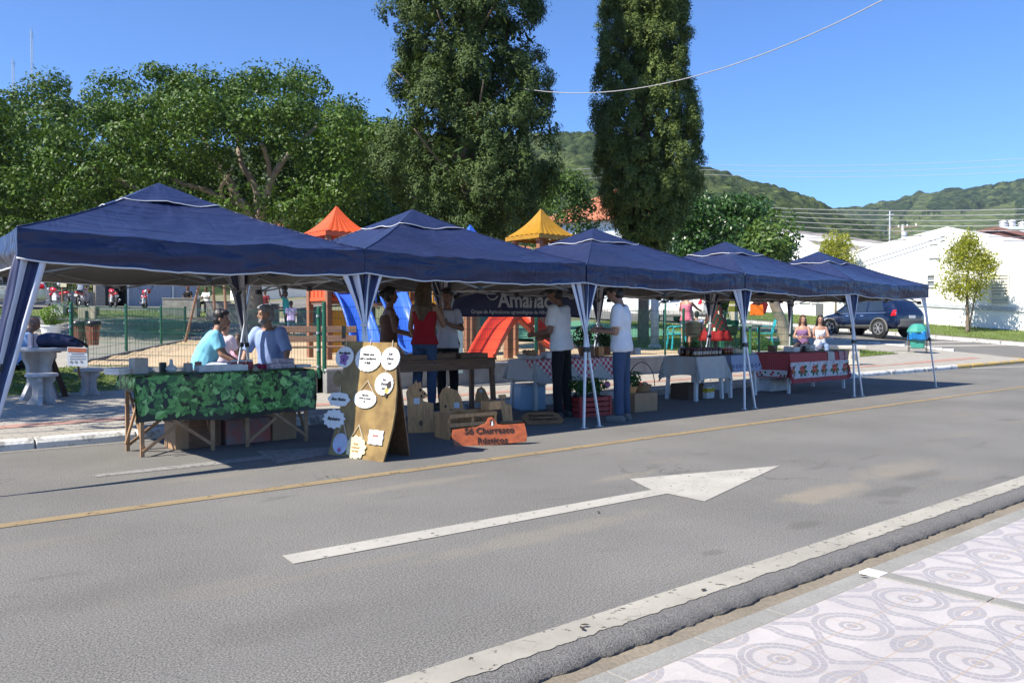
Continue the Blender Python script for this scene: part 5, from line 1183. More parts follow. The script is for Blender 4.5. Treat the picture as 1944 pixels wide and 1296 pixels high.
# the two men in white
p = RG(1066, 792, 0); person('man in black cap, white tee and black trousers looking over the gingham table', (p.x, p.y, 0), YAW + R(62), 1.80, .08, 0, .935, [((.04, .05, -1), (-.05, 0, -1)), ((-.03, -.09, -1), (-.06, 0, -1))], [((.15, .1, -1), (.95, -.2, -.15)), ((.05, -.1, -1), (.85, .25, -.25))], (.15, .30), 'dark', hair=('short', 'black'), cap=M('black_cap', (.012, .012, .013), .7), top=WTEE, sleeve=.72, hem=-.05, bottom=BLACKC, shoes=SHOEB, fit=1.25)
p = RG(1180, 798, 0); person('man in white tee and dark blue jeans looking down at his hands', (p.x, p.y, 0), YAW + R(70), 1.80, .04, 0, .935, [((.05, .04, -1), (-.04, 0, -1)), ((-.02, -.10, -1), (-.05, 0, -1))], [((.05, .1, -1), (.95, -.25, .05)), ((.0, -.12, -1), (.95, .22, .08))], (.0, .42), 'tan', hair=('short', 'black'), top=WTEE, sleeve=.78, hem=-.05, bottom=JEANS, shoes=SHOE, fit=1.25, grip=.9)
# playground figures
p = RD(1303, 611, 22.5); person('woman in pink sleeveless top and denim shorts standing at the clothes rail', (p.x, p.y, zp(p.x, p.y)), YAW - R(40), 1.68, .0, 0, .93, STAND, [((.35, .3, -.5), (.4, -.2, .8)), ((.7, -.2, -.5), (.9, .1, -.2))], (0, 0), 'tan', True, ('short', 'brown'), cloth('rose_top', (.50, .14, .20)), 0, -.02, cloth('denim_shorts', (.05, .08, .14)), .55, SHOE, straps=True, neckline=.46, vox=.016)
p = RD(1322, 640, 22); person('child in pale blue shirt sitting on a small chair beside the woman in pink', (p.x, p.y, zp(p.x, p.y)), YAW - R(15), 1.35, .1, 0, .62, SIT, [((.5, .1, -1), (1, 0, 0)), ((.5, -.1, -1), (1, 0, 0))], (0, .1), 'tan', False, ('short', 'black'), cloth('pale_blue_shirt', (.30, .36, .56)), .7, -.05, BLACKC, 1.9, SHOE, vox=.016)
# two women on the bench
B = RG(1560, 668, .16)
for u, lb, tp, bt, hr, lk, ln in [(1524, 'woman in purple top and dark skirt on the bench, left of the pair', cloth('purple_top', (.22, .12, .24)), cloth('dark_skirt', (.05, .04, .045)), 'brown', .5, .1), (1556, 'woman in white vest and blue jeans on the bench with a bag in her lap', cloth('white_vest', (.66, .66, .68)), BLUEJ, 'black', .0, .1)]:
    p = RD(u, 665, 22.6); person(lb, (p.x, p.y, zt(p.x, p.y) + .04), YAW + R(168) - lk * .5, 1.66, ln, 0, .59, [((1, .12, -.08), (.1, .02, -1)), ((1, -.12, -.08), (.1, -.02, -1))], [((.35, .25, -1), (.7, -.5, .0)), ((.35, -.25, -1), (.7, .45, -.1))], (lk, 0), 'tan', True, ('long', hr), tp, 0, -.03, bt, 2, SHOE, straps=True, neckline=.46, vox=.014)
# far figures seated by the concrete blocks and standing by the fig tree
def far(u, v, D, lb, topc, hr='black', sit=True, rz=0, capm=None, h=1.7, **k):
    p = RD(u, 611, D); z = zt(p.x, p.y) + .03
    person(lb, (p.x, p.y, z), YAW + rz, h, .1, 0, .56 if sit else .93, SIT if sit else STAND, k.pop('arms', [((.3, .2, -1), (.9, -.3, 0)), ((.3, -.2, -1), (.9, .3, 0))]), (0, 0), 'dark', False, ('short', hr), topc, .7, -.04, k.pop('bottom', BLACKC), k.pop('leglen', 2), SHOEB, cap=capm, vox=.022)
DARKRED = cloth('dark_red_tee', (.16, .02, .03))
far(358, 0, 43.5, 'man in black shirt and red cap sitting behind the concrete blocks', BLACKC, capm=M('red_cap', (.25, .03, .03), .7), rz=R(180)); far(393, 0, 43.5, 'person in white shirt sitting beside the man in the red cap', WTEE, 'brown', rz=R(170)); far(504, 0, 43, 'person in dark red tee sitting behind the grey concrete blocks by the fig trunk', DARKRED, rz=R(180))
far(545, 0, 30, 'woman in teal top standing with raised arm near the fig trunk', cloth('teal_top', (.06, .42, .40)), 'brown', False, R(100), arms=[((.5, .5, .6), (.2, -.3, 1)), ((.3, -.2, -1), (.9, .3, 0))], bottom=cloth('dark_jeans', (.02, .03, .06)))
far(553, 0, 27.5, 'child in lilac tank top and denim shorts beside the woman in teal', cloth('lilac_top', (.42, .36, .62)), 'black', False, R(20), h=1.32, bottom=cloth('denim_child', (.05, .09, .16)), leglen=.7)
# ------------------------------------------------------------------ vehicles
RUB = M('tyre_rubber', (.022, .022, .024), .85, var=.25); RIM = M('alloy_rim', (.52, .53, .55), .35, .6, var=.08); CHROME = M('chrome', (.7, .7, .72), .15, .9, var=.03); CLAD = M('grey_cladding', (.115, .112, .105), .65, var=.12); REDL = M('red_lens', (.45, .012, .02), .18, var=.15, coat=.5); CLEARL = M('clear_lens', (.55, .55, .56), .1, coat=.5); UNDER = M('underbody', (.012, .012, .013), .9)
CARGL = M('car_glass', (.02, .03, .045), .06, var=.1, spec=1.0)
def chaikin(p, n=2):
    for _ in range(n):
        q = [p[0]]
        for a, b in zip(p, p[1:]): q += [tuple(x * .75 + y * .25 for x, y in zip(a, b)), tuple(x * .25 + y * .75 for x, y in zip(a, b))]
        q.append(p[-1]); p = q
    return p
def car(label, loc, rz, paint, clad=True):
    # length axis +x = nose; origin under the middle of the car
    T = thing('car', label, 'car', loc, rz)
    #  x, half width, sill z, belt z, roof z, roof half width, belt half width
    st = [(-2.28, .60, .46, .86, .90, .52, .60), (-2.24, .84, .40, .98, 1.06, .62, .80), (-2.14, .89, .36, 1.06, 1.24, .64, .84), (-1.85, .91, .33, 1.07, 1.55, .60, .86), (-1.55, .92, .32, 1.06, 1.66, .62, .88), (-.7, .92, .32, 1.03, 1.71, .63, .89), (.1, .92, .32, 1.00, 1.69, .62, .89), (.55, .92, .32, .99, 1.56, .60, .89), (1.0, .92, .32, .99, 1.26, .66, .88), (1.32, .92, .32, .98, 1.05, .74, .86), (1.7, .90, .33, .93, .98, .72, .84), (2.05, .84, .36, .80, .88, .64, .76), (2.22, .72, .40, .66, .72, .52, .66), (2.27, .55, .46, .58, .62, .45, .52)]
    X = np.array([s[0] for s in st])
    cache = {}
    def section(x):
        x = round(x, 3)
        if x in cache: return cache[x]
        p = [np.interp(x, X, [s[i] for s in st]) for i in range(1, 7)]; hw, sz, bz, rz_, rw, bw2 = p
        sec = [(0, sz), (hw * .86, sz), (hw, sz + .16), (hw * 1.005, (sz + bz) / 2 + .05), (hw * .985, bz - .06), (bw2, bz), ((bw2 + rw) / 2 + .03, (bz + rz_) / 2), (rw + .02, rz_ - .035), (rw * .72, rz_), (0, rz_ + .015)]
        cache[x] = chaikin(sec, 2); return cache[x]
    def S(x, j):
        sec = section(x); t = j * (len(sec) - 1); i = min(int(t), len(sec) - 2); f = t - i
        return sec[i][0] * (1 - f) + sec[i + 1][0] * f, sec[i][1] * (1 - f) + sec[i + 1][1] * f
    NX, NJ = 72, 36; mb = MB(); xs2 = [-2.28 + 4.55 * (.5 - .5 * math.cos(PI * i / NX)) for i in range(NX + 1)]
    for sgn in (1, -1):
        mb.grid(lambda a, b, sgn=sgn: Vector((xs2[int(round(a * NX))], sgn * S(xs2[int(round(a * NX))], b)[0], S(xs2[int(round(a * NX))], b)[1])), NX, NJ, flip=(sgn > 0))
    for e in (0, NX):
        pts = [(xs2[e], s * S(xs2[e], j / NJ)[0], S(xs2[e], j / NJ)[1]) for s, rg in ((1, range(NJ + 1)), (-1, range(NJ - 1, 0, -1))) for j in rg]; mb.add(pts, [tuple(range(len(pts)))])
    body = mb.build('body', paint, T, smooth=True)
    # find ring parameter from height at a station
    def side(x, z):
        best = min(range(201), key=lambda i: abs(S(x, i / 200)[1] - z) + (0 if i > 30 else 9)); return S(x, best / 200)[0]
    def belt(x): return np.interp(x, X, [s[3] for s in st])
    def roofz(x): return np.interp(x, X, [s[4] for s in st])
    def patch(nm, quad, m, off, sgn, parent=T, n=8):
        # quad: 4 (x,z) corners on the side of the car
        def fn(a, b):
            x = (quad[0][0] * (1 - a) + quad[1][0] * a) * (1 - b) + (quad[3][0] * (1 - a) + quad[2][0] * a) * b; z = (quad[0][1] * (1 - a) + quad[1][1] * a) * (1 - b) + (quad[3][1] * (1 - a) + quad[2][1] * a) * b
            return Vector((x, sgn * (side(x, z) + off), z))
        q = MB(); q.grid(fn, n, n, flip=(sgn > 0)); return q.build(nm, m, parent, smooth=True)
    for s in (1, -1):
        patch('window', [(-.62, 1.07), (.16, 1.05), (.08, 1.55), (-.60, 1.58)], CARGL, .006, s); patch('window', [(.22, 1.05), (.98, 1.04), (.45, 1.48), (.14, 1.54)], CARGL, .006, s); patch('window', [(-1.55, 1.13), (-.70, 1.08), (-.68, 1.57), (-1.30, 1.55)], CARGL, .006, s)
        patch('window_trim', [(-1.65, 1.035), (1.05, 1.0), (1.05, 1.025), (-1.65, 1.06)], CHROME, .010, s, n=20)
        d = patch('door_seam', [(.18, .45), (.195, .45), (.195, 1.0), (.18, 1.0)], UNDER, .004, s); patch('door_seam', [(-.66, .45), (-.645, .45), (-.645, 1.0), (-.66, 1.0)], UNDER, .004, s)
        for hx in (-.42, .40): patch('door_handle', [(hx - .09, .90), (hx + .09, .90), (hx + .09, .935), (hx - .09, .935)], CHROME, .02, s)
        if clad: patch('sill_cladding', [(-.98, .36), (.98, .36), (.98, .52), (-.98, .52)], CLAD, .012, s, n=12)
        patch('tail_light', [(-2.18, .92), (-1.92, .90), (-1.98, 1.16), (-2.12, 1.16)], REDL, .012, s); patch('head_light', [(1.62, .70), (2.02, .64), (1.95, .76), (1.55, .84)], CLEARL, .012, s)
        mb = MB(); mb.ell((.92, s * 1.0, 1.06), (.09, .11, .075), 12, 8); mb.bar((.92, s * .84, 1.0), (.92, s * .95, 1.05), .04); mb.build('mirror', paint if not clad else DARK, T, smooth=True)
        mb = MB(); mb.bar((-1.5, s * .60, 1.72), (.1, s * .60, 1.745), .035, .03); mb.bar((-1.5, s * .6, 1.66), (-1.5, s * .6, 1.72), .04); mb.bar((.08, s * .6, 1.68), (.08, s * .6, 1.745), .04); mb.build('roof_rail', CHROME if clad else DARK, T)
        for wx in (-1.33, 1.38):
            c = Vector((wx, s * .80, .36)); Mw = Matrix.Rotation(PI / 2, 3, 'X')
            mb = MB(); mb.lathe([(.415, -.02), (.415, .128)], c, 28, M=Matrix.Rotation(-s * PI / 2, 3, 'X')); mb.build('wheel_well', UNDER, T)
            mb = MB(); arc = [c + Vector((.435 * math.cos(a), s * .135, .435 * math.sin(a))) for a in [R(-18 + 216 * i / 24) for i in range(25)]]; mb.tube(arc, .045, 8); mb.build('wheel_arch', CLAD if clad else paint, T, smooth=True)
            mb = MB(); mb.lathe([(.25, -.10), (.33, -.11), (.36, -.08), (.362, .08), (.34, .115), (.25, .12)], c + Vector((0, s * .035, 0)), 30, M=Matrix.Rotation(-s * PI / 2, 3, 'X')); w_ = mb.build('wheel', RUB, T, smooth=True)
            mb = MB(); Ro = Matrix.Rotation(-s * PI / 2, 3, 'X'); cc = c + Vector((0, s * .035, 0)); mb.lathe([(.252, .06), (.252, .125), (.235, .125), (.225, .05), (.02, .05)], cc, 28, M=Ro)
            for q in range(6): a = q * PI / 3; mb.bar(cc + Ro @ Vector((.03 * math.cos(a), .03 * math.sin(a), .10)), cc + Ro @ Vector((.238 * math.cos(a), .238 * math.sin(a), .105)), .085, .03)
            mb.lathe([(.06, .05), (.06, .125), (.02, .13)], cc, 16, M=Ro); mb.build('rim', RIM, w_)
    # rear: bumper, glass, plate
    mb = MB(); mb.grid(lambda a, b: Vector((-2.30 - .04 * math.sin(a * PI) + .10 * abs(2 * a - 1) ** 3, -.80 + 1.60 * a, .42 + .34 * b)), 16, 6); mb.build('bumper', CLAD if clad else paint, T, smooth=True, solid=.05)
    mb = MB(); mb.grid(lambda a, b: Vector((-2.165 + .33 * b - .012, (-.58 + 1.16 * a) * (1 - .1 * b), 1.14 + .38 * b)), 8, 6); mb.build('rear_window', CARGL, T, smooth=True)
    mb = MB(); mb.box((-2.27, 0, .86), (.03, .40, .13)); mb.build('number_plate', WHITEPAINT, T)
    mb = MB(); mb.grid(lambda a, b: Vector((1.30 - .74 * b + .012, (-.72 + 1.44 * a) * (1 - .17 * b), 1.07 + .49 * b)), 8, 6); mb.build('windscreen', CARGL, T, smooth=True)
    return T
def carpaint(nm, c): return M(nm, c, .22, .35 if max(c) < .5 else 0, var=.03, coat=.8)
p = RD(1672, 611, 36.2); ang = R(76)
ctr = Vector((p.x, p.y, 0)) + Vector((math.cos(ang), math.sin(ang), 0)) * 1.33 + Vector((math.sin(ang), -math.cos(ang), 0)) * .80
zz = zt(ctr.x, ctr.y) + .02
car('dark blue compact suv parked in the side street, seen from behind', (ctr.x, ctr.y, zz), ang, carpaint('dark_blue_paint', (.008, .018, .058)))
p = RD(1300, 611, 42); car('white car parked behind the playground fence', (p.x, p.y, zt(35, p.y) + .02), R(80), carpaint('white_car_paint', (.68, .68, .68)), False)
p = RD(-12, 611, 40); car('white car at the far left edge behind the curtain', (p.x, p.y, zt(p.x, p.y) + .02), R(170), carpaint('white_car_paint', (.68, .68, .68)), False)
# motorcycles by the railing wall
REDP = carpaint('red_bike_paint', (.50, .012, .02)); SEATM = M('bike_seat', (.02, .02, .02), .6)
def motorbike(label, loc, rz, helmet=None):
    T = thing('motorcycle', label, 'motorcycle', loc, rz, 'motorcycles parked by the wall')
    for x in (-.62, .62):
        mb = MB(); Ro = Matrix.Rotation(PI / 2, 3, 'X'); mb.lathe([(.24, -.05), (.29, -.045), (.30, 0), (.29, .045), (.24, .05)], (x, 0, .30), 22, M=Ro, cap=False); w_ = mb.build('wheel', RUB, T, smooth=True, solid=.01)
        mb = MB(); mb.lathe([(.24, -.02), (.24, .02), (.22, .02), (.22, -.02)], (x, 0, .30), 22, M=Ro, cap=False)
        for q in range(8): a = q * PI / 4; mb.bar((x, 0, .30), (x + .23 * math.cos(a), 0, .30 + .23 * math.sin(a)), .012)
        mb.build('rim', RIM, w_)
    mb = MB(); mb.tube([(.62, .07, .30), (.46, .07, .95)], .022, 8); mb.tube([(.62, -.07, .30), (.46, -.07, .95)], .022, 8); mb.build('fork', CHROME, T)
    mb = MB(); mb.tube([(.42, -.36, 1.05), (.46, -.12, 1.0), (.46, .12, 1.0), (.42, .36, 1.05)], .016, 8); mb.build('handlebar', DARK, T)
    for s in (1, -1): mb = MB(); mb.ell((.44, s * .33, 1.18), (.015, .06, .04)); mb.tube([(.43, s * .28, 1.05), (.44, s * .33, 1.16)], .006, 5); mb.build('mirror', DARK, T, smooth=True)
    mb = MB(); mb.ell((.57, 0, .90), (.07, .09, .09)); mb.build('head_light', CLEARL, T, smooth=True)
    mb = MB(); loft(mb, [((-.05, 0, .80), (0, .06, 0), (0, 0, .05)), ((.10, 0, .84), (0, .13, 0), (0, 0, .12)), ((.28, 0, .88), (0, .15, 0), (0, 0, .14)), ((.42, 0, .88), (0, .08, 0), (0, 0, .08))], 12); mb.build('tank', REDP, T, smooth=True)
    mb = MB(); loft(mb, [((-.75, 0, .84), (0, .06, 0), (0, 0, .03)), ((-.55, 0, .80), (0, .12, 0), (0, 0, .06)), ((-.2, 0, .76), (0, .12, 0), (0, 0, .07)), ((.08, 0, .80), (0, .08, 0), (0, 0, .05))], 12); mb.build('seat', SEATM, T, smooth=True)
    mb = MB(); mb.box((.05, 0, .42), (.34, .24, .30)); mb.box((.08, 0, .62), (.2, .18, .12)); mb.build('engine', METAL, T, bevel=.03)
    mb = MB(); loft(mb, [((.30, 0, .62), (0, .10, 0), (0, 0, .10)), ((.52, 0, .62), (0, .09, 0), (0, 0, .05)), ((.80, 0, .60), (0, .07, 0), (0, 0, .03))], 10); mb.build('front_mudguard', REDP, T, smooth=True)
    mb = MB(); loft(mb, [((-.30, 0, .64), (0, .13, 0), (0, 0, .10)), ((-.65, 0, .70), (0, .11, 0), (0, 0, .07)), ((-.88, 0, .72), (0, .06, 0), (0, 0, .05))], 10); mb.build('rear_fairing', REDP, T, smooth=True)
    mb = MB(); mb.tube([(.1, -.14, .30), (-.3, -.16, .28), (-.85, -.17, .40)], [.03, .04, .045], 8); mb.build('exhaust', CHROME, T, smooth=True)
    mb = MB(); mb.bar((-.1, 0, .4), (-.62, 0, .3), .05, .1); mb.bar((-.62, .1, .3), (-.5, .1, .75), .03); mb.build('swing_arm', DARK, T)
    mb = MB(); mb.box((-.93, 0, .58), (.02, .17, .13)); mb.build('number_plate', WHITEPAINT, T)
    return T
def helmet(label, loc, m):
    T = thing('helmet', label, 'helmet', loc); mb = MB(); mb.ell((0, 0, .12), (.145, .12, .13), 16, 12); mb.build('shell', m, T, smooth=True); mb = MB(); mb.ell((.04, 0, .11), (.112, .108, .06), 14, 8); mb.build('visor', CARGL, T, smooth=True)
bk = []
for k, (u, lb, a) in enumerate([(108, 'red motorcycle with its spoked front wheel turned left, leftmost of the row', YAW + R(70)), (157, 'red motorcycle carrying the rider in the grey hooded jacket', YAW + R(8)), (215, 'red motorcycle with a white helmet on its mirror', YAW + R(38)), (275, 'red motorcycle with two helmets hung on it, rightmost of the row', YAW - R(150))]):
    p = RD(u, 611, 44.5); motorbike(lb, (p.x, p.y, zt(p.x, p.y) + .03), a); bk.append((p, a))
p, a = bk[1]; d = Vector((math.cos(a), math.sin(a), 0)); q = p + d * -.18
person('motorcycle rider in grey hooded jacket, pale trousers and red helmet', (q.x, q.y, zt(p.x, p.y) + .03), a, 1.72, .18, 0, .90, [((.75, .32, -.55), (-.25, .05, -1)), ((.75, -.32, -.55), (-.25, -.05, -1))], [((.55, .25, -.8), (.8, -.05, -.1)), ((.55, -.25, -.8), (.8, .05, -.1))], (0, .1), 'tan', False, ('bald', 'black'), cloth('grey_hoodie', (.22, .26, .32)), 1.9, -.05, cloth('pale_trousers', (.50, .50, .48)), 2, SHOEB, cap=M('red_helmet', (.40, .03, .03), .3, coat=.5), vox=.02, fit=1.3)
HW = M('white_helmet', (.7, .7, .7), .25, coat=.6); HR = M('red_helmet', (.40, .03, .03), .3); HDK = M('maroon_helmet', (.16, .03, .05), .3)
p, a = bk[2]; helmet('white helmet hung on the mirror of a red motorcycle', (p.x - .05, p.y - .2, zt(p.x, p.y) + 1.14), HW)
p, a = bk[3]; helmet('small maroon helmet raised on the left mirror of the rightmost motorcycle', (p.x - .38, p.y + .2, zt(p.x, p.y) + 1.18), HDK); helmet('red helmet resting on the seat of the rightmost motorcycle', (p.x + .2, p.y, zt(p.x, p.y) + .84), HR)
p, a = bk[0]; helmet('grey helmet hung on the handlebar of the leftmost motorcycle', (p.x + .15, p.y - .1, zt(p.x, p.y) + 1.08), METAL)
# ------------------------------------------------------------------ playground, fence, plaza furniture
ORANGE = M('orange_plastic', (.62, .085, .02), .45, var=.1); YELLOWP = M('yellow_plastic', (.55, .27, .015), .5, var=.12); BLUEP = M('blue_plastic', (.035, .12, .55), .35, var=.08); REDPL = M('red_plastic', (.58, .05, .02), .4, var=.1); POSTW = M('playground_post', (.24, .105, .06), .7, var=.2); PLANK = M('bench_plank', (.23, .13, .085), .75, var=.3, sc=4, streak=(1, 8, 8))
# retaining wall and mesh fence
T = thing('low_wall', 'low grey concrete wall carrying the green mesh fence along the pavement', 'wall', (13.65, 12.68, 0))
mb = MB(); mb.box((0, 0, .22), (14.3, .16, .52)); mb.build('wall', CONCD, T, bevel=.01); mb = MB(); mb.box((0, 0, .495), (14.34, .2, .03)); mb.build('coping', CONC, T)
def mesh_fence(label, path, h, zf, step=2.45, cat='fence'):
    a0 = path[0]; T = thing('mesh_fence', label, cat, (a0[0], a0[1], zf(*a0)))
    o = Vector(T.location)
    for (xa, ya), (xb, yb) in zip(path, path[1:]):
        L = math.hypot(xb - xa, yb - ya); n = max(1, round(L / step)); d = Vector((xb - xa, yb - ya, 0)) / L
        for k in range(n + 1):
            if (xa, ya) != path[0] and k == 0: continue
            x, y = xa + d.x * L * k / n, ya + d.y * L * k / n; z = zf(x, y); mb = MB(); mb.lathe([(.035, -.05), (.035, h + .03), (.028, h + .05)], Vector((x, y, z)) - o, 10); p = mb.build('post', GREENPOST, T, smooth=False)
            for q in range(4): mb = MB(); mb.box(Vector((x, y, z + .15 + q * (h - .25) / 3)) - o - Vector((-d.y, d.x, 0)) * -.04, (.035, .03, .04)); mb.build('clamp', METAL, p)
        for k in range(n):
            mb = MB(); P0 = Vector((xa, ya, 0)) + d * (L * k / n + .05); P1 = Vector((xa, ya, 0)) + d * (L * (k + 1) / n - .05)
            z0, z1 = zf(P0.x, P0.y), zf(P1.x, P1.y); m = int((P1 - P0).length / .055); r = .0034
            for q in range(m + 1):
                t = q / m; p = P0.lerp(P1, t) - o; z = z0 + (z1 - z0) * t - 0 - o.z; mb.bar((p.x, p.y, z + .03), (p.x, p.y, z + h), r)
            for q in range(6):
                hz = .05 + (h - .08) * q / 5; p, e = P0 - o, P1 - o; mb.bar((p.x, p.y, z0 - o.z + hz), (e.x, e.y, z1 - o.z + hz), .007)
            mb.build('mesh_panel', GREENPOST, T)
    return T
mesh_fence('green wire mesh fence on the low wall between the canopies and the playground', [(6.5, 12.68), (20.8, 12.68), (20.8, 19.5)], 1.08, lambda x, y: .51 if y < 12.9 else zp(x, y) + .05)
mesh_fence('green wire mesh fence dividing the paved plaza from the sand on the left', [(6.45, 12.78), (3.45, 16.4), (9.3, 28.0)], 1.1, lambda x, y: max(.40 if y < 13 else .45, zt(x, y)), 4.4)
mb = MB()
for (xa, ya), (xb, yb) in (((6.4, 12.78), (3.45, 16.4)), ((3.45, 16.4), (9.3, 28.0))):
    n = 14
    for k in range(n):
        p = Vector((xa + (xb - xa) * k / n, ya + (yb - ya) * k / n, 0)); q = Vector((xa + (xb - xa) * (k + 1) / n, ya + (yb - ya) * (k + 1) / n, 0))
        p.z, q.z = max(.40 if p.y < 13.5 else .43, zt(p.x, p.y)) - .07, max(.40 if q.y < 13.5 else .43, zt(q.x, q.y)) - .07; mb.bar(p - Vector((0, 0, .16)), q - Vector((0, 0, .16)), .1, .6)
struct(mb.build('sand_edging', CONCD))
def roof_pyr(mb, a, z0, z1, ribs=7):
    for sd in range(4):
        def fn(u, v, sd=sd):
            s = 2 * u - 1; ex, ey = [(s * a, -a), (a, s * a), (-s * a, a), (-a, -s * a)][sd]; sc = (1 - v) ** 1.0
            z = z0 + (z1 - z0) * (v * .62 + .38 * v ** 2.4); rb = .018 * abs(math.sin(u * ribs * PI)) * (1 - v)
            return Vector((ex * (sc * .97 + .03), ey * (sc * .97 + .03), z + rb))
        mb.grid(fn, 42, 12)
        def sk(u, v, sd=sd):
            s = 2 * u - 1; ex, ey = [(s * a, -a), (a, s * a), (-s * a, a), (-a, -s * a)][sd]; return Vector((ex, ey, z0 - .09 * (1 - v)))
        mb.grid(sk, 12, 1)
def chute(path, w, m, T, nm='slide', side=.16):
    o = Vector(T.location); P = []
    for i in range(len(path) - 1):
        a, b, c, d = [Vector(path[max(0, min(len(path) - 1, j))]) for j in (i - 1, i, i + 1, i + 2)]
        for s in range(6): t = s / 6; P.append(.5 * ((2 * b) + (c - a) * t + (2 * a - 5 * b + 4 * c - d) * t * t + (3 * b - a - 3 * c + d) * t ** 3))
    P.append(Vector(path[-1])); n = len(P) - 1; prof = [(-.5, side), (-.46, side + .02), (-.40, side - .02), (-.34, .02), (-.2, 0), (.2, 0), (.34, .02), (.40, side - .02), (.46, side + .02), (.5, side)]
    mb = MB()
    def fn(a, b):
        i = int(round(b * n)); d = (P[min(i + 1, n)] - P[max(i - 1, 0)]).normalized(); lat = Vector((d.y, -d.x, 0)).normalized(); up = lat.cross(d); q = prof[int(round(a * 9))]
        if up.z < 0: up = -up
        return P[i] - o + lat * q[0] * w + up * q[1]
    mb.grid(fn, 9, n); return mb.build(nm, m, T, smooth=True, solid=.02)
def play_tower(label, u, D, a, roofm, zr0, zr1, panels, group=None):
    p = RD(u, 611, D); z = zp(p.x, p.y) + .03; T = thing('play_tower', label, 'play tower', (p.x, p.y, z)); e = min(a * .80, .43)
    for sx in (-1, 1):
        for sy in (-1, 1): mb = MB(); mb.box((sx * e, sy * e, (zr0 - z) / 2), (.12, .12, zr0 - z + .1)); mb.build('post', POSTW, T, bevel=.015)
    mb = MB(); mb.box((0, 0, 1.22), (2 * e - .02, 2 * e - .02, .06)); mb.build('platform', PLANK, T)
    mb = MB(); roof_pyr(mb, a, zr0 - z, zr1 - z); mb.build('roof', roofm, T, smooth=False)
    for sd, z0, z1, m, slats in panels:
        mb = MB(); nx, ny = [(0, -1), (1, 0), (0, 1), (-1, 0)][sd]; w_ = 2 * e - .14
        if slats:
            for k in range(slats):
                t = (k + .5) / slats - .5; mb.box((nx * e + (-ny) * t * w_, ny * e + nx * t * w_, (z0 + z1) / 2), ((w_ / slats * .8) if ny else .05, .05 if ny else (w_ / slats * .8), z1 - z0))
            for zz in (z0 + .04, z1 - .04): mb.box((nx * (e + .01), ny * (e + .01), zz), (w_ if ny else .05, .05 if ny else w_, .08))
        else: mb.box((nx * e, ny * e, (z0 + z1) / 2), (w_ if ny else .04, .04 if ny else w_, z1 - z0))
        mb.build('panel', m, T, bevel=.008)
    return T
TA = play_tower('play tower with bright orange ribbed roof and orange slatted panel, blue slides below', 640, 18, .55, ORANGE, 3.20, 3.80, [(0, 1.25, 1.72, ORANGE, 4), (3, 1.25, 1.72, ORANGE, 4), (0, .15, 1.05, YELLOWP, 0), (1, .15, 1.05, YELLOWP, 0)])
chute([RD(648, 556, 17.6), RD(664, 575, 17.2), RD(685, 630, 16.7), RD(698, 672, 16.2), RD(712, 688, 15.8)], .62, BLUEP, TA)
chute([RD(742, 556, 17.8), RD(752, 590, 17.3), RD(772, 640, 16.8), RD(790, 676, 16.2), RD(815, 690, 15.8)], .62, BLUEP, TA)
mb = MB(); o = Vector(TA.location); a_, b_ = RD(665, 585, 18.3) - o, RD(742, 575, 18.6) - o; mb.bar(a_, b_, .6, .08); mb.build('deck', PLANK, TA); mb = MB()
for k in range(9): q = a_.lerp(b_, k / 8); mb.bar(q + Vector((.1, -.28, .0)), q + Vector((.1, -.28, .55)), .03)
mb.bar(a_ + Vector((.1, -.28, .55)), b_ + Vector((.1, -.28, .55)), .04); mb.build('railing', BLUEP, TA)
SHADEDYEL = M('shaded_yellow_plastic', (.34, .17, .008), .5, var=.15)  # yellow plastic again, the conifer's shade darkened into its colour
TB = play_tower('play tower with yellow ribbed roof and two orange red slides', 1027, 19.6, .60, SHADEDYEL, 3.30, 3.95, [(0, 1.3, 1.8, YELLOWP, 4), (3, 1.3, 1.8, REDPL, 4), (1, 1.3, 1.8, REDPL, 4)])
chute([RD(1015, 570, 18.9), RD(1002, 585, 18.5), RD(960, 618, 17.7), RD(932, 662, 17.0), RD(918, 690, 16.6)], .60, REDPL, TB, side=.24); chute([RD(975, 596, 18.9), RD(995, 612, 18.7), RD(1030, 645, 18.3), RD(1068, 672, 17.8)], .6, REDPL, TB)
mb = MB(); q = RD(965, 611, 18.2) - Vector(TB.location); mb.box((q.x, q.y, .62), (.15, .15, 1.5)); mb.build('post', POSTW, TB); 
TC = play_tower('play tower with blue roof whose tip shows beside the ragged conifer', 893, 20.2, .5, BLUEP, 3.0, 3.66, [(0, 1.25, 1.75, YELLOWP, 4), (3, 1.25, 1.75, YELLOWP, 4)])
mb = MB(); o = Vector(TC.location); a_, b_ = RD(880, 582, 20.0) - o, RD(752, 580, 19.3) - o
mb.bar(a_, b_, .7, .07); mb.build('bridge_deck', PLANK, TC)
for sgn in (-.34, .34):
    mb = MB(); n = 13
    for k in range(n): q = a_.lerp(b_, k / (n - 1)) + Vector((0, sgn, 0)); mb.bar(q, q + Vector((0, 0, .62)), .025)
    for hh in (.08, .62): mb.bar(a_ + Vector((0, sgn, hh)), b_ + Vector((0, sgn, hh)), .045)
    mb.build('bridge_rail', YELLOWP, TC)
for k in (0, 1): mb = MB(); q = b_ + Vector((-.05, -.3 + .6 * k, 0)); mb.box((q.x, q.y, q.z / 2 + .4), (.11, .11, q.z + 1.3)); mb.build('post', POSTW, TC)
mb = MB(); q = RD(770, 560, 19.4) - o; mb.box(q, (1.1, .06, .38)); mb.build('panel', M('brown_panel', (.20, .075, .03), .6), TC)
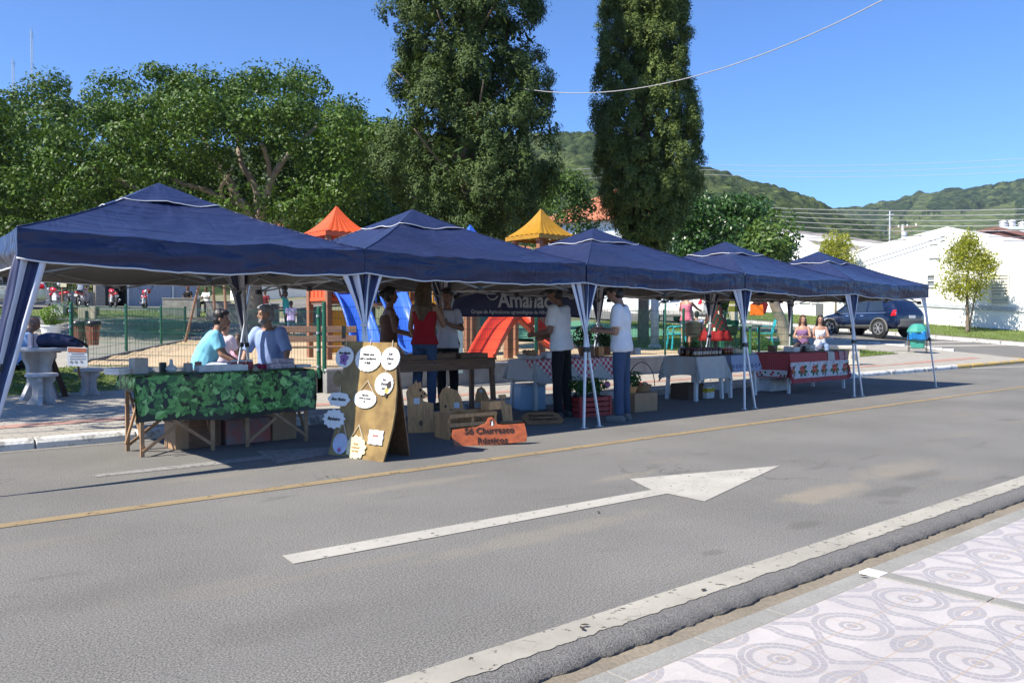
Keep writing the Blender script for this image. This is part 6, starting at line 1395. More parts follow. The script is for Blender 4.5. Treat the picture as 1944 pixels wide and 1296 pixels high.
p = RD(867, 611, 15.3); T = thing('painted_post', 'pale blue painted round post rising behind the toy table', 'post', (p.x, p.y, .46)); mb = MB(); mb.lathe([(.115, -.1), (.115, 2.3), (.10, 2.34)], n=18); mb.build('shaft', M('pale_blue_paint', (.42, .62, .72), .6, var=.12), T, smooth=True); mb = MB(); mb.lathe([(.16, 0), (.16, .06), (.12, .08)], n=18); mb.build('base', CONC, T)
p = RD(1243, 611, 25); T = thing('lamp_post', 'slim pale grey concrete post in the playground left of the clothes rail', 'post', (p.x, p.y, zp(p.x, p.y))); mb = MB(); mb.tube([(0, 0, -.1), (0, 0, 2.0)], [.13, .11], 10); mb.build('shaft', CONC, T, smooth=True); mb = MB(); mb.lathe([(.2, 0), (.2, .1), (.15, .12)], n=14); mb.build('base', CONC, T)
# park bench behind the bearded man
def bench(label, loc, rz, L=1.9):
    T = thing('park_bench', label, 'bench', loc, rz)
    for k in range(3): mb = MB(); mb.box((0, -.18 + k * .16, .44), (L, .13, .04)); mb.build('seat_plank', PLANK, T, bevel=.006)
    for k in range(2): mb = MB(); mb.box((0, .30 + k * .03, .62 + k * .22), (L, .035, .15), (-.15, 0, 0)); mb.build('back_plank', PLANK, T, bevel=.006)
    for x in (-L * .36, L * .36): mb = MB(); mb.bar((x, -.22, 0), (x, -.18, .42), .05, .07); mb.bar((x, .24, 0), (x, .34, .92), .05, .07); mb.bar((x, -.22, .40), (x, .28, .40), .05, .04); mb.bar((x, -.2, .05), (x, .26, .38), .04); mb.build('leg', M('black_iron_leg', (.018, .018, .02), .5), T)
    return T
p = RG(622, 703, .46); bench('wooden plank park bench with black iron legs on the sand beside the blue slide', (p.x, p.y + .6, zp(p.x, p.y) + .05), R(-20), 1.7).scale = (1, 1, .78)
# concrete slab bench for the two women
p = RD(1560, 611, 23.0); T = thing('concrete_bench', 'pale concrete slab bench under the two seated women', 'bench', (p.x, p.y, zt(p.x, p.y) + .02), R(-42)); mb = MB(); mb.box((0, 0, .48), (2.3, .42, .09)); mb.build('slab', M('pale_concrete', (.55, .52, .44), .8, var=.12), T, bevel=.012)
for x in (-.85, .85):
    mb = MB(); mb.box((x, 0, .215), (.28, .34, .43)); l = mb.build('support', MATS['pale_concrete'], T, bevel=.01); mb = MB(); mb.lathe([(.09, 0), (.09, .01)], (x, -.172, .22), 18, M=Matrix.Rotation(PI / 2, 3, 'X')); mb.build('recess_shade_disc', M('recess_shade', (.2, .19, .17), .9), l)  # solid disc, its dark colour stands for shade in a round hollow
p2 = T
mb = MB(); mb.ell((0, 0, .12), (.14, .1, .14), 12, 8); mb.tube([(.1, 0, .18), (.06, 0, .36), (-.06, 0, .36), (-.1, 0, .18)], .012, 6); o = mb.build('handbag', M('white_blue_bag', (.5, .53, .62), .6), None, True); q = RD(1553, 655, 22.2); o.location = (q.x, q.y, .58); solo(o, 'small pale handbag held in the lap of the woman in white vest', 'bag')
# litter bin with blue bag
TEAL = M('teal_plastic', (.045, .27, .21), .4, var=.08); BAGB = M('blue_bag', (.015, .17, .45), .25, var=.25, sc=12, bump=.6, bsc=30, trans=.2)
p = RG(1742, 677, .11); T = thing('litter_bin', 'teal litter bin with domed lid and blue bag on thin metal legs', 'litter bin', (p.x, p.y, SWZ + .01), R(20))
mb = MB()
for s in range(1): mb.add([(-.20, -.20, .28), (.20, -.20, .28), (.20, .20, .28), (-.20, .20, .28), (-.26, -.26, .82), (.26, -.26, .82), (.26, .26, .82), (-.26, .26, .82)], [(0, 3, 2, 1), (4, 5, 6, 7), (0, 1, 5, 4), (1, 2, 6, 5), (2, 3, 7, 6), (3, 0, 4, 7)])
mb.build('bin_body', TEAL, T, bevel=.03)
mb = MB(); n = 30
def bg(u, v):
    a = u * 2 * PI; r = .325 * (1 + .05 * math.sin(7 * a) + .03 * math.sin(13 * a + v * 5)) - .03 * (v - .5); sq = max(abs(math.cos(a)), abs(math.sin(a))) ** .6; return Vector((math.cos(a) * r / sq * .93, math.sin(a) * r / sq * .93, .58 + .29 * v + .02 * math.sin(5 * a) * (1 - v)))
mb.grid(bg, 60, 6); mb.build('bag', BAGB, T, smooth=True, solid=.004)
mb = MB(); mb.lathe([(.34, .83), (.345, .87), (.30, .98), (.24, 1.05), (.20, 1.10), (.10, 1.13), (.0, 1.135)], n=8, cap=False); mb.build('lid', TEAL, T, smooth=False)
for x in (-.27, .27):
    for y in (-.27, .27): mb = MB(); mb.tube([(x, y, 0), (x, y, .80)], .012, 6); mb.build('leg', DARK, T)
mb = MB(); mb.tube([(-.27, -.27, .3), (.27, -.27, .3), (.27, .27, .3), (-.27, .27, .3), (-.27, -.27, .3)], .01, 6); mb.build('hoop', DARK, T)
# concrete table and stools on the left
def slab_profile(w0, w1, w2, h): return [(-w0, 0), (w0, 0), (w0 * .93, .06 * h), (w0 * .80, .18 * h), (w1, .38 * h), (w1 * 1.02, .55 * h), (w0 * .62, .72 * h), (w2, .86 * h), (w2, h), (-w2, h), (-w2, .86 * h), (-w0 * .62, .72 * h), (-w1 * 1.02, .55 * h), (-w1, .38 * h), (-w0 * .80, .18 * h), (-w0 * .93, .06 * h)]
WCONC = M('whitewashed_concrete', (.44, .43, .43), .8, var=.2, sc=7, bump=.25, bsc=80)
def pedestal(T, w0, w1, w2, h, th, rz):
    for k in range(2):
        a = rz + k * PI / 2; mb = MB(); ux = Vector((math.cos(a), math.sin(a), 0)); mb.prism(slab_profile(w0 + .002 * k, w1, w2, h - .002 * k), Vector((0, 0, 0)) + Vector((-math.sin(a), math.cos(a), 0)) * -th / 2, ux, (0, 0, 1), th); mb.build('support', WCONC, T, bevel=.006)
def cstool(label, loc, rz):
    T = thing('concrete_stool', label, 'stool', loc, rz, 'concrete stools round the table'); pedestal(T, .20, .115, .17, .41, .06, .4); mb = MB(); mb.lathe([(.20, .412), (.215, .42), (.215, .45), (.205, .46)], n=28); mb.build('seat', WCONC, T, bevel=.004)
p = RG(72, 762, SWZ); p = RD(74, 611, 12.55); T = thing('concrete_table', 'round pale concrete table on crossed wavy slabs near the left canopy leg', 'table', (p.x, p.y, SWZ)); pedestal(T, .34, .19, .27, .76, .08, .5); mb = MB(); mb.lathe([(.55, .762), (.58, .775), (.58, .81), (.565, .82)], n=40); mb.build('tabletop', WCONC, T, bevel=.005); tp = Vector(T.location)
for u, v, lb in [(80, 767, 'pale concrete stool standing in front of the round concrete table'), (169, 752, 'pale concrete stool on the right below the white notice board'), (20, 742, 'pale concrete stool behind the curtain at the left edge')]:
    q = RG(u, v + 2, SWZ); cstool(lb, (q.x, q.y, SWZ), u * .03)
mb = MB(); loft(mb, [((-.34, 0, .09), (0, .16, 0), (0, 0, .08)), ((-.1, 0, .11), (0, .19, 0), (0, 0, .11)), ((.12, .02, .10), (0, .18, 0), (0, 0, .10)), ((.36, 0, .04), (0, .14, 0), (0, 0, .04))], 14); bo = remesh(mb, .015, 2, .012, 8)
T = thing('duffel_bag', 'slumped navy cloth bag lying on the round concrete table', 'bag', RD(108, 650, 12.4), YAW - PI / 2 + .1); T.location.z = SWZ + .82; link_mesh('bag_body', bo, T, M('navy_bag', (.012, .018, .06), .7, var=.2)); mb = MB(); mb.tube([(.20, -.12, .08), (.33, -.14, .13), (.42, -.1, .06), (.44, 0, .02)], .014, 6); mb.build('strap', BLACKC, T, smooth=True)
T = thing('carton', 'pink and white upright carton beside the navy cloth bag', 'box', RD(62, 655, 12.2), .5); T.location.z = SWZ + .82; mb = MB(); mb.box((0, 0, .105), (.11, .08, .21)); mb.build('box_body', M('pink_white_card', (.62, .50, .52), .7), T, bevel=.003); mb = MB(); mb.box((-.02, 0, .105), (.012, .083, .212)); mb.build('stripe', DARK, T)
T = thing('timber_post', 'dark brown timber plank leaning against the round concrete table', 'plank', RG(125, 757, SWZ)); mb = MB(); q = RD(93, 668, 12.75) - Vector(T.location); mb.bar((0, 0, .03), q, .16, .07); mb.build('plank', M('dark_timber', (.06, .03, .02), .7, var=.3), T)
# white notice with orange heading
q0 = RD(128, 694, 11.9); T = thing('notice_board', 'white notice with orange heading leaning on the concrete stool', 'sign', q0); nrm = (C0 - q0); nrm.z = 0; nrm.normalize(); nrm = Matrix.Rotation(-.15, 3, 'Z') @ nrm; ux = Vector((-nrm.y, nrm.x, 0)); uy = Vector((0, 0, 1)); mb = MB(); mb.prism([(0, 0), (.26, -.02), (.26, .255), (0, .27)], (0, 0, 0), ux, uy, .01); mb.build('board', WHITEPAINT, T)
mb = MB(); mb.prism([(.01, .20), (.25, .185), (.25, .245), (.01, .26)], nrm * .003, ux, uy, .002); mb.build('heading', M('orange_print', (.55, .16, .07), .7), T)
GPR = M('grey_print', (.30, .30, .32), .7)
for k in range(3):
    mb = MB(); z = .165 - k * .035; x = .03 + .02 * (k == 0); mb.prism([(x, z), (.235 - .02 * (k == 0), z - .004), (.235 - .02 * (k == 0), z + .008), (x, z + .012)], nrm * .003, ux, uy, .002); mb.build('text_line', GPR, T)
for x in (.05, .11, .18): mb = MB(); mb.prism([(x + .02 * math.cos(a), .055 + .02 * math.sin(a)) for a in [i * PI / 5 for i in range(10)]], nrm * .003, ux, uy, .002); mb.build('printed_mark', GPR, T)
mb = MB(); mb.bar(ux * .13 - nrm * .03, ux * .13 - nrm * .25 + Vector((0, 0, -.2)), .02); mb.build('prop', WOOD, T)
# twin brown litter bins
q = RD(163, 611, 15.9); T = thing('litter_bin', 'pair of brown slatted litter bins with black bags hung behind the mesh fence', 'litter bin', (q.x, q.y, zt(q.x, q.y)), YAW - PI / 2)
for s in (-1, 1):
    mb = MB()
    for k in range(7):
        a = -.9 + 1.8 * k / 6; 
        mb.add([(s * .14 + math.sin(a) * .10 - .013, -math.cos(a) * .10, .34), (s * .14 + math.sin(a) * .10 + .013, -math.cos(a) * .10, .34), (s * .14 + math.sin(a) * .135 + .017, -math.cos(a) * .135, .72), (s * .14 + math.sin(a) * .135 - .017, -math.cos(a) * .135, .72)], [(0, 1, 2, 3)])
    mb.lathe([(.09, .34), (.12, .70)], (s * .14, 0, 0), 12); mb.build('bin', M('brown_slats', (.24, .085, .05), .7, var=.2), T); mb = MB(); mb.lathe([(.10, .66), (.15, .72), (.155, .76), (.12, .80)], (s * .14, 0, 0), 14, cap=False); mb.build('bag', M('black_bag', (.015, .016, .016), .3), T, smooth=True)
mb = MB(); mb.box((0, .05, .95), (.34, .05, .25)); mb.build('hood', M('khaki_hood', (.35, .32, .22), .7), T, bevel=.02); mb = MB(); mb.tube([(0, .03, 0), (0, .03, 1.0)], .03, 8); mb.build('post', DARK, T)
# bushes in pots, planters, blocks, sign post in the plaza
BUSH = leafmat('bush_leaf', (.04, .095, .01), (.16, .26, .03), .5, .3, .25)
def bush(label, u, D, r, pot=True, v=None, potm=None, fol=BUSH):
    p = RD(u, 611, D); z = zt(p.x, p.y) + .03 if D > 13 else SWZ; T = thing('potted_bush', label, 'plant', (p.x, p.y, z)); h = r * .95
    mb = MB(); mb.lathe([(r * .55, 0), (r * .78, h), (r * .84, h), (r * .84, h + .05), (r * .7, h + .05), (r * .7, h - .02)], n=20); mb.build('pot', potm or CONC, T, smooth=False)
    q, o = blob((0, 0, h + r * .75), r, 1500, .85, .75); leaves('foliage', q, r * .17, fol, T, .3, .55, o); mb = MB()
    for k in range(5): mb.tube([(0, 0, h - .02), (math.cos(k * 1.26) * r * .3, math.sin(k * 1.26) * r * .3, h + r * .7)], .015, 5)
    mb.build('stem', BARK, T)
bush('round clipped bright green bush in a white pot on the plaza', 97, 26, .40, potm=WHITEPAINT); bush('clipped green bush in a pot at the very left edge of the plaza', -4, 25, .38)
bush('dark clipped bush in a pale grey pot beside the hanging orange bag', 1433, 23.0, .34)
def block(label, nm, u, D, sz, m, rz=0, cat='block', grp=None, up=0):
    p = RD(u, 611, D); T = thing(nm, label, cat, (p.x, p.y, zt(p.x, p.y) + up), YAW - PI / 2 + rz, grp); mb = MB(); mb.box((0, 0, sz[2] / 2 - .05), (sz[0], sz[1], sz[2] + .1)); mb.build('block_body', m, T, bevel=.02); mb = MB(); mb.box((0, 0, sz[2] + .015), (sz[0] + .06, sz[1] + .06, .03)); mb.build('top_slab', CONC, T, bevel=.01); return T
block('white square planter box at the end of the brown planter wall', 'planter', 112, 37, (.5, .5, .55), WHITEPAINT, .2); block('low brown planter wall right of the white planter box', 'planter', 155, 37.6, (1.4, .5, .35), M('brown_render', (.26, .16, .11), .9), .1)
for u, D, w_, lb in [(345, 40, 1.6, 'long grey concrete block with sun patches before the man in red cap'), (415, 39, 1.0, 'grey concrete block between two long blocks near the fig trunk'), (480, 38, 2.3, 'long grey concrete block before the person in dark red'), (592, 36, 1.2, 'grey concrete block behind the orange roofed play tower')]:
    block(lb, 'concrete_block', u, D, (w_, .6, .85), CONCD, .1, 'block', 'concrete blocks on the plaza')
p = RD(119, 611, 40); T = thing('sign_post', 'cream sign panel on a thin wooden post by the leftmost motorcycle', 'sign', (p.x, p.y, zt(p.x, p.y)), YAW - PI / 2); mb = MB(); mb.tube([(0, 0, -.1), (0, 0, 2.7)], .04, 8); mb.build('pole', PLANK, T); mb = MB(); mb.box((.10, -.06, 1.7), (.30, .03, 1.1)); mb.build('panel', M('cream_panel', (.55, .50, .36), .7), T, bevel=.01)
for u, D, tp_, lb in [(174, 24, 540, 0), (192, 0, 0, 0)][:0]: pass
p = RD(396, 611, 26); T = thing('swing_frame', 'tall A shaped wooden pole frame behind the man in turquoise', 'swing', (p.x, p.y, zp(p.x, p.y)), YAW - PI / 2)
for a, b_ in (((-.75, 0, 0), (.0, 0, 3.0)), ((.15, .3, 0), (.04, .1, 3.0)), ((.55, .1, 0), (.42, .1, 3.0))): mb = MB(); mb.tube([a, b_], .045, 8); mb.build('pole', PLANK, T)
mb = MB(); mb.tube([(-.05, .05, 2.96), (.5, .1, 2.96)], .05, 8); mb.build('crossbar', PLANK, T)
# clothes rail, fabric tree, chairs
GRAIL = M('green_rail', (.03, .12, .09), .5)
a_, b_ = RD(1263, 611, 19.8), RD(1415, 611, 21.4); mid = (a_ + b_) / 2; zb = zp(mid.x, mid.y)
T = thing('clothes_rail', 'dark green pipe rail with rounded corners hung with handmade cloths', 'rack', (mid.x, mid.y, zb)); o = Vector(T.location); h = RD(1340, 562, 20.6).z - zb; A, Bq = Vector((a_.x, a_.y, zb)) - o, Vector((b_.x, b_.y, zb)) - o; d = (Bq - A).normalized()
mb = MB(); mb.tube([A, A + Vector((0, 0, h - .18)), A + Vector((0, 0, h - .06)) + d * .04, A + Vector((0, 0, h)) + d * .16, Bq + Vector((0, 0, h)) - d * .16, Bq + Vector((0, 0, h - .06)) - d * .04, Bq + Vector((0, 0, h - .18)), Bq], .025, 8); mb.build('rail', GRAIL, T, smooth=True)
for P_ in (A, Bq): mb = MB(); mb.box(P_ + Vector((0, 0, .02)), (.3, .3, .04), .7); mb.build('foot', GRAIL, T)
def hanging(label, nm, cat, poly, bands, u, v, D, hgt, th=.03):
    # flat sewn cloth with coloured bands, hung from the rail
    top = RD(u, v, D); T = thing(nm, label, cat, top - Vector((0, 0, hgt)), YAW - PI / 2)
    for k, (z0, z1, m) in enumerate(bands):
        pts = []
        for side in (0, 1):
            for z in ([z0, (z0 + z1) / 2, z1] if side == 0 else [z1, (z0 + z1) / 2, z0]): w_ = np.interp(z, [p[1] for p in poly], [p[0] for p in poly]); pts.append(((w_ if side == 0 else -w_) + .01 * math.sin(z * 20), z))
        mb = MB(); mb.prism(pts, (0, -.01 + .002 * k, 0), (1, 0, 0), (0, 0, 1), th); mb.build('cloth_panel', m, T, bevel=.006)
    mb = MB(); mb.tube([(0, 0, hgt - .04), (0, .02, hgt + .02), (0, .04, hgt - .01)], .006, 5); mb.build('loop', TRIM, T)
OLIVE = cloth('olive_cloth', (.16, .17, .03)); CREAMC = cloth('cream_cloth', (.55, .50, .36)); DKG = cloth('dark_green_cloth', (.008, .03, .02)); DKR = cloth('deep_red_cloth', (.12, .010, .012)); ORC = cloth('orange_cloth', (.72, .17, .02))
hanging('olive and cream long cloth mitten hanging from the pipe rail', 'cloth_mitten', 'mitten', [(.10, 0), (.15, .2), (.14, .4), (.08, .55), (.03, .62)], [(0, .22, CREAMC), (.22, .36, OLIVE), (.36, .42, CREAMC), (.42, .62, OLIVE)], 1394, 562, 21.2, .62)
hanging('orange cloth bag hanging right of the fourth canopy leg', 'cloth_bag', 'bag', [(.17, 0), (.17, .18), (.16, .30), (.05, .36), (.02, .42)], [(0, .28, ORC), (.28, .42, DKR)], 1437, 568, 21.6, .42, .06)
hanging('dark red cloth star shape hanging behind the orange bag', 'cloth_bag', 'bag', [(.10, 0), (.20, .2), (.15, .4), (.03, .5)], [(0, .5, DKR)], 1446, 560, 22.0, .5, .05)
p = RD(1358, 611, 20.4); T = thing('fabric_tree', 'cone shaped dark green and red patchwork tree with a red skirt', 'decoration', (p.x, p.y, zp(p.x, p.y))); zt0 = RD(1358, 552, 20.4).z - T.location.z
mb = MB(); n = 40
mb.grid(lambda a, b: Vector((math.cos(a * 2 * PI) * (.33 - .28 * b), math.sin(a * 2 * PI) * (.33 - .28 * b), .62 + (zt0 - .62) * b)), 40, 12, mi=lambda i, j: (2 if (i * 7 + j * 5) % 23 == 0 else (1 if ((i * 13 + j * 7) // 6) % 3 == 0 else 0))); mb.build('cone', [DKG, DKR, CREAMC], T, smooth=True)
mb = MB(); mb.grid(lambda a, b: Vector((math.cos(a * 2 * PI) * (.40 + .02 * math.sin(a * 60) - .08 * b), math.sin(a * 2 * PI) * (.40 + .02 * math.sin(a * 60) - .08 * b), .38 + .25 * b)), 80, 3); mb.build('skirt', cloth('bright_red_cloth', (.20, .012, .012)), T, smooth=True, solid=.01)
mb = MB(); mb.tube([(0, 0, 0), (0, 0, .6)], .05, 8); mb.build('stand', DARK, T); mb = MB(); mb.lathe([(.25, 0), (.25, .03), (.05, .05)], n=16); mb.build('foot', DARK, T)
TURQ = M('turquoise_plastic', (.02, .36, .42), .4)
def plastic_chair(label, loc, rz, m, sc_=1.0):
    T = thing('plastic_chair', label, 'chair', loc, rz); T.scale = (sc_,) * 3
    mb = MB(); mb.box((0, 0, .44), (.44, .44, .035)); mb.build('seat', m, T, bevel=.012)
    mb = MB(); mb.grid(lambda a, b: Vector((-.22 - .10 * b + .05 * math.cos((a - .5) * PI), -.22 + .44 * a, .45 + .42 * b - .06 * (2 * a - 1) ** 2 * b)), 10, 6); mb.build('backrest', m, T, smooth=True, solid=.02)
    for x in (-.2, .2):
        for y in (-.2, .2): mb = MB(); mb.bar((x * .9, y * .9, .43), (x * 1.15, y * 1.15, 0), .04); mb.build('leg', m, T, bevel=.006)
    for y in (-.23, .23): mb = MB(); mb.tube([(-.24, y, .64), (.05, y, .66), (.18, y, .63), (.2, y, .45)], .018, 6); mb.build('armrest', m, T, smooth=True)
for u, D, rz, m, lb, s_ in [(1285, 23.5, 2.6, TURQ, 'turquoise plastic chair left of the woman in pink', 1.0), (1318, 21.6, YAW - R(15), DARK, 'small dark chair under the child in pale blue', .95), (1376, 21.6, 1.2, GREENPOST, 'dark green chair beside the red skirted fabric tree', 1.0), (1452, 24.5, 2.2, TURQ, 'turquoise chair partly hidden behind the dark clipped bush', 1.0)]:
    p = RD(u, 611, D); plastic_chair(lb, (p.x, p.y, zp(p.x, p.y) + .06), rz, m, s_)
p = RD(1405, 611, 21.2); T = thing('garden_table', 'dark green square garden table under the hanging cloths', 'table', (p.x, p.y, zp(p.x, p.y) + .04), .3); mb = MB(); mb.box((0, 0, .70), (.9, .9, .04)); mb.build('tabletop', GREENPOST, T, bevel=.01)
for x in (-.38, .38):
    for y in (-.38, .38): mb = MB(); mb.bar((x, y, 0), (x, y, .68), .05); mb.build('leg', GREENPOST, T)
q = RD(1500, 611, 25.5); T = thing('leaning_tree', 'bare pale tree trunk leaning left behind the end of the mesh fence', 'tree', (q.x, q.y, zt(q.x, q.y))); mb = MB(); tp1 = RD(1466, 566, 25.5) - Vector(T.location); limb(mb, [(0, 0, -.1), tp1 * .5 + Vector((.1, 0, 0)), tp1, tp1 + Vector((-.1, .2, .8)), tp1 + Vector((.1, .3, 1.6))], .2, .09, 9, .02); mb.build('trunk', FICBARK, T, smooth=True); P, O = blob(tp1 + Vector((.2, .3, 1.7)), .9, 2200, .8, .3); leaves('crown', P, .17, MIDL, T, .3, .5, O)
# ------------------------------------------------------------------ stall tables and goods
def drape(x0, x1, y0, y1, z, flare=.10, rip=.018, seed=0, k=9.0):
    cx, cy = (x0 + x1) / 2, (y0 + y1) / 2
    def fn(x, y, off=0.0):
        px, py = min(max(x, x0), x1), min(max(y, y0), y1); ox, oy = x - px, y - py; r = math.hypot(ox, oy)
        if r < 1e-6: return Vector((x, y, z + off + .002 * mnoise.noise(Vector((x * 5, y * 5, seed)))))
        n = Vector((ox, oy, 0)) / r; t = (-n.y * px + n.x * py) if False else (px * abs(n.y) + py * abs(n.x))
        w_ = rip * math.sin(t * k + seed + 1.7 * mnoise.noise(Vector((t * 2, seed, 0)))) * min(1, r * 3) + rip * .5 * mnoise.noise(Vector((t * 7, r * 2, seed)))
        ang = math.atan2(abs(oy), abs(ox)) if abs(ox) > 1e-6 and abs(oy) > 1e-6 else 0
        cf = math.sin(2 * ang) if abs(ox) > 1e-6 and abs(oy) > 1e-6 else 0
        return Vector((px, py, z)) + n * (flare * r + w_ + off + .006 + .12 * cf * r) + Vector((0, 0, -r * (.97 - .2 * cf)))
    return fn
def cloth_on(T_or_none, nm, fn, X0, X1, Y0, Y1, m, n=44, th=.003, mats=None, uvs=1.0, scoop=0.0):
    sc = lambda t: 1 - scoop * (1 - (2 * t - 1) ** 2)
    cxx, cyy = (X0 + X1) / 2, (Y0 + Y1) / 2
    mb = MB(); mb.grid(lambda a, b: fn(cxx + (X1 - X0) * (a - .5) * (sc(b) if abs(a - .5) > .2 else 1 - (1 - sc(b)) * abs(a - .5) / .2), cyy + (Y1 - Y0) * (b - .5) * (sc(a) if abs(b - .5) > .2 else 1 - (1 - sc(a)) * abs(b - .5) / .2)), n, n, uvfn=lambda a, b: ((X1 - X0) * a * uvs, (Y1 - Y0) * b * uvs)); return mb
def print_polys(mb, fn, polys):
    # polys: list of (points in cloth coordinates, material index, offset)
    for pts, mi, off in polys: mb.add([fn(x, y, off) for x, y in pts], [tuple(range(len(pts)))], mi)
def leafpoly(x, y, L, a, w_=.42):
    c, s = math.cos(a), math.sin(a); out = []
    for t, q in [(0, 0), (.18, .55), (.42, 1), (.7, .72), (1, 0), (.7, -.72), (.42, -1), (.18, -.55)]: u, v = t * L, q * w_ * L * .5; out.append((x + u * c - v * s, y + u * s + v * c))
    return out
def legtable(label, nm, x0, x1, y0, y1, z, topm, legm, g=0, apron=0, th=.04, ls=.05, grp=None):
    c = ((x0 + x1) / 2, (y0 + y1) / 2, g); T = thing(nm, label, 'table', c, 0, grp); w_, d = x1 - x0, y1 - y0
    mb = MB(); mb.box((0, 0, z - g - th / 2), (w_, d, th)); mb.build('tabletop', topm, T, bevel=.008)
    for sx in (-1, 1):
        for sy in (-1, 1): mb = MB(); mb.bar((sx * (w_ / 2 - ls), sy * (d / 2 - ls), z - g - th), (sx * (w_ / 2 - ls * .5), sy * (d / 2 - ls * .5), 0), ls, ls); mb.build('leg', legm, T, bevel=.006)
    if apron:
        mb = MB()
        for sy in (-1, 1): mb.box((0, sy * (d / 2 - .03), z - g - th - apron / 2), (w_ - .04, .025, apron - .002))
        for sx in (-1, 1): mb.box((sx * (w_ / 2 - .03), 0, z - g - th - apron / 2), (.025, d - .09, apron - .002))
        mb.build('apron', topm, T)
    return T
def box_thing(label, nm, loc, sz, m, rz=0, cat='box', lidm=None, extra=None, bev=.006, grp=None):
    T = thing(nm, label, cat, loc, rz, grp); mb = MB(); mb.box((0, 0, sz[2] / 2), sz); mb.build('box_body', m, T, bevel=bev)
    if lidm: mb = MB(); mb.box((0, 0, sz[2] + .012), (sz[0] + .012, sz[1] + .012, .024)); mb.build('lid', lidm, T, bevel=bev)
    return T
# --- leaf cloth trestle table
X0, X1, Y0, Y1, Z = 2.30, 4.14, 8.32, 8.90, .78
T = thing('trestle_table', 'wooden trestle table under the green leaf print cloth', 'table', ((X0 + X1) / 2, (Y0 + Y1) / 2, 0)); o = Vector(T.location); mb = MB(); mb.box((0, 0, Z - .02), (X1 - X0, Y1 - Y0, .03)); mb.build('tabletop', WOOD, T)
LW = M('lath_wood', (.32, .19, .10), .7, var=.3, sc=6)
for xx in (X0 + .06, X0 + .74, X1 - .74, X1 - .08):
    for yy in (Y0 + .04, Y1 - .05): mb = MB(); mb.bar(Vector((xx, yy, 0)) - o, Vector((xx, yy, Z - .04)) - o, .03, .035); mb.build('leg', LW, T)
    mb = MB(); mb.bar(Vector((xx + .02, Y0 + .05, .08)) - o, Vector((xx + .02, Y1 - .06, .58)) - o, .02, .03); mb.bar(Vector((xx - .02, Y1 - .06, .08)) - o, Vector((xx - .02, Y0 + .05, .58)) - o, .02, .03); mb.build('brace', LW, T)
for a, b_ in ((X0 + .06, X0 + .74), (X1 - .74, X1 - .08)):
    for yy in (Y0 + .02, Y1 - .03): mb = MB(); mb.bar(Vector((a, yy, .05)) - o, Vector((b_, yy, .55)) - o, .02, .03); mb.bar(Vector((b_, yy - .02, .05)) - o, Vector((a, yy - .02, .55)) - o, .02, .03); mb.build('brace', LW, T)
fn = drape(X0, X1, Y0, Y1, Z + .004, .05, .012, 1, 8); LC = [M('leaf_cloth_ground', (.004, .010, .006), .35, var=.3), M('leaf_print_dark', (.035, .14, .03), .35, var=.25), M('leaf_print_mid', (.10, .33, .07), .3, var=.25), M('leaf_print_light', (.26, .54, .17), .3, var=.2), M('leaf_print_vein', (.22, .44, .13), .35)]
mb = MB(); XA, XB, YA, YB = X0 - .16, X1 + .06, Y0 - .47, Y1 + .12; mb.grid(lambda a, b: fn(XA + (XB - XA) * a, (YA + .02 * math.sin(a * 9)) + (YB - YA) * b), 70, 40)
random.seed(5); pol = []
for k in range(1700):
    x, y = random.uniform(XA, XB), random.uniform(YA, YB); L = random.choice([.05, .06, .075, .09, .11]) * random.uniform(.8, 1.2); a = random.uniform(0, 2 * PI)
    off = .0012 + .0028 * k / 1700; c = random.choice([1, 1, 2, 2, 2, 3]); lp = leafpoly(x, y, L, a, random.uniform(.5, .75))
    if any(not (XA + .004 < p[0] < XB - .004 and YA + .024 < p[1] < YB - .004) for p in lp): continue
    pol.append((lp[:5], c, off)); pol.append(([lp[0]] + lp[4:], max(1, c - (random.random() < .5)), off)); pol.append((leafpoly(x, y, L * .95, a, .045), 4 if c > 1 else 2, off + .0006))
print_polys(mb, fn, pol); o_ = mb.build('tablecloth', LC, None, smooth=False); solo(recenter(o_), 'dark green glossy tablecloth printed with leaves on the trestle table', 'tablecloth')
GREYBOX = M('grey_card', (.40, .38, .35), .8); WB = M('white_card', (.66, .65, .64), .7); PINKP = M('pink_pattern_card', (.55, .30, .36), .6, var=.5, sc=40, col2=(.75, .66, .68)); RW = M('red_label', (.42, .06, .06), .5)
def T1(u, Y=8.6): p = RY(u, 690, Y); return Vector((p.x, Y, Z + .012))
box_thing('grey square card box at the left end of the leaf cloth table', 'gift_box', T1(263, 8.55), (.14, .12, .155), GREYBOX, .2)
box_thing('flat white carton at the left corner of the leaf cloth table', 'carton', T1(232, 8.62), (.26, .18, .04), WB, .5, lidm=WB)
box_thing('small dark carton beside the white bulb vase', 'carton', T1(309, 8.66), (.06, .05, .10), M('dark_green_card', (.02, .04, .03), .5), .1)
def vase(label, loc, r, h, m, cat='vase', nm='vase'):
    T = thing(nm, label, cat, loc); mb = MB(); mb.lathe([(r * .6, 0), (r, h * .3), (r * .95, h * .5), (r * .35, h * .8), (r * .28, h), (r * .2, h)], n=18); mb.build('vase_body', m, T, smooth=True); mb = MB(); mb.lathe([(r * .3, h), (r * .33, h + .02), (r * .1, h + .035)], n=12); mb.build('stopper', m, T)
vase('white bulb shaped vase with small stopper on the leaf cloth table', T1(325, 8.6), .055, .10, WB)
def candle(label, loc, r, h, m): T = thing('candle', label, 'candle', loc); mb = MB(); mb.lathe([(r, 0), (r, h), (r * .8, h + .004)], n=18); mb.build('wax', m, T); mb = MB(); mb.tube([(0, 0, h), (.002, 0, h + .02)], .003, 5); mb.build('wick', DARK, T)
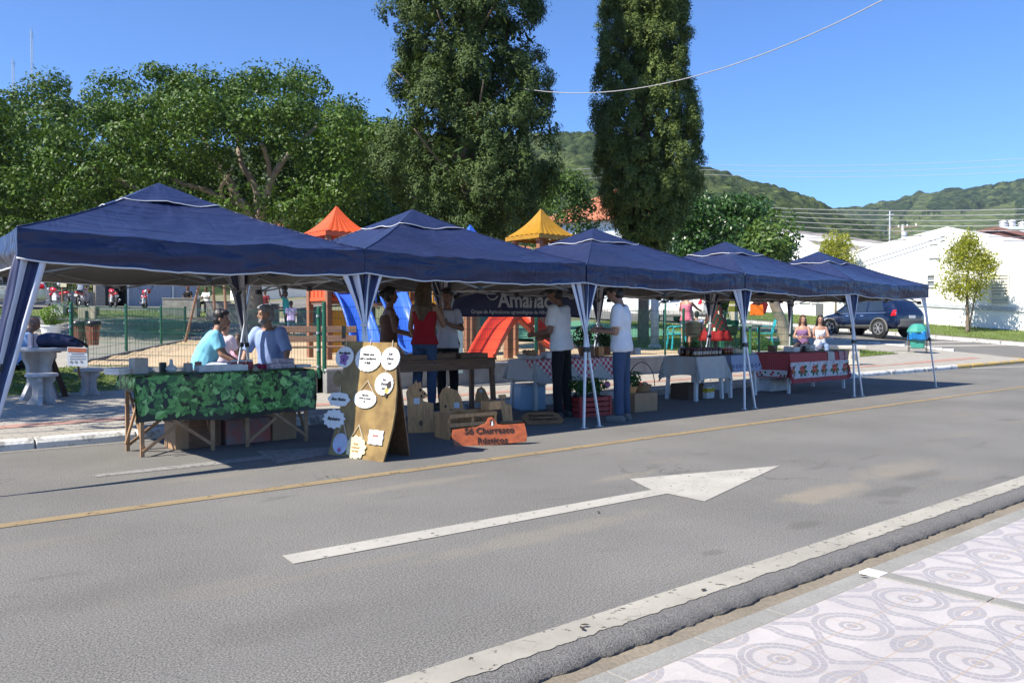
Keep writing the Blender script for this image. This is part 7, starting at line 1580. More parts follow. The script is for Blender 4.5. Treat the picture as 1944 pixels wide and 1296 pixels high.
candle('thick grey candle right of the white bulb vase', T1(357, 8.6), .045, .085, GREYBOX); candle('short terracotta candle behind the white tray', T1(376, 8.72), .035, .09, M('terracotta_wax', (.40, .17, .10), .6))
T = thing('tray', 'long white tray at the middle of the leaf cloth table', 'tray', T1(420, 8.55), -.05); mb = MB(); mb.box((0, 0, .008), (.5, .18, .016)); mb.build('base', WB, T)
for y in (-.085, .085): mb = MB(); mb.box((0, y, .03), (.5, .012, .06)); mb.build('rim', WB, T)
for k, (u, Y, m, lb) in enumerate([(444, 8.68, RW, 'small jar with red label and white lid, left of three'), (459, 8.68, RW, 'small jar with red label and white lid, middle of three'), (474, 8.68, RW, 'small jar with red label and white lid, right of three')]):
    T = thing('jar', lb, 'jar', T1(u, Y), 0, 'red labelled jars on the leaf cloth table'); mb = MB(); mb.lathe([(.036, 0), (.038, .01), (.038, .07), (.03, .08)], n=16); mb.build('glass_body', m, T, smooth=True); mb = MB(); mb.lathe([(.034, .08), (.034, .10), (.03, .104)], n=16); mb.build('lid', WB, T)
for k, (u, Y, sz, lb) in enumerate([(520, 8.55, (.14, .1, .06), 'pink patterned soap box, left one on the leaf cloth table'), (543, 8.6, (.16, .1, .055), 'pink patterned soap box at the front of the pile'), (538, 8.76, (.22, .1, .10), 'tall pink patterned soap box at the back of the pile'), (500, 8.62, (.10, .08, .05), 'small crimson and white soap box beside the jars')]):
    box_thing(lb, 'soap_box', T1(u, Y), sz, PINKP if k < 3 else M('crimson_card', (.40, .02, .08), .6, var=.4, sc=30), .1 * k, grp='patterned soap boxes')
box_thing('white rectangular carton at the right end of the leaf cloth table', 'carton', T1(570, 8.66), (.2, .14, .03), WB, .2)
# boxes below
for (u, v), sz, m, lb, nm in [((322, 842), (.22, .3, .28), CARD, 'upright brown carton under the left half of the leaf cloth table', 'carton'), ((355, 838), (.34, .3, .34), WOOD, 'dark brown crate under the leaf cloth table', 'crate'), ((462, 838), (.50, .3, .26), M('white_red_card', (.42, .40, .38), .7, var=.5, sc=6, col2=(.5, .1, .06)), 'white carton with faded red print under the leaf cloth table', 'carton'), ((515, 828), (.28, .3, .3), CARD, 'second brown carton under the right half of the leaf cloth table', 'carton')]:
    q = RG(u, v, 0); box_thing(lb, nm, (q.x, min(q.y + .12, 8.75), 0), sz, m, .05)
# --- A-board with plaques
BL, BR = RG(622, 862, 0), RG(727, 877, 0); BL.z = BR.z = 0; e1 = (BR - BL); bw0 = e1.length; e1.normalize(); outn = Vector((e1.y, -e1.x, 0));
if outn.dot(C0 - BL) < 0: outn = -outn
lean = .20; up_ = (Vector((0, 0, 1)) * math.cos(lean) - outn * math.sin(lean)).normalized(); bn = e1.cross(up_)
if bn.dot(C0 - BL) < 0: bn = -bn
def bxy(u, v): p = RP(u, v, BL, bn) - BL; return (p.dot(e1), p.dot(up_))
GOLD = M('gilded_board', (.21, .125, .04), .5, var=.35, sc=5, col2=(.33, .22, .075))
T = thing('sandwich_board', 'tall gold painted wooden sandwich board with wavy side hung with plaques', 'sign board', BL); out = [bxy(u, v) for u, v in [(622, 862), (655, 870), (727, 878), (735, 850), (744, 815), (750, 780), (753, 740), (752, 700), (753, 650), (700, 649), (654, 647), (652, 690), (650, 712), (640, 703), (632, 712), (631, 722), (636, 732), (647, 735), (646, 770), (636, 810)]]
mb = MB(); mb.prism(out, (0, 0, 0), e1, up_, .02); mb.build('front_panel', GOLD, T, bevel=.004)
tl = out[10]; tr_ = out[8]; mb = MB(); a0 = e1 * (tl[0] + .06) + up_ * (tl[1] - .03) - outn * .03; a1 = e1 * (tr_[0] - .04) + up_ * (tr_[1] - .03) - outn * .03; b0 = e1 * .10 - outn * .40; b1 = e1 * (bw0 - .05) - outn * .40; nrm = (a1 - a0).cross(b0 - a0).normalized() * .018
mb.add([a0, a1, b1, b0, a0 + nrm, a1 + nrm, b1 + nrm, b0 + nrm], [(0, 1, 2, 3), (7, 6, 5, 4), (0, 4, 5, 1), (1, 5, 6, 2), (2, 6, 7, 3), (3, 7, 4, 0)]); mb.build('rear_panel', WOOD, T)
PWH = M('plaque_white', (.72, .71, .70), .6, var=.05); PCR = M('plaque_cream', (.70, .60, .36), .6); PURP = M('purple_print', (.28, .13, .38), .6); YELP = M('yellow_print', (.60, .38, .10), .6); REDPR = M('red_print', (.45, .12, .10), .6); ROPE = M('rope', (.55, .48, .36), .9)
def plaque(label, u, v, rw, rh, kind, m, lines, cord=None, ink=INK, size=.03, tilt=0):
    # rw, rh: half sizes in photo pixels at the board
    c = bxy(u, v); sc_ = abs(bxy(u, v + 10)[1] - c[1]) / 10; scx = abs(bxy(u + 10, v)[0] - c[0]) / 10
    W_, H_ = rw * scx, rh * sc_; T = thing('plaque', label, 'plaque', BL + e1 * c[0] + up_ * (c[1] - H_) + bn * .004, 0, 'plaques on the gold sandwich board'); oc = up_ * H_; n = 64; poly = []
    for i in range(n):
        a = 2 * PI * i / n
        if kind == 'oval': k = 1
        elif kind == 'scallop': k = 1 + .045 * abs(math.sin(a * 10))
        elif kind == 'lace': k = 1 + .085 * math.sin(a * 12)
        elif kind == 'square': k = (1 / max(abs(math.cos(a)), abs(math.sin(a)))) ** .85 * (1 + .04 * math.cos(8 * a))
        elif kind == 'label': k = 1 + .13 * math.cos(4 * a) ** 2 * (1 if abs(math.cos(a)) > .4 else .2) - .07 * math.cos(2 * a + PI)
        elif kind == 'drop': k = 1 + .12 * max(0, math.sin(-a)) - .10 * max(0, math.sin(a))
        poly.append((W_ * k * math.cos(a + tilt), H_ * k * math.sin(a + tilt)))
    mb = MB(); mb.prism(poly, oc + bn * .012, e1, up_, .01); mb.build('panel', m, T)
    if e1.cross(up_).dot(bn) < 0: pass
    nl = len(lines)
    for i, tx in enumerate(lines):
        if tx: put_text(tx, size, oc + bn * .013 + up_ * ((nl - 1) / 2 - i) * size * 1.15, e1, up_, ink, T, shear=.35, bold=.0008, depth=.001)
    if cord == 'v':
        mb = MB(); 
        for s in (-1, 1): mb.bar(oc + e1 * s * W_ * .75 + up_ * H_ * .55 + bn * .008, oc + up_ * (H_ * 2.0) + bn * .008, .009, .004)
        mb.build('cord', ROPE, T)
    elif cord: mb = MB(); mb.bar(oc + up_ * H_ * .9 + bn * .008, oc + up_ * (H_ + .07) + bn * .008, .008, .004); mb.build('cord', ROPE, T)
    return T, oc, W_, H_
def blobs(T, oc, pts, m, nm):
    mb = MB()
    for x, y, a, L in pts: mb.prism([(p[0], p[1]) for p in leafpoly(x, y, L, a, .8)], oc + bn * .0145, e1, up_, .001)
    mb.build(nm, m, T)
t, oc, W_, H_ = plaque('oval white plaque with purple orchid, top left on the board', 656, 678, 17, 20, 'oval', PWH, ['Bem Vindos', '', ''], 's', size=.034); blobs(t, oc, [(0, -.02, a, .075) for a in (.3, 1.5, 2.7, 3.9, 5.2)], PURP, 'orchid_print'); blobs(t, oc + bn * .001, [(0, -.02, 4.6, .03)], INK, 'orchid_print')
plaque('large scalloped white plaque with three lines of script, top centre', 701, 681, 24, 24, 'scallop', PWH, ['Nesta casa', 'até o cachorro', 'é feliz'], 's', size=.036)
plaque('round white plaque reading lar doce lar without picture, top right', 743, 681, 17, 21, 'scallop', PWH, ['Lar', 'Doce', 'Lar'], 's', size=.04)
t, oc, W_, H_ = plaque('round white plaque reading lar doce lar with a yellow flower', 731, 729, 17, 21, 'scallop', PWH, ['Lar', 'Doce', 'Lar'], 's', size=.036); blobs(t, oc, [(.05, -.06, a, .035) for a in (0, 1.2, 2.4, 3.6, 5)], YELP, 'flower_print'); blobs(t, oc, [(.06, -.05, 1.3, .09), (.05, -.08, 4.4, .05)], INK, 'stem_print')
plaque('drop shaped white plaque on a long cord at the board centre', 695, 756, 21, 17, 'drop', PWH, ['Seja bem', 'vindo ao nosso', 'lar'], 'v', size=.026)
plaque('white label shaped plaque reading bem vindos at the left edge', 645, 758, 18, 14, 'label', PWH, ['Bem Vindos'], 's', size=.042)
plaque('scroll edged white plaque reading banheiro at the left edge', 636, 795, 20, 18, 'lace', PWH, ['Banheiro'], None, size=.05)
t, oc, W_, H_ = plaque('small oval plaque with pink print near the board foot', 648, 842, 14, 20, 'oval', M('plaque_bluish', (.50, .52, .66), .6), ['', '', ''], 'v'); blobs(t, oc, [(0, -.06, a, .03) for a in (0, 1.6, 3.1, 4.7)], M('pink_print', (.55, .12, .30), .6), 'flower_print')
plaque('cream lace edged round plaque near the board foot', 677, 849, 19, 22, 'lace', PCR, ['Sorria', 'você está', 'em casa'], 'v', M('gold_ink', (.40, .26, .10), .6), .028)
plaque('plain white square plaque with a short red word, lower right', 715, 830, 14, 14, 'square', PWH, ['Banho', ''], None, REDPR, .028)
# --- wooden toy table
T = legtable('brown wooden table displaying carved boards, behind the sandwich board', 'wooden_table', 5.50, 7.28, 9.02, 9.60, .80, WOOD, WOOD, 0, .12, .03, .06)
for x, y, w_, d, lb in [(5.95, 9.2, .42, .24, 'flat brown wooden tray on the toy table, left one'), (6.45, 9.25, .40, .24, 'flat brown wooden tray on the toy table, middle one'), (6.95, 9.25, .48, .28, 'dark flat wooden box overhanging the right end of the toy table')]:
    T = thing('wooden_tray', lb, 'tray', (x, y, .80), .04, 'wooden trays on the toy table'); mb = MB(); mb.box((0, 0, .012), (w_, d, .024)); mb.build('base', WOOD, T)
    for s in (-1, 1): mb = MB(); mb.box((0, s * (d / 2 - .008), .045), (w_, .016, .045)); mb.build('rim', WOOD, T); mb = MB(); mb.box((s * (w_ / 2 - .008), 0, .045), (.016, d - .034, .045)); mb.build('rim', WOOD, T)
def px_board(label, nm, pts, base, rot, th, m, cat='board', lean_=.12):
    g = RG(*base); n = (C0 - g); n.z = 0; n.normalize(); n = Matrix.Rotation(rot, 3, 'Z') @ n; ux = Vector((-n.y, n.x, 0)); up2 = Vector((0, 0, 1)) * math.cos(lean_) - n * math.sin(lean_); nn = ux.cross(up2)
    T = thing(nm, label, cat, g); poly = [((RP(u, v, g, nn) - g).dot(ux), (RP(u, v, g, nn) - g).dot(up2)) for u, v in pts]; mb = MB(); mb.prism(poly, (0, 0, 0), ux, up2, th); mb.build('board', m, T, bevel=.004)
    return T, g, ux, up2, nn
def on_board(B_, u, v): T, g, ux, up2, nn = B_; return RP(u, v, g, nn) - g + nn * .003
def price_tag(B_, u, v, s=.06):
    T, g, ux, up2, nn = B_; c = on_board(B_, u, v); mb = MB(); mb.prism([(-s / 2, -s / 2), (s / 2, -s / 2), (s / 2, s / 2), (-s / 2, s / 2)], c, ux, up2, .002); mb.build('price_tag', PWH, T)
def knot(B_, u, v, s=.03, m=None):
    T, g, ux, up2, nn = B_; c = on_board(B_, u, v) - nn * .001; mb = MB(); mb.prism([(s * math.cos(a) * .7, s * math.sin(a)) for a in [i * PI / 6 for i in range(12)]], c, ux, up2, .0015); mb.build('knot', m or WOOD, T)
B_ = px_board('tall pale wooden board carved with a toothy horse head', 'carved_board', [(775, 823), (825, 820), (823, 765), (804, 761), (803, 757), (812, 752), (810, 746), (801, 738), (799, 724), (793, 727), (790, 721), (786, 728), (776, 733), (771, 745), (773, 762)], (800, 821), .1, .02, PALEWOOD)
for u, v, s in [(798, 740, .02), (806, 747, .014), (800, 752, .018)]: knot(B_, u, v, s, INK)
price_tag(B_, 791, 761, .07); knot(B_, 799, 803, .035)
B_ = px_board('pale wooden board with rounded carved top beside the horse board', 'carved_board', [(838, 808), (887, 804), (882, 785), (876, 755), (868, 741), (856, 737), (848, 733), (840, 738), (834, 750), (835, 775)], (862, 806), .05, .02, PALEWOOD); price_tag(B_, 867, 769, .07); knot(B_, 846, 771, .02, INK); knot(B_, 857, 779, .02)
B_ = px_board('narrow pointed pale wooden board standing right of the carved boards', 'carved_board', [(901, 776), (930, 775), (928, 755), (921, 739), (914, 733), (906, 738), (902, 752)], (915, 776), .0, .02, PALEWOOD); price_tag(B_, 913, 742, .05); knot(B_, 914, 764, .02)
REDW = M('red_stained_wood', (.38, .085, .02), .4, var=.35, sc=4, streak=(1, 6, 6), coat=.25)
B_ = px_board('red stained plank sign reading só churrasco rústicos on the road', 'plank_sign', [(862, 847), (880, 849), (930, 845), (1000, 838), (1001, 825), (996, 803), (958, 806), (945, 805), (940, 797), (934, 791), (927, 793), (922, 803), (906, 810), (880, 813), (859, 816), (858, 828)], (930, 845), .12, .035, REDW, 'sign', .10)
BURN = M('burnt_line', (.035, .012, .008), .8); T_, g, ux, up2, nn = B_
put_text('Só Churrasco', .09, on_board(B_, 929, 817), (ux + up2 * .02), up2, BURN, T_, bold=.0026, depth=.001, spacing=1.05); put_text('Rústicos', .09, on_board(B_, 935, 836), ux + up2 * .02, up2, BURN, T_, bold=.0026, depth=.001, spacing=1.05)
knot(B_, 934, 802, .035, M('knot_dark', (.06, .02, .015), .6)); mb = MB(); c = on_board(B_, 934, 803); mb.prism([(-.008, -.03), (.014, -.022), (.006, .03), (-.006, .012)], c + nn * .001, ux, up2, .001); mb.build('inlay', PWH, T_)
# low slatted crate behind the sign, boards on it
q = RG(897, 834, 0); T = thing('slatted_crate', 'low pale slatted wooden crate behind the red plank sign', 'crate', (q.x + .1, q.y + .26, 0), -.12); mb = MB()
for y in (-.17, .17):
    for z in (.06, .16, .26): mb.box((0, y, z), (.62, .016, .04))
mb.build('side_slats', PALEWOOD, T)
for x in (-.30, 0, .30): mb = MB(); mb.box((x, 0, .14), (.03, .318, .28)); mb.build('end_panel', PALEWOOD, T)
mb = MB(); mb.box((0, 0, .02), (.56, .3, .016)); mb.build('floor', WOOD, T)
q = RY(932, 790, q.y + .26); box_thing('small round edged wooden box on top of the slatted crate', 'wooden_box', (q.x, q.y, .282), (.2, .14, .1), PALEWOOD, .1)
B_ = px_board('pale cleaver shaped cutting board with a narrow knobbed handle', 'cutting_board', [(957, 806), (974, 803), (971, 769), (959, 765), (957, 757), (962, 753), (960, 748), (946, 749), (947, 754), (951, 757), (951, 770), (953, 788)], (965, 806), .2, .018, PALEWOOD, 'cutting board', .16); knot(B_, 956, 758, .012, INK)
px_board('dark wooden plank standing behind the slatted crate', 'plank', [(885, 800), (952, 796), (951, 768), (884, 776)], (918, 797), .0, .02, WOOD, 'plank')
q = RG(1035, 806, 0); T = thing('cutting_board', 'wide wooden board with burnt lettering lying tilted on the road', 'cutting board', (q.x, q.y, 0), YAW - PI / 2 + .25); mb = MB(); mb.prism([(-.24, 0), (.22, 0), (.27, .08), (.25, .24), (.18, .3), (-.16, .3), (-.26, .2)], (0, 0, .03), (1, 0, 0), Vector((0, math.cos(.35), math.sin(.35))), .03); mb.build('board', M('mid_wood', (.30, .16, .07), .6, var=.3, sc=5), T, bevel=.005); uy2 = Vector((0, math.cos(.35), math.sin(.35)))
put_text('Cantinho', .09, Vector((0, 0, .031)) + uy2 * .19, (1, 0, 0), uy2, BURN, T, bold=.002, depth=.001); put_text('Churrasco', .09, Vector((0, 0, .031)) + uy2 * .09, (1, 0, 0), uy2, BURN, T, bold=.002, depth=.001)
mb = MB(); mb.box((-.42, .12, .035), (.32, .09, .03), .2); mb.build('handle', MATS['mid_wood'], T, bevel=.01)
# --- gingham table
X0, X1, Y0, Y1, Z = 8.0, 9.85, 9.02, 9.62, .74
legtable('white plastic table under the gingham squares', 'plastic_table', X0, X1, Y0, Y1, Z - .006, WHITE, WHITE, 0, 0, .03, .05)
fn = drape(X0, X1, Y0, Y1, Z, .12, .02, 3, 9); WC = M('white_tablecloth', (.50, .49, .47), .85, var=.05, sc=4)
mb = cloth_on(None, 'tc', fn, X0 - .32, X1 + .30, Y0 - .36, Y1 + .25, WC, 60); o_ = mb.build('tablecloth', WC, None, smooth=True, solid=.002); solo(recenter(o_), 'white tablecloth hanging in points under red gingham squares', 'tablecloth')
for xc, s, lb in [(8.35, .48, 'red gingham cloth square laid cornerwise on the white cloth, left one'), (9.0, .48, 'red gingham cloth square laid cornerwise on the white cloth, middle one'), (9.62, .46, 'red gingham cloth square laid cornerwise on the white cloth, right one')]:
    mb = MB(); yc = Y0 + .08; mb.grid(lambda a, b: fn(xc + (a - b) * s, yc + (a + b - 1) * s, .007), 26, 26, uvfn=lambda a, b: (a * s * 1.41, b * s * 1.41)); o_ = mb.build('gingham_cloth', GING, None, smooth=True, solid=.002); solo(recenter(o_), lb, 'cloth', 'gingham squares')
def TG(u, Y, z=Z): p = RY(u, 680, Y); return Vector((p.x, Y, z + .012))
T = thing('tray', 'white tray heaped with pale produce at the left end of the gingham table', 'tray', TG(1005, 9.25)); mb = MB(); mb.lathe([(.16, 0), (.2, .05), (.205, .055), (.18, .05), (.15, .012)], n=20); mb.build('dish', WB, T)
T0 = T
for k in range(9):
    p = Vector(T0.location) + Vector((random.uniform(-.1, .1), random.uniform(-.1, .1), .04 + .03 * (k > 5))); mb = MB(); mb.ell((0, 0, .035), (.045, .04, .035), 10, 7); o_ = mb.build('bread_roll', M('bread_crust', (.42, .26, .14), .7, var=.3), None, True); o_.location = p; solo(o_, 'small pale bread roll in the white tray on the gingham table', 'bread', 'bread rolls in the tray')
box_thing('brown wooden honey box on the gingham table behind the tent legs', 'wooden_box', TG(1118, 9.3), (.14, .12, .16), WOOD, .1); box_thing('pale wooden box beside the brown honey box', 'wooden_box', TG(1138, 9.3), (.12, .1, .15), PALEWOOD, -.1); box_thing('white carton at the right end of the gingham table', 'carton', TG(1205, 9.3), (.16, .14, .12), WB, .1)
HERB = leafmat('herb_leaf', (.015, .06, .012), (.06, .16, .03), .5, .3, .25); DARKL = leafmat('dark_leaf', (.010, .03, .010), (.04, .09, .03), .5, .3, .2)
def potplant(label, loc, r, h, potm, leafm, flowers=None, potr=.1, poth=.13, n=420):
    T = thing('potted_plant', label, 'plant', loc); mb = MB(); mb.lathe([(potr * .7, 0), (potr, poth), (potr * 1.08, poth), (potr * 1.08, poth + .015), (potr * .9, poth + .015), (potr * .9, poth - .01)], n=16); mb.build('pot', potm, T)
    q, o = blob((0, 0, poth + h * .55), r, n, h / (2 * r) * 1.0, .25); leaves('foliage', q, r * .36, leafm, T, .5, .5, o)
    if flowers:
        for k in range(7): a = k * .9; mb = MB(); mb.ell((r * .7 * math.cos(a), r * .7 * math.sin(a), poth + h * (.6 + .4 * random.random())), .022, 8, 6); mb.build('flower', flowers, T, True)
potplant('dark leafy plant with cream flowers between the two men in white', TG(1108, 9.5), .17, .34, M('terracotta', (.30, .12, .06), .8), DARKL, M('cream_flower', (.60, .50, .36), .7)); potplant('dark leafy plant behind the man in white tee on the gingham table', TG(1150, 9.5), .16, .30, MATS['terracotta'], DARKL)
for k, (u, Y, sz, m, lb, nm) in enumerate([(1040, 9.2, (.16, .12, .09), WB, 'low white carton right of the bread tray on the gingham table', 'carton'), (1062, 9.42, (.2, .14, .14), GREYBOX, 'grey carton behind the man in the black cap on the gingham table', 'carton'), (1092, 9.2, (.13, .1, .05), PINKP, 'pink patterned soap box on the gingham table', 'soap_box'), (1172, 9.42, (.16, .13, .18), CARD, 'upright brown carton behind the man in jeans on the gingham table', 'carton'), (1190, 9.2, (.12, .1, .06), WB, 'small white carton in front of the white end carton on the gingham table', 'carton')]): box_thing(lb, nm, TG(u, Y), sz, m, .2 * k)
for k, (x, y, lb) in enumerate([(5.72, 9.35, 'turned wooden bowl at the left end of the toy table'), (6.2, 9.42, 'turned wooden bowl between the trays on the toy table'), (6.72, 9.44, 'turned wooden bowl near the right end of the toy table')]):
    T = thing('wooden_bowl', lb, 'bowl', (x, y, .80)); mb = MB(); mb.lathe([(.05, 0), (.09, .03), (.115, .08), (.105, .082), (.08, .035), (.02, .02)], n=20); mb.build('bowl_body', PALEWOOD if k % 2 else WOOD, T, smooth=True)
# floor goods under the gingham table
q = RG(1014, 778, 0); T = box_thing('pale blue cool box under the left end of the gingham table', 'cool_box', (q.x, q.y + .1, 0), (.40, .30, .36), M('pale_blue_box', (.30, .44, .56), .5, var=.06), -.3, 'cool box', M('pale_lid', (.45, .55, .62), .5), None, .02)
q = RG(1130, 790, 0); T = thing('crate', 'red plastic crate of plants behind the crossed tent legs', 'crate', (q.x, q.y + .15, 0), -.1); RC = M('red_crate', (.36, .03, .03), .5)
for s in (-1, 1):
    for z in (.03, .10, .17, .24): mb = MB(); mb.box((0, s * .17, z), (.56, .02, .05)); mb.build('slat', RC, T); mb = MB(); mb.box((s * .27, 0, z), (.02, .32, .05)); mb.build('slat', RC, T)
for sx in (-1, 1):
    for sy in (-1, 1): mb = MB(); mb.box((sx * .265, sy * .165, .14), (.045, .045, .28)); mb.build('corner_post', RC, T)
cr = Vector(T.location)
for k, (dx, dy, lb) in enumerate([(-.17, 0, 'bushy herb in black pot in the red crate, left one'), (.0, .0, 'bushy herb in black pot in the red crate, middle one'), (.17, .02, 'bushy herb in black pot in the red crate, right one')]): potplant(lb, cr + Vector((dx, dy, .18)), .14, .24, DARK, HERB, None, .075, .10)
PINKT = M('pink_tag', (.60, .22, .40), .6); MINT = M('mint_tag', (.45, .62, .55), .6)
def tag_card(label, u, v, Y, m, star=True):
    c = RY(u, v, Y); T = thing('price_card', label, 'price card', c); n = 16; n2 = (C0 - c); n2.z = 0; n2.normalize(); ux = Vector((-n2.y, n2.x, 0)); mb = MB(); mb.prism([(.05 * (1 + (.18 if i % 2 else -.1) * star) * math.cos(i * PI / 8), .06 + .05 * (1 + (.18 if i % 2 else -.1) * star) * math.sin(i * PI / 8)) for i in range(n)], (0, 0, 0), ux, (0, 0, 1), .003); mb.build('card', m, T); mb = MB(); mb.tube([-n2 * .004 + Vector((0, 0, .06)), -n2 * .004 + Vector((0, 0, -.12))], .004, 5); mb.build('stick', PALEWOOD, T)
tag_card('pink star price card above the red crate', 1152, 738, 8.15, PINKT); tag_card('pink diamond price card by the flower basket', 1224, 738, 8.30, PINKT); tag_card('mint price card beside the crossed tent legs', 1131, 744, 8.10, MINT, False)
q = RG(1229, 781, 0); box_thing('brown cardboard box on the road right of the man in jeans', 'cardboard_box', (q.x, q.y + .17, 0), (.44, .34, .27), CARD, -.12, bev=.01); cb = Vector((q.x, q.y + .17, .27))
potplant('leafy herb on the cardboard box beside the man in jeans', cb + Vector((-.15, .02, .0)), .16, .22, PALEWOOD, HERB, None, .10, .08)
T = thing('basket', 'low wicker basket with tall arched handle on the cardboard box', 'basket', cb + Vector((.12, .05, .005)), -.1); mb = MB(); mb.lathe([(.11, 0), (.15, .09), (.155, .1), (.14, .09), (.10, .02)], n=22); mb.build('bowl', M('wicker', (.32, .19, .09), .8, var=.35, sc=40), T); mb = MB(); mb.tube([(-.27 * math.cos(a), 0, .07 + .36 * math.sin(a)) for a in [i * PI / 16 for i in range(17)]], .007, 6); mb.build('handle', DARK, T, smooth=True)
for k in range(4): mb = MB(); mb.ell((0, 0, .02), (.05, .03, .03), 9, 6); o_ = mb.build('dried_flower', M('red_flower', (.45, .05, .03), .7) if k < 2 else MATS['bread_crust'], None, True); o_.location = cb + Vector((.05 + .05 * k, .03 + .02 * (k % 2), .09)); solo(o_, ['red dried flower head in the handled basket', 'red dried flower head in the handled basket', 'tan dried pod in the handled basket', 'tan dried pod in the handled basket'][k], 'flower', 'dried heads in the basket')
# --- jar table
X0, X1, Y0, Y1, Z = 10.96, 11.72, 8.40, 9.06, .73
def bowleg(label, X0, X1, Y0, Y1, Z): return legtable(label, 'plastic_table', X0, X1, Y0, Y1, Z - .006, WHITE, WHITE, 0, .06, .03, .055)
bowleg('square white plastic table under the plain white cloth with jars', X0, X1, Y0, Y1, Z); fn = drape(X0, X1, Y0, Y1, Z, .10, .028, 5, 14); mb = cloth_on(None, 'tc', fn, X0 - .48, X1 + .44, Y0 - .52, Y1 + .24, WC, 72, scoop=.20); o_ = mb.build('tablecloth', WC, None, smooth=True, solid=.002); solo(recenter(o_), 'plain white tablecloth draped in long points under the jam jars', 'tablecloth')
JAM = [M('jam_dark', (.045, .012, .010), .12, var=.2, spec=.7), M('jam_amber', (.14, .05, .012), .12, var=.2, spec=.7)]; LIDM = [M('dark_red_lid', (.12, .015, .02), .4), M('brown_lid', (.07, .035, .02), .4), M('violet_lid', (.10, .05, .10), .4)]
proto = None; kk = 0; jl = []
for row, Y in enumerate((8.47, 8.60, 8.73)):
    for i in range(9 if row == 0 else 7):
        x = X0 + .02 + (.085 if row == 0 else .1) * i + row * .02; jl.append((x, Y + random.uniform(-.012, .012), row))
for x, y, row in jl:
    lb = 'dark jam jar with cream label in the front row on the white cloth' if row == 0 else 'dark jam jar behind the front row on the white cloth'
    T = thing('jam_jar', lb, 'jar', (x, y, Z + .008), random.uniform(-.3, .3), 'jam jars in the front row' if row == 0 else 'jam jars behind the front row'); T.scale = (1.15, 1.15, 1.3); mb = MB(); mb.lathe([(.030, 0), (.034, .006), (.034, .072), (.028, .082)], n=14); mb.build('glass_body', JAM[kk % 2], T, smooth=True); mb = MB(); mb.lathe([(.033, .082), (.033, .1), (.03, .103)], n=14); mb.build('lid', LIDM[kk % 3], T)
    if row == 0: mb = MB(); mb.grid(lambda a, b: Vector((.0348 * math.sin((a - .5) * 1.4 - .6), -.0348 * math.cos((a - .5) * 1.4 - .6), .02 + .038 * b)), 6, 1); mb.build('label', M('cream_label', (.50, .45, .38), .7), T)
    kk += 1
T = thing('paper_bag', 'crumpled white paper bag behind the jam jars', 'bag', (X0 + .16, 8.82, Z + .008)); mb = MB(); mb.ell((0, 0, .07), (.09, .06, .085), 12, 8); link_mesh('bag_body', remesh(mb, .014, 1, .02, 16), T, WB)
for k, (dx, s_, m, lb) in enumerate([(.40, .10, HERB, 'green bunch of herbs behind the jam jars, left one'), (.62, .10, HERB, 'green bunch of herbs behind the jam jars, right one')]): potplant(lb, Vector((X0 + dx, 8.93, Z + .008)), s_, .16, DARK, m, None, .05, .07, 200)
q = RG(1316, 752, 0); box_thing('dark brown crate on the road under the jar table', 'crate', (11.30, 8.85, 0), (.46, .36, .26), M('dark_crate', (.09, .05, .03), .8), .05); q = RG(1350, 755, 0); T = box_thing('white sack box with yellow band under the jar table', 'carton', (11.62, 8.72, 0), (.24, .22, .20), WB, .1); mb = MB(); mb.box((0, 0, .14), (.244, .224, .07)); mb.build('yellow_band', M('yellow_band', (.55, .42, .03), .6), T)
# --- blue cloth table
X0, X1, Y0, Y1 = 11.93, 12.72, 8.42, 9.08; bowleg('square white plastic table under the pale blue embroidered cloth', X0, X1, Y0, Y1, Z); fn = drape(X0, X1, Y0, Y1, Z, .08, .018, 7, 11); BC = M('pale_blue_cloth', (.30, .36, .50), .85, var=.08); mb = cloth_on(None, 'tc', fn, X0 - .16, X1 + .20, Y0 - .30, Y1 + .2, BC, 50); pol = []
NAVT = M('navy_thread', (.02, .03, .14), .8); 
for k in range(9):
    x = X0 - .10 + k * .115; y = Y0 - .20
    for a, b_, c in [((x - .045, y), (x, y + .045), (x + .045, y))]:
        pol += [([(x - .045, y), (x, y + .045), (x, y + .028), (x - .027, y)], 1, .003), ([(x + .045, y), (x + .027, y), (x, y + .028), (x, y + .045)], 1, .003), ([(x - .045, y), (x - .027, y), (x, y - .028), (x, y - .045)], 1, .003), ([(x + .045, y), (x, y - .045), (x, y - .028), (x + .027, y)], 1, .003)]
for k in range(24): x = X0 - .13 + k * .043; pol.append(([(x, Y0 - .285), (x + .022, Y0 - .285), (x + .011, Y0 - .262)], 2, .003))
print_polys(mb, fn, pol); o_ = mb.build('tablecloth', [BC, NAVT, M('pink_thread', (.55, .22, .28), .8)], None, smooth=True); solo(recenter(o_), 'pale blue tablecloth with a row of navy embroidered diamonds', 'tablecloth')
for k in range(9):
    T = thing('jam_jar', 'small jar with bright red lid at the left of the blue cloth', 'jar', (X0 + .02 + .085 * (k % 3), 8.55 + .10 * (k // 3), Z + .008), 0, 'red lidded jars on the blue cloth'); mb = MB(); mb.lathe([(.03, 0), (.032, .07), (.027, .078)], n=12); mb.build('glass_body', JAM[1], T, smooth=True); mb = MB(); mb.lathe([(.032, .078), (.032, .098), (.028, .1)], n=12); mb.build('lid', M('bright_red_lid', (.38, .02, .02), .4), T)
T = thing('cloth_pile', 'loose pile of cream woven cloths on the blue cloth', 'cloth', (X0 + .52, 8.72, Z + .008)); mb = MB(); mb.ell((-.05, 0, .05), (.16, .16, .06), 12, 8); mb.ell((.1, .03, .04), (.14, .12, .05), 12, 8); mb.ell((-.08, .06, .11), (.08, .07, .05)); link_mesh('folded_cloth', remesh(mb, .014, 1, .018, 14), T, CREAMC)
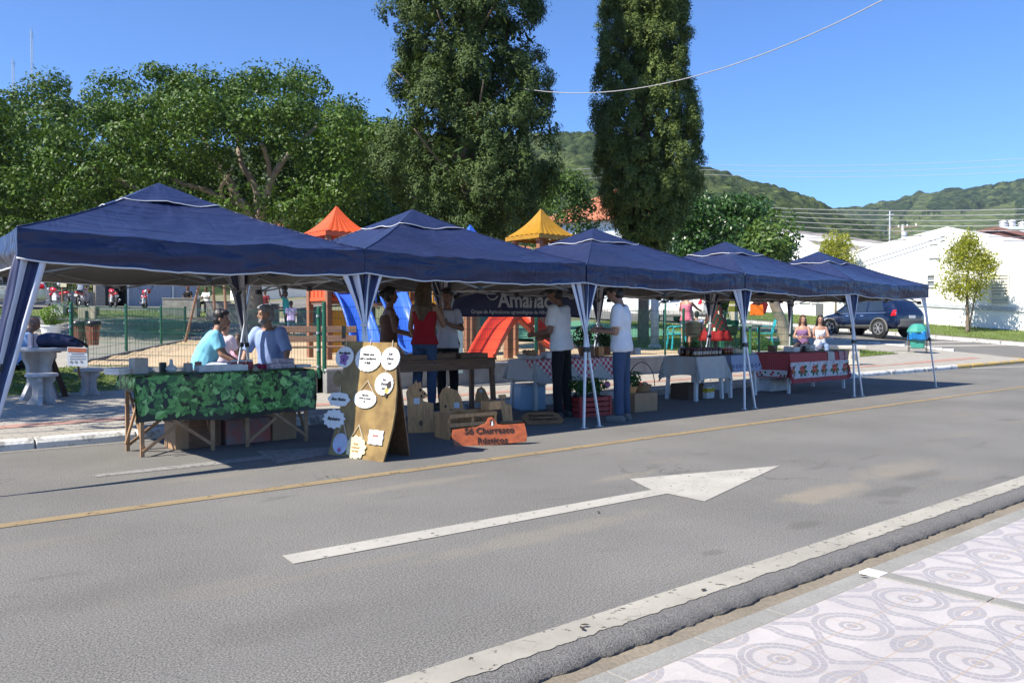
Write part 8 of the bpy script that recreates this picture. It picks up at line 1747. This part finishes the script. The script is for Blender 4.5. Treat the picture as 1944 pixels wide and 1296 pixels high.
# --- red floral table
X0, X1, Y0, Y1 = 13.42, 15.42, 8.22, 8.92; legtable('long table hidden under the red floral tablecloth', 'long_table', X0, X1, Y0, Y1, Z - .006, WHITE, WHITE, 0, 0, .03, .05); fn = drape(X0, X1, Y0, Y1, Z, .10, .02, 9, 7)
mb = cloth_on(None, 'tc', fn, X0 - .46, X1 + .12, Y0 - .56, Y1 + .3, GING2, 80); pol = []; random.seed(9)
def band(y0, y1, x0, x1, mi, off, n=30, xs_=None):
    for k in range(n): a, b_ = x0 + (x1 - x0) * k / n, x0 + (x1 - x0) * (k + 1) / n; pol.append(([(a, y0), (b_, y0), (b_, y1), (a, y1)], mi, off))
for j in range(8): band(Y0 - .47 + .0375 * j, Y0 - .47 + .0375 * (j + 1), X0 - .2, X1 + .11, 1, .004, 40)
for j in range(4): band(Y0 - .0 + .05, Y0 + .06, X0, X1, 1, .004, 1)
for k in range(6):
    x = X0 + .02 + k * .37; y = Y0 - .31
    for q in range(7): a = q * .9; pol.append((leafpoly(x + .01 * math.cos(a), y + .01 * math.sin(a), .075, a, .9), 2 if q % 2 else 3, .0055 + q * .0003))
    for a in (3.6, 4.2, 5.3, 5.9, .5): pol.append((leafpoly(x + .03 * math.cos(a), y + .03 * math.sin(a), .13, a, .5), 4, .005))
    for q in range(6): a = random.uniform(0, 6.3); pol.append((leafpoly(x + random.uniform(-.17, .17), y + random.choice([-.12, .11]) + random.uniform(-.02, .02), .045, a, .5), random.choice([5, 4, 2]), .005))
for j in range(10):
    y = Y0 + .02 + j * .07
    if y < Y1:
        for ii in range(4): pol.append(([(X0 - .44 + ii * .03, y), (X0 - .41 + ii * .03, y), (X0 - .41 + ii * .03, y + .07), (X0 - .44 + ii * .03, y + .07)], 1, .004))
        pol.append((leafpoly(X0 - .39, y, .06, random.uniform(0, 6), .8), random.choice([2, 4]), .006))
print_polys(mb, fn, pol); o_ = mb.build('tablecloth', [GING2, M('floral_white', (.60, .58, .60), .85), M('rose_red', (.50, .03, .03), .8), M('rose_orange', (.60, .14, .06), .8), M('floral_green', (.04, .13, .04), .8), M('floral_navy', (.04, .05, .18), .8)], None, smooth=False); solo(recenter(o_), 'red checked tablecloth with a wide white band of red roses', 'tablecloth')
def TR(x, y): return Vector((x, y, Z + .012))
for x, y, sz, m, lb, nm in [(13.95, 8.5, (.30, .2, .09), WB, 'white open carton at the left of the red floral table', 'carton'), (14.55, 8.55, (.32, .22, .05), M('pale_wicker', (.50, .44, .32), .8), 'pale shallow tray at the centre of the red floral table', 'tray_box'), (14.85, 8.7, (.28, .2, .09), WB, 'white lidded carton near the back of the red floral table', 'carton'), (13.7, 8.75, (.16, .12, .12), WOOD, 'small brown box on the left back of the red floral table', 'wooden_box'), (14.3, 8.45, (.07, .07, .10), DARK, 'dark small tin on the red floral table', 'tin')]:
    box_thing(lb, nm, TR(x, y), sz, m, .2, lidm=WB if 'lidded' in lb else None)
for k, (x, w_, m) in enumerate([(14.72, .22, WC), (15.12, .18, M('flowered_towel', (.55, .52, .56), .85, var=.4, sc=30, col2=(.6, .2, .22))), (15.34, .15, MATS['flowered_towel'])]):
    mb = MB(); mb.grid(lambda a, b: fn(x + w_ * a, Y0 - .17 + .02 * k * a + .42 * b, .012), 10, 16); o_ = mb.build('folded_towel', m, None, smooth=True, solid=.004); solo(recenter(o_), ['plain white embroidered towel hanging over the edge of the red floral cloth', 'flowered towel hanging over the edge of the red floral cloth, left one', 'flowered towel hanging over the edge of the red floral cloth, right one'][k], 'towel', 'towels on the red floral cloth')
q = RG(1472, 741, 0); box_thing('low white foam box on the road between the blue and red cloths', 'foam_box', (q.x, q.y + .1, 0), (.62, .40, .22), M('foam_white', (.55, .55, .57), .8), .0, lidm=MATS['foam_white'], bev=.015)
# --- litter in the gutter and on the asphalt
q = RG(1850, 967, -.05); mb = MB(); mb.ell((0, 0, .02), (.05, .03, .02), 10, 7); o_ = link_mesh('paper_scrap', remesh(mb, .008, 0, .012, 60), None, WB); o_.location = (q.x, q.y, -.055); solo(o_, 'crumpled white paper scrap lying in the gutter', 'litter')
LEAFD = M('dry_leaf', (.05, .035, .022), .8, var=.4)
lf = [(1336, 1121, .004), (1105, 1194, .008), (1110, 1188, .008), (1136, 973, .002), (1640, 1094, .01), (1050, 1214, -.05), (620, 905, .002)]
for k, (u, v, z) in enumerate(lf):
    q = RG(u, v, z); mb = MB(); mb.add([(x, y, .004 + .008 * abs(y) * 20 * .3) for x, y in leafpoly(-.02, 0, .04, 0, .5)], [tuple(range(8))]); o_ = mb.build('fallen_leaf', LEAFD, None, solid=.001); o_.location = (q.x, q.y, z + .004); o_.rotation_euler = (0, 0, k * 1.3); solo(o_, 'small dry leaf lying on the road near the white edge line' if k != 6 and k != 3 else 'small dry leaf lying on the open asphalt', 'leaf', 'dry leaves by the edge line' if k not in (3, 6) else 'dry leaves on the asphalt')
# ------------------------------------------------------------------ air between here and the hills
mb = MB(); mb.box((650, 620, 99), (2300, 2300, 210))
hz_ = mb.mesh('haze'); hm = bpy.data.materials.new('air'); hm.use_nodes = True; hn = hm.node_tree; hn.nodes.remove(hn.nodes['Principled BSDF'])
pv = hn.nodes.new('ShaderNodeVolumePrincipled'); pv.inputs['Color'].default_value = (.62, .78, 1, 1); pv.inputs['Density'].default_value = .00015; pv.inputs['Anisotropy'].default_value = .2
hn.links.new(pv.outputs[0], hn.nodes['Material Output'].inputs['Volume']); o_ = link_mesh('haze', hz_, None, hm); o_['kind'] = 'stuff'
bpy.data.batch_remove(TRASH)
bpy.data.scenes.remove(TMP)
bpy.data.batch_remove([m for m in bpy.data.meshes if m.users == 0] + [c for c in bpy.data.curves if c.users == 0])
